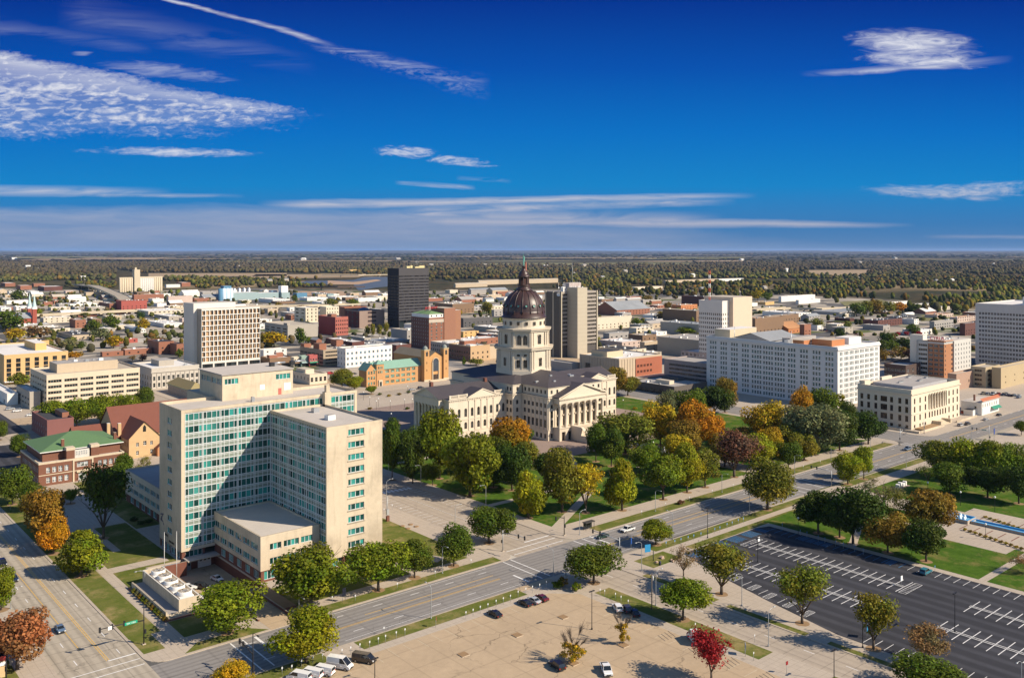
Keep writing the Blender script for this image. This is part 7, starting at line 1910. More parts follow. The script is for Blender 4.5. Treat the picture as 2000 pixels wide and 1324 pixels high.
def small(a, b, la, lb, h, wall, roof, kind='building', pitched=False, where=None, label=None):
    RECTS.append((a, a + la, b, b + lb))
    px, py, Y = proj(a + la / 2, b, 0)
    size = 'long' if max(la, lb) > 45 else 'small' if max(la, lb) < 17 else 'low' if h < 6 else 'blocky'
    lab = label or f'{size} {WORD[wall]} {kind} under a {WORD[roof]} {"gabled" if pitched else "flat"} roof {where or place(px, py)}'
    T = thing(kind, lab, kind, (a + la / 2, b + lb / 2, 0), kind + 's of the low-rise district')
    wm, rm = wallm(wall), roofm(roof); m = MB(); wins = []
    if Y < 1500:
        rows = 1 if h < 6 else 2; n = max(2, int(la / 6.5)); hs = grid_holes(la, n, rows, 1.7 if kind != 'warehouse' else 3.0, 1.7, 1.3, 3.4)
        opening_wall(m, (a, b), 'S', la, 0, h, [q for q in hs if q[3] < h - .4], .2, wm)
        wins = [(window_mesh(q[1] - q[0], 1.7, 2, 1, DARKG, wm, .1, .08, 1), (a + q[0], b + .2, q[2]), 'S') for q in hs if q[3] < h - .4]
        m.box(a, a + la, b, b + lb, 0, h, wm, 'stb')
    else: m.box(a, a + la, b, b + lb, 0, h, wm, 'tb')
    m.build('wall', T)
    if pitched:
        r = MB(); ax = 'x' if la > lb else 'y'; gable(r, a, a + la, b, b + lb, h, h + min(la, lb) * .24, rm, wm, ax, .4); r.build('roof', T)
    else:
        p, r = roof_slab(a, a + la, b, b + lb, h - .4, wm, rm, .41, .3, wm); p.build('parapet', T); r.build('roof', T)
        rr = random.Random(int(a * 3 + b))
        for k in range(int(la * lb / 150) if Y < 1900 else 0):
            if k > 8: break
            s = rr.uniform(.8, 2.0); x, y = a + rr.uniform(1, la - 3.5), b + rr.uniform(1, lb - 3.5); u = MB(); u.box(x, x + s * 1.3, y, y + s, h - .42, h + s * .6, METAL if k % 2 else WHITE, 'b'); u.build('roof_vent', T)
    if wins: put_windows(T, wins, 24)
    return T


def smallp(c, *k, **kw):
    a, b, la, lb, h = dims(c); return small(a, b, la, min(lb, 60), max(3.2, h), *k, **kw)


TB = '''51 690 667 36 96 bf D b|22 694 682 4 38 tn B p|98 651 642 88 137 cr D b|141 664 655 110 186 tn D b|147 641 625 136 168 br G b|85 632 621 78 138 cr W b|2 612 601 -12 22 w W w|32 609 599 26 57 w W w|86 597 590 83 103 br W b|137 601 594 134 162 w W w|146 608 600 140 165 gr G w|164 599 593 162 190 w W w|172 608 600 166 206 gt W w|214 605 593 194 228 br G b|237 606 588 226 287 rd B b|262 590 576 258 320 br W b|329 593 579 325 376 pk B b|380 591 583 376 409 br W b|275 650 643 205 270 w W p|218 672 664 222 269 rd W b|200 697 688 196 241 br G b|244 694 683 238 296 br W b|290 618 608 246 360 cr W w|320 640 632 288 358 w W b|310 692 668 288 340 br D b|345 694 672 332 360 br D b|330 626 618 300 357 gt W b
515 700 684 505 560 w W b|455 604 598 430 520 gt T w|533 592 585 505 566 w W w|566 608 601 560 612 w W w|630 596 590 610 668 w W w|600 588 582 585 640 w W w|655 586 580 640 700 w W w|700 590 583 690 745 w W w|640 580 574 600 652 te S w|735 586 579 725 760 cr W w|585 621 613 540 600 gt W w|665 612 603 640 670 tn T b|618 676 664 606 628 br S p|688 690 668 636 712 db W b|712 676 660 680 724 gt G b|735 680 668 700 800 gr S w|760 692 680 690 802 gr S b|774 706 674 751 803 db G b|795 668 645 764 812 gr T b
884 613 594 849 926 bn T b|905 640 622 898 962 dg T b|967 650 640 925 992 gt W b|952 665 653 930 978 db W b|905 661 648 902 935 bf T b|960 605 598 925 990 cr W w|965 618 605 960 990 gr S w|900 655 650 868 925 w W b|905 676 664 880 975 br W b|985 668 655 960 1000 gt T b
1205 617 606 1160 1269 br S p|1150 646 622 1140 1234 cr T b|1255 673 655 1227 1282 bn T b|1259 688 668 1250 1284 tn W b|1215 684 668 1170 1252 pk W b|1190 663 651 1178 1228 gr S w|1225 700 684 1168 1262 cr D b|1262 698 690 1228 1292 gt W b|1380 700 666 1284 1440 gt G b|1370 656 634 1289 1400 gt S b|1360 629 607 1294 1375 bn T b|1330 608 596 1312 1362 or T b|1385 599 580 1305 1400 db D b|1204 592 583 1199 1224 gr W p|1226 593 584 1223 1252 gr W p|1256 594 586 1252 1275 gr S b|1273 594 588 1270 1292 br T p|1175 598 590 1168 1190 db G b
1475 657 622 1469 1531 bn T b|1540 652 642 1500 1568 or O p|1571 657 634 1562 1584 br T b|1580 628 618 1564 1602 gr S p|1560 622 612 1470 1584 w W w|1500 636 618 1488 1560 bn T b|1640 616 610 1585 1800 S S w|1715 639 626 1689 1762 db D b|1646 641 630 1614 1650 db B w|1660 628 622 1630 1668 db G w|1700 633 625 1668 1694 br T b|1725 646 636 1685 1738 gr G b|1526 590 579 1521 1592 w W w|1560 594 586 1556 1602 w W w|1495 596 590 1475 1512 bf T b|1737 599 591 1735 1779 w W w|1780 603 595 1778 1814 w W w|1770 621 613 1764 1786 w W p|1825 644 628 1820 1862 gr T w|1830 622 615 1806 1862 pk O w|1870 630 620 1855 1905 pk O w|1885 656 632 1876 1910 db G b|1760 628 620 1730 1800 dg D w|1880 646 640 1866 1900 w W b'''
KW = {'b': ('building', False), 'w': ('warehouse', False), 'p': ('building', True)}
for ln in TB.replace('\n', '|').split('|'):
    q = ln.split(); c = tuple(float(v) for v in q[:5]); wl = q[5]
    if wl == 'S': wl = 'gr'
    smallp(c, wl, q[6], KW[q[7]][0], KW[q[7]][1])
# far warehouses and works
for c, w, r, k, l in (((935, 557, 549, 932, 1090), 'tn', 'T', True, 'very long tan railway shed below the wooded ridge'), ((890, 562, 555, 886, 952), 'tn', 'T', True, 'tan gabled railway shed before the longest shed'), ((920, 576, 566, 914, 960), 'gr', 'S', True, 'grey gabled works hall beyond the open yards'), ((962, 577, 567, 950, 992), 'tn', 'S', True, 'tan gabled works hall with slate roof'), ((972, 579, 570, 969, 1010), 'br', 'S', False, 'low red brick works block by the gabled halls'), ((1300, 553, 548, 1296, 1405), 'tn', 'T', False, 'long low tan depot among the far trees'), ((1240, 566, 561, 1232, 1294), 'cr', 'T', False, 'cream depot half hidden by far trees'), ((1405, 550, 545, 1400, 1452), 'w', 'W', False, 'white depot on the far wooded ridge'),
        ((10, 560, 553, 0, 30), 'br', 'W', False, 'red brick works at the far left edge'), ((40, 566, 558, 32, 62), 'br', 'W', False, 'second brick works near the far left edge'), ((66, 560, 554, 62, 88), 'br', 'T', False, 'small far brick works block before the woods'), ((86, 568, 560, 74, 122), 'db', 'W', False, 'dark brick works with white roof before the woods'), ((60, 576, 569, 52, 76), 'w', 'W', False, 'plain white far shed before the brush'), ((18, 576, 569, 14, 50), 'w', 'W', False, 'low white shed among bushes'), ((355, 560, 552, 344, 372), 'br', 'W', False, 'brick works right of the grain elevator'), ((325, 562, 556, 322, 352), 'w', 'W', False, 'white shed right of the grain elevator'), ((680, 532, 527, 676, 700), 'bf', 'W', False, 'yellowish farm works beyond the river')):
    smallp(c, w, r, 'warehouse', k, None, l)
# unplanned infill along the street grid
rr = random.Random(11); n = 0; tries = 0
while n < 200 and tries < 9000:
    tries += 1
    px = rr.uniform(-20, 2020); py = 572 + 85 * rr.random() ** 1.5
    if px > 1480 and py < 606 or px > 1120 and py < 583 or (600 < px < 760 and py < 576): continue
    a, b = gxy(px, py); la, lb = rr.uniform(11, 38), rr.uniform(10, 26); h = rr.uniform(3.6, 7.5)
    a, b = round(a / 6) * 6, round(b / 6) * 6
    if not free(a, a + la, b, b + lb, 5): continue
    if any(abs((a - x) % 132 - 0) < 0 for x in (0,)): continue
    w = rr.choice(['w', 'w', 'w', 'cr', 'cr', 'gt', 'tn', 'br', 'br', 'gr', 'pk', 'bn']); r = rr.choice('WWWWTGGSD')
    small(a, b, la, lb, h, w, r, 'warehouse' if la > 26 else 'building', rr.random() < .18); n += 1


# --- landmarks of the middle distance
def elevator():
    a, b = gxy(233, 571); T = thing('grain_elevator', 'concrete grain elevator with rows of silos and a tall head house', 'grain elevator', (a + 60, b, 0)); con = M((.50, .42, .30), .9, .1, .05)
    Y = a * U[1] + b * V[1]; sc = Y / F
    def at(px): t = ext(a, b, px, 'a'); return a + t
    zt = zat(544.5, a, b)
    for (p0, p1, n, h, c) in ((233, 260, 6, zt, con), (273, 300, 7, zt * 1.03, M((.55, .52, .47), .9, .1, .05)), (300, 317, 4, zt * 1.03, con)):
        x0, x1 = at(p0), at(p1); r = (x1 - x0) / n / 2
        for k in range(n): m = MB(); m.lathe([(r, 0), (r, h)], c, 14, (x0 + r * (2 * k + 1), b)); m.build('silo', T)
        m = MB(); m.box(x0, x1, b - r * .7, b + r * .9, h, h + 3, con); m.build('gallery', T)
    m = MB(); x0, x1 = at(261), at(272); m.box(x0, x1, b - 6, b + 10, 0, zat(527, a, b), con); m.box(x0 + 3, x0 + 7, b, b + 4, zat(527, a, b), zat(523, a, b), con); m.build('head_house', T)


elevator()


def works():
    a, b = gxy(428, 588); T = thing('factory', 'blue and pale teal factory with striped silos and a white tower', 'factory', (a + 60, b, 0)); bl, te = wallm('bl'), wallm('te'); y = a * U[1] + b * V[1]
    def X(px): return a + ext(a, b, px, 'a')
    def Z(py): return zat(py, a, b)
    for (p0, p1, q, m_, d0, d1, r) in ((432, 446, 576, bl, 2, 16, 'S'), (446, 505, 574, te, 0, 40, 'W'), (505, 545, 576, te, 2, 40, 'W'), (455, 470, 562, (bl), 44, 60, 'S'), (458, 480, 571, WHITE, 42, 70, 'W'), (550, 566, 576, te, 0, 20, 'S'), (580, 600, 578, bl, 0, 18, 'S'), (540, 552, 573, bl, 22, 36, 'S')):
        m = MB(); m.box(X(p0), X(p1), b + d0, b + d1, 0, Z(q) + d1 * .02, m_, '', roofm(r)); m.build('hall', T)
    for k in range(4): m = MB(); m.lathe([(4.0, 0), (4.0, Z(564)), (.2, Z(563))], bl if k == 0 else M((.50, .62, .70)), 12, (X(430) + k * 7, b - 1)); m.build('silo', T)
    for k in range(4): m = MB(); m.lathe([(3.4, 0), (3.4, Z(567)), (1, Z(565))], METAL, 12, (X(476) + k * 10, b + 44)); m.build('silo', T)
    m = MB(); m.box(X(550.5), X(563.5), b + 2, b + 16, 0, Z(562), WHITE); m.build('tower', T)


works()


def spires():
    a, b = gxy(33, 637); T = thing('church', 'red brick church with two slender pale green spires', 'church', (a + 12, b + 8, 0)); bk = M((.30, .075, .05), .9, .1)
    def X(px): return a + ext(a, b, px, 'a')
    m = MB(); m.box(X(36), X(62), b, b + 20, 0, zat(622, a, b), bk, 't'); m.build('nave', T); r = MB(); gable(r, X(36), X(62), b, b + 20, zat(622, a, b), zat(612, a, b), roofm('S'), bk, 'x'); r.build('roof', T)
    r = MB(); r.box(X(28), X(37), b - 2, b + 6, 0, zat(622, a, b), bk, 't'); gable(r, X(28), X(37), b - 2, b + 8, zat(622, a, b), zat(614, a, b), roofm('S'), bk, 'y'); r.build('transept', T)
    for px, d in ((63, -2), (59.5, 14)):
        m = MB(); w = 5.0; x = X(px); m.box(x, x + w, b + d, b + d + w, 0, zat(602, a, b), bk); m.box(x - .3, x + w + .3, b + d - .3, b + d + w + .3, zat(605, a, b), zat(601, a, b), WHITE)
        m.lathe([(2.9, zat(601, a, b)), (1.2, zat(588, a, b)), (.05, zat(574, a, b))], M((.40, .52, .50), .6), 8, (x + w / 2, b + d + w / 2)); m.build('tower', T)


spires()
st = gxy(1027, 551); T = thing('smokestack', 'slender red brick smokestack far beyond the dome', 'smokestack', (*st, 0)); m = MB(); m.lathe([(3.2, 0), (2.2, zat(512.5, *st))], M((.36, .12, .07)), 12, st); m.build('shaft', T); m = MB(); m.lathe([(2.6, zat(515, *st)), (2.7, zat(512, *st))], M((.3, .1, .06)), 12, st); m.build('collar', T)


# --- elevated highway and river bridge
def deck(name, label, pts, w, z, cat, piers=30, c=None):
    T = thing(name, label, cat, (pts[0][0], pts[0][1], 0)); m = MB(); pr = MB(); con = c or M((.50, .42, .30), .9, .12, .05)
    zs = z if isinstance(z, (list, tuple)) else [z] * len(pts)
    L, Rr = [], []
    for i, p in enumerate(pts):
        q0, q1 = pts[max(0, i - 1)], pts[min(len(pts) - 1, i + 1)]; d = Vector((q1[0] - q0[0], q1[1] - q0[1])).normalized(); n = Vector((-d.y, d.x)) * w / 2
        L.append((p[0] + n.x, p[1] + n.y)); Rr.append((p[0] - n.x, p[1] - n.y))
    for i in range(len(pts) - 1):
        for (A, B, t, u) in ((L, Rr, 0, 0),):
            q = [(*Rr[i], zs[i]), (*Rr[i + 1], zs[i + 1]), (*L[i + 1], zs[i + 1]), (*L[i], zs[i])]; m.poly(q, CONC); m.poly([(x, y, h - 1.6) for x, y, h in q][::-1], con)
        for A in (L, Rr):
            m.poly([(*A[i], zs[i] - 1.6), (*A[i + 1], zs[i + 1] - 1.6), (*A[i + 1], zs[i + 1] + 1.0), (*A[i], zs[i] + 1.0)], con)
        d = Vector((pts[i + 1][0] - pts[i][0], pts[i + 1][1] - pts[i][1])); n = max(1, int(d.length / piers))
        for k in range(n):
            f = (k + .5) / n; x, y = pts[i][0] + d.x * f, pts[i][1] + d.y * f; zz = zs[i] + (zs[i + 1] - zs[i]) * f
            if zz > 2.5: o = MB(); dn = d.normalized(); o.box(x - 1, x + 1, y - 1, y + 1, 0, zz - 1.6, con); o.box(x - abs(dn.y) * w * .45 - .8, x + abs(dn.y) * w * .45 + .8, y - abs(dn.x) * w * .45 - .8, y + abs(dn.x) * w * .45 + .8, zz - 3, zz - 1.61, con); o.build('pier', T)
    m.build('deck', T); return T


deck('viaduct', 'long concrete highway viaduct crossing the low-rise district', [gxy(60, 622), gxy(220, 616), gxy(360, 610), gxy(520, 606), gxy(600, 604), gxy(700, 600)], 18, [4.5, 6, 6.5, 6.5, 6.5, 6], 'viaduct')
deck('viaduct', 'curving concrete highway viaduct beyond the long white office building', [gxy(1470, 612), gxy(1540, 608), gxy(1600, 610), gxy(1650, 606), gxy(1690, 598)], 16, [6, 6, 5.5, 3, .6], 'viaduct')
deck('bridge', 'wide concrete road bridge running towards the grain elevator', [gxy(254, 598), gxy(236, 592), gxy(205, 578), gxy(184, 569), gxy(150, 562)], 22, [5, 13, 14, 13, 9], 'bridge', 45)
deck('bridge', 'low railway bridge across the river bend', [gxy(595, 566), gxy(660, 567), gxy(712, 566)], 8, [8, 9, 8], 'bridge', 60, M((.10, .07, .06)))
deck('bridge', 'distant road bridge over the river', [gxy(630, 541), gxy(700, 541.5), gxy(780, 540)], 14, 8, 'bridge', 120)
# river, sand and fields
RIV = M((.08, .10, .13), .6, .1, .01, spec=.2); SAND = M((.36, .24, .15), .95, .12, .01)
def region(name, pts, m, z): sheets(name, [[gxy(*p) for p in pts]], m, z)
region('river', [(560, 556), (600, 549), (690, 547), (712, 541), (760, 541), (790, 544), (800, 556), (735, 562), (700, 568), (690, 556), (640, 556)], RIV, .3)
region('sandbar', [(640, 548), (690, 551), (735, 546), (745, 548), (700, 556), (640, 556)], SAND, .36)
FIELD = M((.30, .215, .125), .95, .12, .004); FIELDG = M((.17, .155, .06), .95, .15, .004)
for pts in ([(290, 534), (560, 533.5), (560, 539), (290, 542)], [(500, 536), (720, 536), (700, 542), (480, 545)], [(1560, 528), (1700, 527), (1690, 537), (1600, 541)]): region('field', pts, FIELD, .4)
for pts in ([(800, 515), (1080, 513.5), (1360, 515), (1350, 518.5), (1050, 518.5), (800, 518.5)], [(1780, 618), (1910, 606), (1910, 622), (1800, 628)], [(1640, 590), (1720, 585), (1740, 592), (1650, 598)]): region('field', pts, FIELDG, .44)
region('bare_yard', [(560, 570), (660, 568), (720, 580), (600, 578)], SAND, .3)
# ---------------------------------------------------------------- far woods: one mass of thousands of crowns
def blob(rng, n):
    """irregular low crown shell: jittered points of an icosahedron-like set and their hull faces"""
    t = (1 + 5 ** .5) / 2
    v = np.array([(-1, t, 0), (1, t, 0), (-1, -t, 0), (1, -t, 0), (0, -1, t), (0, 1, t), (0, -1, -t), (0, 1, -t), (t, 0, -1), (t, 0, 1), (-t, 0, -1), (-t, 0, 1)], float); v /= np.linalg.norm(v[0])
    f = np.array([(0, 11, 5), (0, 5, 1), (0, 1, 7), (0, 7, 10), (0, 10, 11), (1, 5, 9), (5, 11, 4), (11, 10, 2), (10, 7, 6), (7, 1, 8), (3, 9, 4), (3, 4, 2), (3, 2, 6), (3, 6, 8), (3, 8, 9), (4, 9, 5), (2, 4, 11), (6, 2, 10), (8, 6, 7), (9, 8, 1)])
    if n > 1:
        mid = {}; vv = list(v); ff = []
        def m(a, b):
            k = (min(a, b), max(a, b))
            if k not in mid: q = vv[a] + vv[b]; vv.append(q / np.linalg.norm(q)); mid[k] = len(vv) - 1
            return mid[k]
        for a, b, c in f:
            x, y, z = m(a, b), m(b, c), m(c, a); ff += [(a, x, z), (b, y, x), (c, z, y), (x, y, z)]
        v, f = np.array(vv), np.array(ff)
    v = v * rng.uniform(.72, 1.2, (len(v), 1)); return v, f


def wood_mat():
    m, nt, p, out = newmat('woodland'); at = nt.nodes.new('ShaderNodeAttribute'); at.attribute_name = 'shade'; w = wpos()
    c = tint(at.outputs['Vector'], noise(w, .35, 3, .7) * 1.3 + .35)
    nt.links.new(c, p.inputs['Base Color']); p.inputs['Roughness'].default_value = .9; p.inputs['Specular IOR Level'].default_value = .05
    return m


WOODM = wood_mat()


def woods(name, pts, rad, hgt, cols, lod, seed):
    rng = np.random.default_rng(seed); protos = [blob(rng, lod) for _ in range(9)]; n = len(pts)
    V_, F_, C_ = [], [], []; off = 0
    which = rng.integers(0, 9, n); ang = rng.uniform(0, 6.28, n)
    for k in range(9):
        v, f = protos[k]; idx = np.nonzero(which == k)[0]
        if not len(idx): continue
        c, s = np.cos(ang[idx]), np.sin(ang[idx])
        x = (v[None, :, 0] * c[:, None] - v[None, :, 1] * s[:, None]) * rad[idx, None] + pts[idx, 0][:, None]
        y = (v[None, :, 0] * s[:, None] + v[None, :, 1] * c[:, None]) * rad[idx, None] + pts[idx, 1][:, None]
        z = (v[None, :, 2] * .55 + .5) * hgt[idx, None]
        V_.append(np.stack([x, y, z], -1).reshape(-1, 3)); m = len(v)
        F_.append((f[None] + (np.arange(len(idx)) * m)[:, None, None]).reshape(-1, 3) + off); C_.append(np.repeat(cols[idx], len(f), 0)); off += m * len(idx)
    V_, F_, C_ = np.concatenate(V_), np.concatenate(F_), np.concatenate(C_)
    me = bpy.data.meshes.new(name); me.vertices.add(len(V_)); me.vertices.foreach_set('co', V_.ravel()); me.loops.add(F_.size); me.loops.foreach_set('vertex_index', F_.ravel().astype(np.int32))
    me.polygons.add(len(F_)); me.polygons.foreach_set('loop_start', np.arange(0, F_.size, 3)); me.polygons.foreach_set('loop_total', np.full(len(F_), 3)); me.materials.append(WOODM)
    at = me.attributes.new('shade', 'FLOAT_VECTOR', 'FACE'); at.data.foreach_set('vector', (C_ * rng.uniform(.85, 1.15, (len(C_), 1))).astype(np.float32).ravel()); me.update()
    o = link(name, me, kind='stuff'); o['label'] = 'autumn woodland stretching to the horizon' if 'wood' in name else 'brush and small trees between the low roofs'; return o


def spread(px0, px1, py0, py1, n, seed, keep=None):
    rng = np.random.default_rng(seed); px = rng.uniform(px0, px1, n * 3)
    # even density over the ground, thinned as it recedes
    iy0, iy1 = (py0 - HY), (py1 - HY); u = rng.uniform(0, 1, n * 3); py = HY + (iy0 ** -.9 + (iy1 ** -.9 - iy0 ** -.9) * u) ** (-1 / .9)
    Y = CH * F / (py - HY); X = (px - CX) / F * Y
    ok = keep(px, py, rng) if keep is not None else np.ones(n * 3, bool)
    px, py, X, Y = px[ok][:n], py[ok][:n], X[ok][:n], Y[ok][:n]
    return np.stack([X * U[0] + Y * U[1], X * V[0] + Y * V[1]], 1), px, py, Y


def palette(n, rng, dim=1.0):
    base = np.array([(.055, .062, .014), (.075, .078, .016), (.10, .092, .018), (.13, .095, .018), (.15, .085, .018), (.045, .05, .018), (.09, .065, .028), (.20, .13, .015), (.06, .055, .03)]) * .86
    p = np.array([.24, .17, .12, .06, .05, .22, .10, .012, .06]); p /= p.sum()
    c = base[rng.choice(len(base), n, p=p)]; return c * rng.uniform(.6, 1.3, (n, 1)) * dim


def regional(c, P):
    """stands of darker, browner and greener wood"""
    x, y = P[:, :1], P[:, 1:]; g = np.sin(x * .0031 + 1.3 * np.sin(y * .0019)) + np.sin(y * .0043 + np.sin(x * .0023)) + .6 * np.sin(x * .011 + y * .009)
    t = np.clip(g / 2.6 * .5 + .5, 0, 1); return c * (.62 + .72 * t) * (np.array([1.12, .98, 1.0]) * (1 - t) + np.array([.95, 1.05, .85]) * t)


def in_poly(px, py, poly):
    ins = np.zeros(len(px), bool); j = len(poly) - 1
    for i in range(len(poly)):
        xi, yi = poly[i]; xj, yj = poly[j]
        ins ^= ((yi > py) != (yj > py)) & (px < (xj - xi) * (py - yi) / (yj - yi + 1e-9) + xi); j = i
    return ins


OPEN = [[(290, 533), (560, 532.5), (720, 536), (700, 545), (480, 545.5), (290, 542)], [(550, 556), (600, 546), (690, 543), (712, 539), (800, 540), (806, 560), (735, 566), (695, 570), (640, 558)], [(800, 513.5), (1080, 512), (1362, 514), (1350, 518.8), (800, 518.8)], [(1560, 526.5), (1705, 526), (1690, 538), (1600, 542)], [(920, 546), (1100, 546), (1100, 560), (880, 566)], [(1290, 546), (1460, 543), (1460, 552), (1290, 556)], [(225, 526), (322, 540), (320, 572), (225, 574)], [(1640, 583), (1740, 583), (1745, 598), (1640, 600)], [(0, 551), (130, 551), (130, 578), (0, 580)], [(320, 551), (376, 551), (376, 566), (320, 566)], [(1225, 558), (1300, 558), (1300, 568), (1225, 568)], [(415, 560), (660, 568), (740, 585), (415, 590)], [(1518, 576), (1606, 578), (1606, 596), (1518, 594)], [(1730, 588), (1818, 590), (1818, 606), (1730, 604)]]


def wooded(px, py, rng):
    # southern edge of the woods seen across the frame
    edge = np.interp(px, [-100, 0, 120, 180, 330, 420, 560, 640, 760, 850, 1000, 1170, 1300, 1400, 1480, 1520, 1600, 1700, 1800, 1910, 2100], [552, 553, 556, 572, 577, 570, 566, 572, 548, 548, 547, 578, 578, 581, 583, 578, 582, 606, 612, 606, 604])
    ok = py < edge + rng.normal(0, 1.5, len(px))
    for q in OPEN: ok &= ~in_poly(px, py, q)
    return ok


rng = np.random.default_rng(5)
P, px, py, Y = spread(-80, 2080, 514, 612, 15000, 1, wooded)
rad = rng.uniform(4.2, 8.0, len(P)) * np.clip(Y / 2600, .8, 1.5); hgt = rng.uniform(8, 15, len(P)) * np.clip(Y / 3500, .85, 1.15)
clear = np.sin(P[:, 0] * .0052 + 2 * np.sin(P[:, 1] * .0031)) + np.sin(P[:, 1] * .0075 + P[:, 0] * .002) > -1.2
P, rad, hgt = P[clear], rad[clear], hgt[clear] * rng.uniform(.75, 1.35, int(clear.sum()))
far = np.clip((np.linalg.norm(P, axis=1) - 2400) / 3000, 0, .8)[:, None]
woods('woodland', P, rad, hgt, regional(palette(len(P), rng, 1.25), P) * (1 - far) + far * np.array([.075, .058, .038]), 2, 3)
P, px, py, Y = spread(-80, 2080, 492.2, 516, 9000, 2, wooded)
rad = rng.uniform(14, 34, len(P)) * np.clip(Y / 9000, .7, 3.0); hgt = rng.uniform(9, 17, len(P)) * np.clip(Y / 12000, 1.0, 2.4)
keepn = np.sin(P[:, 0] * .0011 + np.sin(P[:, 1] * .0007) * 2) + np.sin(P[:, 1] * .0016 + P[:, 0] * .0004) > -.55
woods('woodland', P[keepn], rad[keepn], hgt[keepn], regional(palette(int(keepn.sum()), rng, .6), P[keepn] * .45), 1, 4)


def brush(px, py, rng):
    ok = rng.uniform(0, 1, len(px)) < np.where(px < 420, .7, .35)
    ok &= ~((px > 1500) & (py < 600))
    X = (px - CX) / F; Y = CH * F / (py - HY); a = X * Y * U[0] + Y * U[1]; b = X * Y * V[0] + Y * V[1]
    for r in RECTS: ok &= ~((a > r[0] - 3) & (a < r[1] + 3) & (b > r[2] - 3) & (b < r[3] + 3))
    return ok


P, px, py, Y = spread(-40, 2040, 572, 690, 1100, 7, brush)
woods('brush', P, rng.uniform(2.0, 4.2, len(P)), rng.uniform(3.5, 8, len(P)), palette(len(P), rng, 1.1), 2, 9)

# low hills that close the view
def hills():
    rng = np.random.default_rng(2); m = MB(); HM = M((.060, .052, .040), .95, .3, .0012)
    for (D, h0, seed, t0, t1) in ((24000, 60, 1, -40, 40), (38000, 110, 2, -40, 40)):
        r2 = np.random.default_rng(seed); ph = r2.uniform(0, 6.28, 8); pts = []
        n = 160
        for i in range(n + 1):
            th = math.radians(t0 + (t1 - t0) * i / n); hh = h0 * (.72 + sum(math.sin(th * (9 + 11 * k) + ph[k]) / (k + 2) for k in range(6)) * .26 + r2.uniform(-.03, .03))
            x, y = D * math.sin(th), D * math.cos(th)
            pts.append((x * U[0] + y * U[1], x * V[0] + y * V[1], max(5, hh)))
        for p, q in zip(pts, pts[1:]):
            f = 1.12
            m.poly([(p[0] * .93, p[1] * .93, -2), (q[0] * .93, q[1] * .93, -2), q, p], HM); m.poly([p, q, (q[0] * f, q[1] * f, -2), (p[0] * f, p[1] * f, -2)], HM)
    setting('hills', m)


hills()
# pale strips of field among the far woods, and scattered far houses
rng = np.random.default_rng(21)
for k in range(26):
    py = 492.5 + 20 * rng.uniform() ** 1.3; px = rng.uniform(0, 2000); w = rng.uniform(60, 260); t = (py - HY) * rng.uniform(.05, .11)
    region('field', [(px, py), (px + w, py - t * .3), (px + w * .95, py + t), (px + w * .1, py + t)], FIELD if k % 3 else FIELDG, 10 + k * .2)
for k in range(46):
    py = rng.uniform(505, 575); px = rng.uniform(0, 2000)
    if not wooded(np.array([px]), np.array([py]), rng)[0]: continue
    a, b = gxy(px, py); s = max(1.0, (97 * F / (py - HY)) / 2400); small(a, b, 13 * s, 9 * s, 13 if s > 1.5 else 10, 'gt' if k % 3 else 'w', 'WSG'[k % 3], 'house', True)
# ---------------------------------------------------------------- vehicles
def paint_mat():
    m, nt, p, out = newmat('car_paint'); oi = nt.nodes.new('ShaderNodeObjectInfo'); nt.links.new(oi.outputs['Color'], p.inputs['Base Color'])
    p.inputs['Roughness'].default_value = .28; p.inputs['Specular IOR Level'].default_value = .5; p.inputs['Coat Weight'].default_value = .5; return m


PAINTM = paint_mat(); TYRE = M((.018, .018, .018), .9); RIM = M((.35, .35, .36), .35, .05, metal=.7); CARG = M((.014, .017, .02), .06, .1, spec=.7); LAMP = M((.75, .75, .72), .15); TAIL = M((.32, .015, .012), .3); TRIM = M((.03, .03, .032), .6)
# side profiles, front at +x: lower body (x, z), then greenhouse from windscreen foot to rear glass foot
KINDS = {'sedan': (4.7, 1.8, [(-2.35, .35), (-2.35, .85), (-2.1, 1.0), (-1.5, 1.02), (1.0, 1.0), (1.9, .86), (2.3, .7), (2.35, .35)], [(-1.65, 1.0), (-.95, 1.42), (.25, 1.44), (1.1, .99)], (-1.4, 1.42)),
         'suv': (4.7, 1.9, [(-2.35, .4), (-2.35, 1.05), (-2.25, 1.12), (1.0, 1.12), (1.1, 1.1), (2.1, 1.0), (2.32, .85), (2.35, .4)], [(-2.25, 1.12), (-1.95, 1.72), (.2, 1.76), (1.05, 1.11)], (-1.45, 1.4)),
         'pickup': (5.7, 2.0, [(-2.85, .5), (-2.85, 1.1), (-.75, 1.12), (1.3, 1.12), (2.6, 1.05), (2.82, .9), (2.85, .5)], [(-.75, 1.12), (-.6, 1.82), (.75, 1.84), (1.5, 1.12)], (-1.75, 1.85)),
         'van': (5.6, 2.0, [(-2.8, .4), (-2.8, 1.3), (1.5, 1.3), (2.3, 1.15), (2.75, .95), (2.8, .4)], [(-2.8, 1.3), (-2.75, 2.05), (1.2, 2.1), (2.25, 1.16)], (-1.75, 1.75)),
         'panel_van': (6.0, 2.1, [(-3.0, .4), (-3.0, 1.5), (1.9, 1.5), (2.5, 1.2), (2.95, 1.0), (3.0, .4)], [(-3.0, 1.5), (-2.95, 2.6), (1.1, 2.65), (2.45, 1.22)], (-1.95, 1.95))}
PARTS = {}


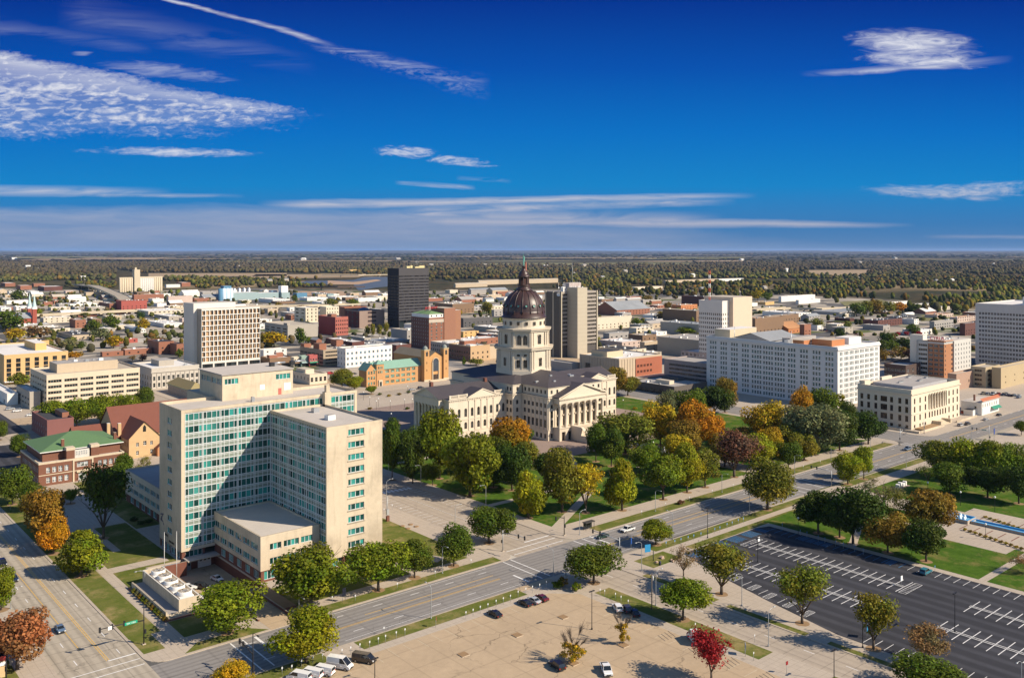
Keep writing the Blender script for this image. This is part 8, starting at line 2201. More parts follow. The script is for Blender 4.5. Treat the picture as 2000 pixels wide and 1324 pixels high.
def vparts(kind):
    if kind in PARTS: return PARTS[kind]
    L, W_, lo, gh, ax = KINDS[kind]; hw = W_ / 2; out = []
    m = MB(); n = len(lo)
    for s in (-1, 1):
        pts = [(x, s * hw * (.96 if i in (0, n - 1) else 1), z) for i, (x, z) in enumerate(lo)]; m.poly(pts if s > 0 else pts[::-1], PAINTM)
    for (p, q) in zip(lo, lo[1:] + lo[:1]): m.poly([(p[0], hw, p[1]), (p[0], -hw, p[1]), (q[0], -hw, q[1]), (q[0], hw, q[1])], PAINTM)
    ins = .17; rf = [(gh[1][0], gh[1][1]), (gh[2][0], gh[2][1])]
    q = [(rf[0][0] - .05, -hw + ins, rf[0][1]), (rf[1][0] + .08, -hw + ins, rf[1][1]), (rf[1][0] + .08, hw - ins, rf[1][1]), (rf[0][0] - .05, hw - ins, rf[0][1])]
    m.poly([(x, y, z + .05) for x, y, z in q], PAINTM)
    for i in range(4): a, b = q[i], q[(i + 1) % 4]; m.poly([a, b, (b[0], b[1], b[2] + .05), (a[0], a[1], a[2] + .05)], PAINTM)
    for s in (-1, 1):       # pillars
        for (f0, f1) in ((gh[0], gh[1]), (gh[3], gh[2])): m.tube([(f0[0], s * (hw - .08), f0[1]), (f1[0], s * (hw - ins), f1[1])], .05, PAINTM, 4)
        m.box(.75, .95, s * hw, s * (hw + .16), 1.0, 1.14, PAINTM)
    if kind == 'pickup': m.box(-2.7, -.85, -hw + .15, hw - .15, 1.121, 1.124, TRIM)
    m.box(-L / 2 - .04, -L / 2 + .1, -hw * .95, hw * .95, .38, .56, TRIM); m.box(L / 2 - .1, L / 2 + .04, -hw * .95, hw * .95, .36, .56, TRIM); m.box(L / 2 - .02, L / 2 + .02, -.5, .5, .58, .76, TRIM)
    out.append(('body', m.mesh('body')))
    solid = {'van': -.2, 'panel_van': .35}.get(kind)
    g = MB(); b_ = [(x, z) for x, z in gh]
    def side(s, x0, x1, mat):
        def top(x): return max(gh[1][0], min(gh[2][0], x))
        def yy(z): return s * ((hw - .06) + (ins - .06) * -(z - gh[0][1]) / (gh[1][1] - gh[0][1]))
        lo_ = [(max(x0, gh[0][0]), gh[0][1]), (min(x1, gh[3][0]), gh[3][1])]; hi_ = [(max(x0, gh[1][0]), gh[1][1]), (min(x1, gh[2][0]), gh[2][1])]
        pts = [(lo_[0][0], yy(lo_[0][1]), lo_[0][1]), (lo_[1][0], yy(lo_[1][1]), lo_[1][1]), (hi_[1][0], yy(hi_[1][1]), hi_[1][1]), (hi_[0][0], yy(hi_[0][1]), hi_[0][1])]; g.poly(pts if s < 0 else pts[::-1], mat)
    for s in (-1, 1):
        if solid is None: side(s, -9, 9, CARG)
        else: side(s, -9, solid, PAINTM); side(s, solid, 9, CARG)
    g.poly([(gh[3][0], -hw + .06, gh[3][1]), (gh[3][0], hw - .06, gh[3][1]), (gh[2][0], hw - ins, gh[2][1]), (gh[2][0], -hw + ins, gh[2][1])], CARG)
    g.poly([(gh[0][0], hw - .06, gh[0][1]), (gh[0][0], -hw + .06, gh[0][1]), (gh[1][0], -hw + ins, gh[1][1]), (gh[1][0], hw - ins, gh[1][1])], CARG)
    out.append(('window', g.mesh('window')))
    r = .34 if kind in ('sedan',) else .38
    for x in ax:
        for s in (-1, 1):
            w = MB(); ring = lambda rad, y: [(x + rad * math.cos(i * math.pi / 7), y, r + rad * math.sin(i * math.pi / 7)) for i in range(14)]
            a, b = ring(r, s * (hw - .2)), ring(r, s * (hw + .02))
            for i in range(14): w.poly([a[i], a[(i + 1) % 14], b[(i + 1) % 14], b[i]], TYRE)
            w.poly(b, TYRE); w.poly([(p[0], s * (hw + .025), p[2]) for p in ring(r * .62, 0)], RIM); out.append(('wheel', w.mesh('wheel')))
    for s in (-1, 1):
        h = MB(); z = lo[-2][1]; h.box(L / 2 - .16, L / 2 + .03, s * hw * .55, s * hw * .93, z - .12, z + .06, LAMP); out.append(('headlight', h.mesh('headlight')))
        h = MB(); z = lo[1][1]; h.box(-L / 2 - .03, -L / 2 + .1, s * hw * .66, s * hw * .97, z - .3, z - .04, TAIL); out.append(('tail_light', h.mesh('tail_light')))
    PARTS[kind] = out; return out


CC = {'white': (.72, .71, .69), 'black': (.010, .010, .012), 'dark grey': (.045, .045, .05), 'silver': (.38, .39, .40), 'blue-grey': (.10, .15, .22), 'teal': (.04, .19, .24), 'maroon': (.10, .012, .018), 'dark blue': (.012, .025, .06), 'dark green': (.01, .035, .028), 'brown': (.06, .045, .035), 'red': (.30, .02, .02), 'tan': (.30, .25, .18)}
NM = {'sedan': 'sedan', 'suv': 'suv', 'pickup': 'pickup_truck', 'van': 'van', 'panel_van': 'panel_van'}
SIMPLE = {}


def vehicle(px, py, kind, col, head, label=None, z=0.03, simple=False, group='cars and vans', xy=None):
    a, b = xy or gxy(px, py, z)
    lab = label or f'{col} {NM[kind].replace("_", " ")} {place(px, py)}'
    if simple:
        if kind not in SIMPLE:
            m = MB()
            for _, me in vparts(kind):
                for p in me.polygons: m.poly([tuple(me.vertices[i].co) for i in p.vertices], me.materials[p.material_index])
            SIMPLE[kind] = m.mesh(NM[kind])
        T = thing(NM[kind], lab, 'car' if kind in ('sedan', 'suv') else NM[kind].replace('_', ' '), (a, b, z), group, R(head), SIMPLE[kind]); T.color = (*CC[col], 1); return T
    T = thing(NM[kind], lab, 'car' if kind in ('sedan', 'suv') else NM[kind].replace('_', ' '), (a, b, z), group, R(head))
    for n, me in vparts(kind): o = link(n, me, T); o.color = (*CC[col], 1)
    return T


# heading: 0 east, 90 north, 180 west, 270 south
zs = .17
for q in ((5, 1103, 'suv', 'black', 270, 'black SUV driving down the boulevard at the left edge'), (27, 1133, 'sedan', 'dark blue', 270, 'dark blue sedan following on the boulevard'), (117, 1232, 'sedan', 'blue-grey', 270, 'blue-grey sedan on the boulevard nearing the stop line'),
          (1226, 1037, 'pickup', 'white', 180, 'white pickup truck driving west along the avenue'), (1177, 1050, 'sedan', 'dark green', 180, 'dark green sedan stopped at the avenue crossing'), (1772, 879, 'suv', 'blue-grey', 180, 'blue-grey SUV on the avenue near the courthouse')):
    vehicle(*q[:5], q[5])
for q in ((966, 1202, 'sedan', 'black', 90, 'black sedan alone by the north edge of the concrete car park'), (1025, 1181, 'sedan', 'black', 90, 'black sedan first of three parked cars by the shrubs'), (1042, 1176, 'sedan', 'silver', 90, 'silver sedan between a black and a maroon car'), (1057, 1171, 'sedan', 'maroon', 90, 'maroon sedan parked nearest the shrubs'),
          (1206, 1191, 'suv', 'white', 60, 'white SUV parked beside two dark cars'), (1224, 1193, 'suv', 'dark grey', 60, 'dark grey SUV parked between white and black cars'), (1239, 1200, 'sedan', 'black', 60, 'black sedan nosed in at the east footpath of the car park'), (1357, 1252, 'panel_van', 'white', 60, 'tall white box van beside the crimson tree'), (1088, 1304, 'suv', 'black', 80, 'black SUV beside the half-bare tree'), (1184, 1312, 'pickup', 'white', 235, 'white pickup truck parked alone near the bottom of the concrete car park'),
          (664, 1304, 'panel_van', 'white', 300, 'tall white panel van beside a dark brown van'), (711, 1292, 'van', 'brown', 300, 'dark brown van beside the tall white panel van'), (630, 1316, 'van', 'white', 120, 'white van with its rear to the lot, nearest the panel van'), (607, 1322, 'van', 'white', 120, 'white van in the middle of the bottom row'), (584, 1328, 'van', 'white', 120, 'white van half out of the bottom edge')):
    vehicle(*q[:5], q[5], z=zs)
vehicle(1808, 1120, 'suv', 'teal', 0, 'teal minivan alone at the lawn side of the asphalt car park', z=zs)
for xy, k, c, h, l in (((107.5, 264), 'sedan', 'white', 280, 'white sedan in the sunken loading court'), ((101.5, 260.5), 'suv', 'black', 300, 'black SUV in the sunken loading court'), ((97.5, 262), 'pickup', 'white', 350, 'white pickup truck by the brick wall of the loading court'), ((97.0, 253.5), 'sedan', 'white', 340, 'white sedan behind the fan enclosure'), ((100.5, 249.5), 'sedan', 'white', 350, 'white low car nearest the driveway ramp')):
    vehicle(*proj(*xy, -3.4)[:2], k, c, h, l, z=-3.4, xy=xy)
for q in ((1925, 821, 'sedan', 'silver', 0, 'silver sedan parked at the kerb before the white restaurant'), (1951, 812, 'sedan', 'black', 0, 'black sedan parked beyond the silver one'), (1876, 832, 'suv', 'silver', 0, 'silver SUV parked in front of the courthouse'), (1889, 830, 'pickup', 'dark grey', 0, 'dark grey pickup truck parked in front of the courthouse')): vehicle(*q[:5], q[5])
rv = random.Random(8); cols = ['white', 'silver', 'black', 'dark grey', 'blue-grey', 'white', 'silver', 'red', 'dark blue', 'tan', 'maroon']
def row(x0, y0, x1, y1, n, head, skip=.15):
    for i in range(n):
        if rv.random() < skip: continue
        vehicle(x0 + (x1 - x0) * i / max(1, n - 1), y0 + (y1 - y0) * i / max(1, n - 1), rv.choice(['sedan', 'sedan', 'suv', 'suv', 'van', 'pickup']), rv.choice(cols), head + rv.choice([0, 180]), None, .2, True)
row(1602, 646, 1640, 650, 9, 90); row(1655, 652, 1690, 656, 7, 90); row(1920, 770, 1990, 774, 8, 0); row(1965, 771, 1990, 777, 3, 0); row(1250, 612, 1290, 614, 6, 0); row(645, 731, 655, 731, 1, 0, 0); row(692, 731, 697, 731, 1, 0, 0)
row(20, 800, 60, 812, 4, 0, .4); row(34, 870, 46, 895, 3, 90, .2); row(230, 676, 246, 684, 3, 0, 0); row(1105, 760, 1108, 762, 1, 0, 0); row(930, 578, 990, 582, 8, 0); row(845, 575, 880, 580, 6, 0); row(680, 588, 760, 592, 10, 0); row(560, 618, 600, 620, 5, 0); row(420, 612, 450, 612, 4, 0); row(700, 705, 730, 702, 4, 0); row(805, 762, 822, 759, 3, 0); row(1170, 748, 1200, 745, 3, 0, .3); row(520, 690, 560, 688, 3, 0)
a, b, la, lb, h = GARAGE
for k, (u, v) in enumerate(((.55, .3), (.7, .35), (.6, .62), (.85, .62), (.92, .6), (.99, .6), (.4, .55))):
    x, y = a + la * u, b + lb * v; px, py, _ = proj(x, y, h); vehicle(px, py, 'sedan' if k % 2 else 'suv', cols[k], 90, f'{cols[k]} car parked on the roof deck of the open-deck garage', h + .02, True, xy=(x, y))


# ---------------------------------------------------------------- street furniture
GAL = M((.40, .41, .41), .45, .08, metal=.4); LENS = M((.75, .75, .7), .3)
LAMPS = {}


def lamp(px, py, top, head, kind='cobra', label=None):
    a, b = gxy(px, py); h = max(5.0, min(14.0, zat(top, a, b))); hq = round(h)
    if kind not in LAMPS:
        P = MB(); A = MB(); H = MB()
        dark = kind in ('post', 'shoe'); mm = BLACKM if dark else GAL
        if kind == 'post':
            P.tube([(0, 0, 0), (0, 0, .9)], .09, mm, 8, .06); P.tube([(0, 0, .9), (0, 0, 1.0)], .05, mm, 8); H.lathe([(.02, -.45), (.3, -.25), (.36, 0), (.2, .3), (.05, .4)], LENS, 10); z = 1.0
        else:
            P.tube([(0, 0, 0), (0, 0, .04)], .22, mm, 8); P.tube([(0, 0, .04), (0, 0, 1)], .11, mm, 8, .075)
            if kind == 'cobra': A.tube([(0, 0, -.1), (.5, 0, .35), (1.3, 0, .62), (2.2, 0, .62)], .05, mm, 6); H.lathe([(.02, -.08), (.13, -.05), (.16, .05), (.02, .12)], GAL, 8, (0, 0)); H.v = [(2.55 + x * 3.2, y * 1.4, .62 + z) for x, y, z in H.v]
            else: A.tube([(0, 0, -.1), (0, 0, .25)], .07, mm, 6); H.box(-.9, -.1, -.2, .2, .1, .28, mm); H.box(.1, .9, -.2, .2, .1, .28, mm)
        LAMPS[kind] = (P.mesh('pole'), A.mesh('arm') if A.v else None, H.mesh('lamp_head'))
    P, A, H = LAMPS[kind]
    lab = label or f'{ {"cobra": "grey street lamp with a curved arm", "post": "black park lamp with a white globe", "shoe": "dark car park lamp with twin heads"}[kind]} {place(px, py)}'
    T = thing('street_lamp' if kind == 'cobra' else 'park_lamp' if kind == 'post' else 'car_park_lamp', lab, 'lamp', (a, b, .15), 'lamps', R(head))
    p = link('pole', P, T); p.scale = (1, 1, h - .2)
    if A: link('arm', A, T, (0, 0, h - .2))
    link('lamp_head', H, T, (0, 0, h - .2 + (.35 if kind == 'post' else 0)))


for q in ((1081, 1126, 1075, 90), (1253, 1115, 1060, 180), (1281, 1183, 1118, 0), (1449, 1183, 1122, 180), (1314, 1054, 1003, 90), (1132, 1045, 1001, 0), (1280, 999, 959, 270), (1410, 962, 926, 270), (1464, 1005, 962, 90), (1552, 924, 890, 270), (1623, 900, 874, 270), (1700, 885, 855, 270), (1758, 867, 832, 270), (1770, 915, 882, 90), (759, 927, 890, 180), (822, 950, 910, 180), (949, 992, 949, 180), (889, 1030, 990, 0), (755, 997, 940, 0), (864, 1120, 1068, 270), (842, 1208, 1146, 90), (584, 1204, 1172, 270),
          (1501, 1262, 1194, 0), (1770, 1330, 1287, 0), (1995, 1336, 1308, 180), (21, 1189, 1168, 0), (90, 1040, 1027, 180), (12, 975, 950, 0), (1897, 858, 828, 90), (283, 1150, 1120, 180)): lamp(*q)
for q in ((1156, 1230, 1155), (1865, 1234, 1159), (1685, 1265, 1200), (1480, 1098, 1052), (1382, 1051, 992), (732, 1330, 1306), (1629, 1330, 1270)): lamp(*q, 0, 'shoe')
for q in ((1812, 968, 950), (1876, 988, 962), (1943, 1000, 972), (1925, 1054, 1030), (1559, 1045, 1013), (1781, 1096, 1076), (722, 792, 785), (735, 800, 790), (762, 800, 791), (790, 797, 789), (796, 770, 760), (805, 796, 788), (739, 795, 784), (764, 826, 816), (1113, 858, 848), (1130, 836, 826), (1185, 822, 817), (1217, 798, 786), (1275, 820, 812), (1276, 885, 875), (1215, 765, 757), (1410, 840, 834), (1560, 892, 884), (1512, 925, 918), (710, 782, 775), (950, 800, 794)): lamp(*q, 0, 'post')


def signal(px, py, top, arm, head, heads=3, dark=True, sign=None, label=''):
    """mast-arm traffic signal; ARM metres long towards HEAD"""
    a, b = gxy(px, py); h = max(6.5, zat(top, a, b)); T = thing('traffic_signal', label, 'traffic signal', (a, b, .15), 'mast-arm traffic signals', R(head)); mm = BLACKM if dark else GAL; z = min(h, 6.4)
    m = MB(); m.tube([(0, 0, 0), (0, 0, h)], .16, mm, 8, .11); m.box(-.4, .4, -.4, .4, 0, .2, KERB); m.build_local('pole', T)
    m = MB(); m.tube([(0, 0, z - .5), (arm * .5, 0, z + .05), (arm, 0, z + .25)], .14, mm, 7, .09); m.build_local('mast_arm', T)
    if h > 8: m = MB(); m.tube([(0, 0, h - .2), (-.6, 0, h + .3), (-2.4, 0, h + .35)], .05, mm, 5); m.box(-3.0, -2.2, -.16, .16, h + .26, h + .4, mm); m.build_local('lamp_head', T)
    for k in range(heads):
        x = arm * (1 - .27 * k) - .2; m = MB(); m.box(x - .2, x + .2, -.25, .12, z - .6, z + .65, BLACKM)
        for j, c in enumerate(((.30, .02, .01), (.25, .14, .01), (.01, .16, .06))): m.lathe([(.14, .3 * 0), (.14, .02)], M(c, .3), 8); 
        m.build_local('signal_head', T)
    m = MB(); m.box(-.55, -.2, -.2, .2, 2.6, 3.6, BLACKM); m.build_local('signal_head', T)
    if sign:
        m = MB(); m.box(1.2, 3.4, -.06, -.02, z - .35, z + .15, M((.01, .28, .16), .5)); so = m.build_local('street_sign', T)
        t = link('lettering', text_mesh(sign, .42, WHITE, .006, 'CENTER'), so, (2.3, -.07, z - .25)); t.rotation_euler = (R(90), 0, 0)


def build_local(s, name, parent): return link(name, s.mesh(name), parent)


MB.build_local = build_local
signal(281, 1259, 1181, 10.5, 182, 3, True, None, 'tall dark signal mast reaching over the boulevard with a green street sign')
SG = THINGS[-1]; m = MB(); m.box(1.6, 4.6, .12, .16, 5.9, 6.6, M((.01, .30, .17), .5)); so = m.build_local('street_sign', SG); t = link('lettering', text_mesh('SW 10th', .62, WHITE, .006, 'CENTER'), so, (3.1, .17, 6.03)); t.rotation_euler = (R(90), 0, R(180))
m = MB(); m.box(7.6, 8.5, .12, .16, 5.9, 6.8, WHITE); m.build_local('lane_sign', SG)
signal(494, 1330, 1238, 7.5, 90, 2, True, None, 'dark signal mast at the bottom edge reaching across the avenue')
signal(1210, 1093, 1050, 11, 95, 2, False, None, 'grey signal mast on the car park corner of the crossing')
signal(982, 1077, 1036, 10, 275, 2, False, None, 'grey signal mast on the office block corner of the crossing')
signal(1105, 1126, 1098, 5, 0, 1, False, None, 'short signal pole beside the tree at the crossing')
signal(1102, 1046, 1022, 4, 180, 1, True, None, 'signal pole on the statehouse corner of the crossing')
signal(1624, 950, 919, 9, 95, 2, False, None, 'signal mast at the mid-block pedestrian crossing')
signal(1932, 866, 830, 8, 100, 2, False, 'SW 10th', 'signal mast at the plaza corner near the courthouse')
signal(1805, 847, 818, 7, 200, 1, False, None, 'signal mast at the foot of the courthouse')
signal(1758, 869, 838, 6, 10, 1, False, None, 'signal mast beside the courthouse street')
signal(12, 1335, 1281, 5, 270, 1, True, None, 'dark signal pole beside the red-trimmed restaurant')
# flagpoles, utility pole, shelter, boards
for (px, py, top, l) in ((321, 1115, 1040, 'bare white flagpole nearer the boulevard beside the loading court'), (345, 1128, 1038, 'bare white flagpole rising from the loading court wall')):
    a, b = gxy(px, py); h = zat(top, a, b); T = thing('flagpole', l, 'flagpole', (a, b, 0), 'flagpoles'); m = MB(); m.tube([(0, 0, 0), (0, 0, h)], .11, WHITE, 7, .05); m.build_local('pole', T); m = MB(); m.lathe([(.02, h), (.14, h + .12), (.02, h + .26)], METAL, 8); m.build_local('finial', T)
a, b = gxy(1273, 1191); T = thing('utility_pole', 'grey utility pole with a transformer between the two car parks', 'utility pole', (a, b, 0)); m = MB(); m.tube([(0, 0, 0), (0, 0, 10)], .16, M((.16, .13, .10)), 7, .11); m.build_local('pole', T); m = MB(); m.lathe([(.3, 8.0), (.3, 9.0), (.1, 9.15)], GAL, 9, (.42, 0)); m.build_local('transformer', T)
a, b = gxy(757, 1018); T = thing('utility_cabinet', 'grey utility cabinet on a post beside the office block lawn', 'cabinet', (a, b, 0)); m = MB(); m.box(-.5, .5, -.3, .3, 2.4, 4.4, GAL); m.box(-.5, .6, -.4, .4, 0, 2.0, BRICKR); m.tube([(0, 0, 0), (0, 0, 9)], .12, GAL, 6); m.build_local('cabinet', T)
a, b = gxy(1150, 1034); T = thing('bus_shelter', 'small dark bus shelter on the statehouse pavement by the crossing', 'bus shelter', (a, b, .15)); m = MB()
for x in (-2, 0, 2):
    for y in (-.6, .6): m.box(x - .05, x + .05, y - .05, y + .05, 0, 2.5, BLACKM)
m.build_local('frame', T); m = MB(); m.box(-2.3, 2.3, -.9, .9, 2.5, 2.75, M((.05, .045, .04))); m.build_local('roof', T); m = MB(); m.box(-1.6, 1.6, .2, .55, .4, .5, TRIM); m.build_local('bench', T)
m = MB(); m.box(-2, 2, .62, .64, .4, 2.3, CARG); m.build_local('glass_panel', T)


def board(px, py, w, z0, z1, col, label, head=0, posts=2, post=GAL, name='sign_board'):
    a, b = gxy(px, py); T = thing(name, label, 'sign', (a, b, .15), None, R(head)); m = MB(); m.box(-w / 2, w / 2, -.05, .05, z0, z1, M(col, .5, .08)); m.build_local('panel', T)
    for k in range(posts): x = 0 if posts == 1 else (-w / 2 + .1 + (w - .2) * k); m = MB(); m.tube([(x, .08, 0), (x, .08, z1 - .1)], .05, post, 5); m.build_local('post', T)
    return T


board(1265, 1086, 2.0, 1.2, 3.6, (.03, .25, .50), 'blue information board beside the asphalt car park corner', -20)
board(1233, 1076, .9, 2.2, 4.2, (.02, .07, .26), 'dark blue banner sign on the avenue verge', 20, 1)
board(672, 1176, 1.2, 1.6, 3.8, (.008, .010, .02), 'black double-post sign beside the verge trees', 10)
board(1694, 1246, 1.6, 1.6, 3.2, (.03, .22, .40), 'blue entrance sign at the asphalt car park drive', 20)
board(1456, 1280, 1.6, 1.5, 2.8, (.28, .32, .36), 'grey double-post sign at the end of the verge', 40)
board(1537, 1316, .8, 2.0, 2.8, (.22, .012, .014), 'red stop sign at the car park drive', 0, 1, GAL, 'stop_sign'); board(852, 1226, .8, 1.9, 2.7, (.5, .13, .06), 'red-orange stop sign facing the concrete car park', 60, 1, GAL, 'stop_sign')
board(20, 997, 1.0, 2.2, 3.2, (.62, .55, .02), 'bright yellow diamond sign at the boulevard corner', 0, 1); board(1942, 860, 2.2, 3, 6, (.02, .05, .24), 'dark blue tall sign at the plaza corner', 10)
for (px, py, l) in ((1482, 1066, 'white notice board on the first lamp in the asphalt car park'), (1761, 1144, 'white notice board at the striped island of the asphalt car park')): board(px, py, 1.0, 1.4, 2.8, (.78, .78, .77), l, 0, 1)
SGN = MB(); SGN.tube([(0, 0, 0), (0, 0, 1.9)], .045, GAL, 5); SP = SGN.mesh('post'); SGN = MB(); SGN.box(-.17, .17, -.03, 0, 1.55, 2.0, M((.5, .5, .5)), ''); SW = SGN.mesh('sign_plate'); SGN = MB(); SGN.box(-.2, .2, -.03, 0, 1.45, 2.05, M((.04, .17, .38), .5)); SB = SGN.mesh('sign_plate')
def posts(pts, pl, l):
    for (px, py) in pts:
        a, b = gxy(px, py); T = thing('sign_post', f'{l} {place(px, py)}', 'sign post', (a, b, .15), 'small sign posts'); link('post', SP, T); link('sign_plate', pl, T)
posts([(551, 1320), (570, 1316), (589, 1306), (611, 1299), (630, 1293), (668, 1284), (685, 1279), (703, 1273), (722, 1268), (739, 1261), (753, 1256), (774, 1249), (791, 1243), (910, 1209), (924, 1204), (938, 1198), (953, 1193), (969, 1186), (983, 1181), (997, 1176), (1012, 1168), (1027, 1162), (1040, 1158), (1054, 1154), (1067, 1148)], SW, 'small white bay sign on a post')
posts([(1301, 1070), (1318, 1067), (1330, 1063), (1344, 1059), (1355, 1056), (1369, 1052), (1382, 1048), (1396, 1043), (1406, 1040), (1420, 1033), (1430, 1030), (1442, 1025), (1452, 1022), (1528, 1034), (1563, 1046), (1576, 1050), (1598, 1058), (1611, 1062), (1632, 1068), (1647, 1072), (1669, 1078), (1686, 1084), (1826, 1118)], SB, 'small blue bay sign on a post')
posts([(649, 1178), (694, 1176), (776, 1152), (850, 1128), (920, 1105), (750, 1004), (766, 996), (783, 1002), (1253, 1008), (1300, 992), (1347, 980), (1391, 967), (1432, 955), (1569, 918), (1602, 908), (1172, 1164), (1181, 1166), (1202, 1172), (1213, 1178), (1227, 1186), (1358, 1232), (1474, 1255), (1472, 1290), (750, 1240), (660, 1268)], SW, 'small pale sign on a post')
# boulders, bin, benches, monuments
for k, (px, py, r) in enumerate(((1293, 1091, .8), (1282, 1100, .6), (1311, 1096, .5), (1314, 1098, .5))):
    a, b = gxy(px, py); v, f = blob(np.random.default_rng(k), 2); m = MB()
    for q in f: m.poly([(v[i][0] * r, v[i][1] * r, max(-.1, v[i][2] * r * .6 + .3)) for i in q], M((.42, .30, .22), .9, .2, 2))
    thing('boulder', f'{["large pale", "brown", "smaller brown", "smallest rounded"][k]} boulder on the paved car park corner', 'boulder', (a, b, .15), 'boulders', data=m.mesh('boulder'))
a, b = gxy(1289, 1104); m = MB(); m.lathe([(.3, 0), (.38, .1), (.38, 1.0), (.3, 1.15), (.12, 1.2)], M((.03, .035, .06), .5), 12); thing('litter_bin', 'dark domed litter bin on the paved car park corner', 'litter bin', (a, b, .15), data=m.mesh('litter_bin'))
a, b = gxy(1276, 1096); m = MB(); m.tube([(0, 0, 0), (0, 0, 3.2)], .14, M((.05, .06, .045)), 8); thing('post', 'dark wooden totem post beside the blue information board', 'post', (a, b, .15), data=m.mesh('post'))
a, b = gxy(1760, 951); T = thing('monument', 'white sculpted stone monument on the fountain park lawn', 'monument', (a, b, .15))
for x, w, h in ((-3, 1.6, 1.5), (-1, 1.4, 2.0), (1.2, 1.8, 1.4), (3, 1.4, 1.8)): m = MB(); m.prism([(x - w / 2, -.8), (x + w / 2, -.6), (x + w * .4, .8), (x - w * .4, .6)], 0, h, WHITE); m.build_local('stone', T)
m = MB(); m.box(-4.6, 4.6, -1.6, 1.6, 0, .12, BRICKW); m.build_local('base', T)
for px, l in ((1297, 'white pedestal statue nearer the south stair'), (1304, 'white pedestal statue farther from the south stair')):
    a, b = gxy(px, 886); T = thing('statue', l, 'statue', (a, b, .15), 'pedestal statues'); m = MB(); m.box(-.6, .6, -.6, .6, 0, 1.2, WHITE); m.build_local('pedestal', T); m = MB(); m.lathe([(.4, 1.2), (.45, 1.6), (.3, 2.1), (.38, 2.5), (.16, 2.8), (.2, 3.0), (.18, 3.2), (.02, 3.3)], WHITE, 9); m.build_local('figure', T)
a, b = gxy(1234, 878); T = thing('monument', 'slender grey obelisk monument beside the south stair trees', 'monument', (a, b, .15)); m = MB(); m.box(-.9, .9, -.9, .9, 0, .5, STONE); m.build_local('base', T); m = MB(); m.lathe([(.35, .5), (.2, 4.2), (.02, 4.6)], M((.45, .45, .47)), 4); m.build_local('shaft', T)
# fountain channel
def fountain():
    T = thing('fountain', 'blue-painted fountain basin and long water channel in the eastern park', 'fountain', (330, 128, .16)); bl = M((.03, .27, .58), .4, .12, .3); wt_ = M((.18, .42, .58), .08, .3, .5, spec=.6); cn = WALK
    def wall(x0, x1, y0, y1, h, n='basin_wall'):
        m = MB(); t = .5
        for q in ((x0, x1, y0, y0 + t), (x0, x1, y1 - t, y1), (x0, x0 + t, y0 + t, y1 - t), (x1 - t, x1, y0 + t, y1 - t)): m.box(*q, .1, h, cn, '', bl)
        for q in ((x0 + t, x0 + t + .05, y0 + t, y1 - t), (x1 - t - .05, x1 - t, y0 + t, y1 - t)): m.box(*q, .2, h - .05, bl)
        m.build(n, T); m = MB(); m.poly([(x0 + t, y0 + t, h * .55), (x1 - t, y0 + t, h * .55), (x1 - t, y1 - t, h * .55), (x0 + t, y1 - t, h * .55)], wt_); m.build('water', T)
    wall(326.5, 333.5, 134, 141.5, 1.5); wall(328.5, 332.5, 108, 133.8, 1.1, 'channel_wall'); wall(326, 335, 95, 107.8, .8)
    m = MB()
    for k in range(5): m.lathe([(.7, 1.0), (.4, 1.9), (.1, 2.2)], M((.62, .72, .76), .5), 8, (328.3 + k * .9, 136 + (k * 37 % 5) * .9))
    m.build('spray_jet', T)
fountain()
m = MB()
for k in range(9):
    y = 100 + k * 4.2; m.box(319, 326, y, y + .35, .17, .19, BRICKR, 'b'); m.box(336, 342, y, y + .35, .17, .19, BRICKR, 'b')
setting('plaza', m)
# red-trimmed restaurant at the bottom left corner
T = thing('restaurant', 'tan restaurant with a red roof edge at the bottom left corner', 'restaurant', (38, 234, 0)); m = MB(); x1 = gxy(10, 1322)[0]; y0 = gxy(10, 1322)[1]
m.box(x1 - 20, x1, y0, y0 + 18, 0, 4.6, M((.55, .38, .20)), 'b', roofm('D')); m.build('wall', T); m = MB(); m.box(x1 - 20.2, x1 + .2, y0 - .25, y0 - .003, 4.0, 5.0, M((.50, .06, .05))); m.box(x1 + .003, x1 + .25, y0, y0 + 18, 4.0, 5.0, M((.50, .06, .05))); m.box(x1 - 20.2, x1 + .2, y0 - .3, y0 - .004, 2.9, 3.7, WHITE); m.build('fascia', T)
for k in range(4): m = MB(); m.box(x1 - 18 + k * 4.6, x1 - 15 + k * 4.6, y0 - .05, y0 - .003, .8, 2.5, TEAL); m.build('window', T)
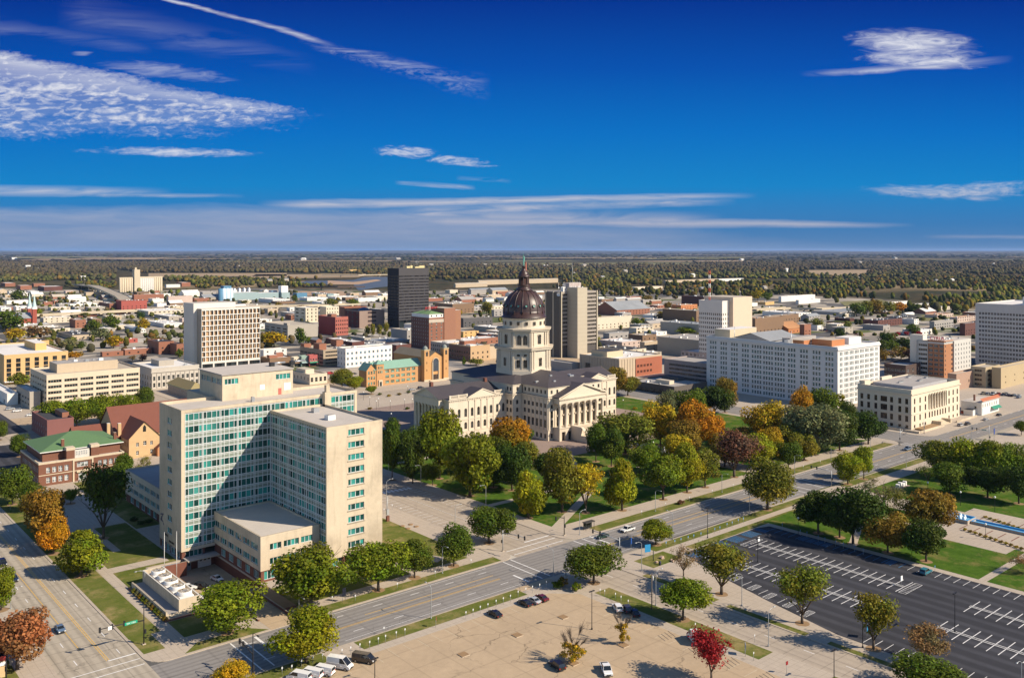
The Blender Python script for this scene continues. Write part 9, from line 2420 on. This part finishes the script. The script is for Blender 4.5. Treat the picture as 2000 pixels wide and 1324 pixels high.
# patch of sunken plant beside the office lawn
sheets('metal_cover', [(154.5, 160.5, 262, 270)], METAL, .19)
for k, (px, py) in enumerate(((786, 1028), (802, 1025), (797, 1033), (813, 1029))): a, b = gxy(px, py); m = MB(); m.lathe([(.9, 0), (.9, .15), (.5, .2)], MULCH, 10); thing('manhole_ring', 'small round manhole ring in the office block lawn', 'manhole', (a, b, .16), 'manhole rings in the lawn', data=m.mesh('manhole_ring'))
# ---------------------------------------------------------------- air
def air():
    m = bpy.data.materials.new('haze_air'); m.use_nodes = True; nt = m.node_tree; nt.nodes.clear(); o = nt.nodes.new('ShaderNodeOutputMaterial'); v = nt.nodes.new('ShaderNodeVolumePrincipled')
    v.inputs['Color'].default_value = (.40, .60, 1.0, 1); v.inputs['Density'].default_value = HAZE; v.inputs['Anisotropy'].default_value = 0.0
    nt.links.new(v.outputs[0], o.inputs['Volume'])
    mb = MB(); mb.box(-60000, 60000, -3500, 60000, -3.8 - 1.2, 168, m); ob = mb.build('haze'); ob['kind'] = 'stuff'; ob['label'] = 'thin blue autumn haze over the plain'


HAZE = 1.6e-5
if HAZE: air()
# ---------------------------------------------------------------- no two things that can be told apart share a label
ORD = ['', 'first', 'second', 'third', 'fourth', 'fifth', 'sixth', 'seventh', 'eighth', 'ninth', 'tenth', 'eleventh', 'twelfth', 'thirteenth', 'fourteenth', 'fifteenth', 'sixteenth', 'seventeenth', 'eighteenth', 'nineteenth', 'twentieth']
ORD += ['twenty-' + w for w in ORD[1:10]] + ['thirtieth'] + ['thirty-' + w for w in ORD[1:10]] + ['fortieth'] + ['forty-' + w for w in ORD[1:10]]


def uniquify():
    by = {}
    for o in THINGS: by.setdefault(o['label'].lower(), []).append(o)
    for lab, v in by.items():
        if len(v) < 2: continue
        v.sort(key=lambda o: proj(o.location.x, o.location.y, o.location.z)[0])
        for i, o in enumerate(v):
            w = 'leftmost' if i == 0 else 'rightmost' if i == len(v) - 1 else ORD[i + 1] + ' from the left'
            o['label'] = ' '.join((lab if False else o['label']).split()[:16 - len(w.split())]) + ', ' + w
            o['group'] = o.get('group') or (o.name.split('.')[0].replace('_', ' ') + ' group')


uniquify()
for o in THINGS:
    if 'px' in o: del o['px']
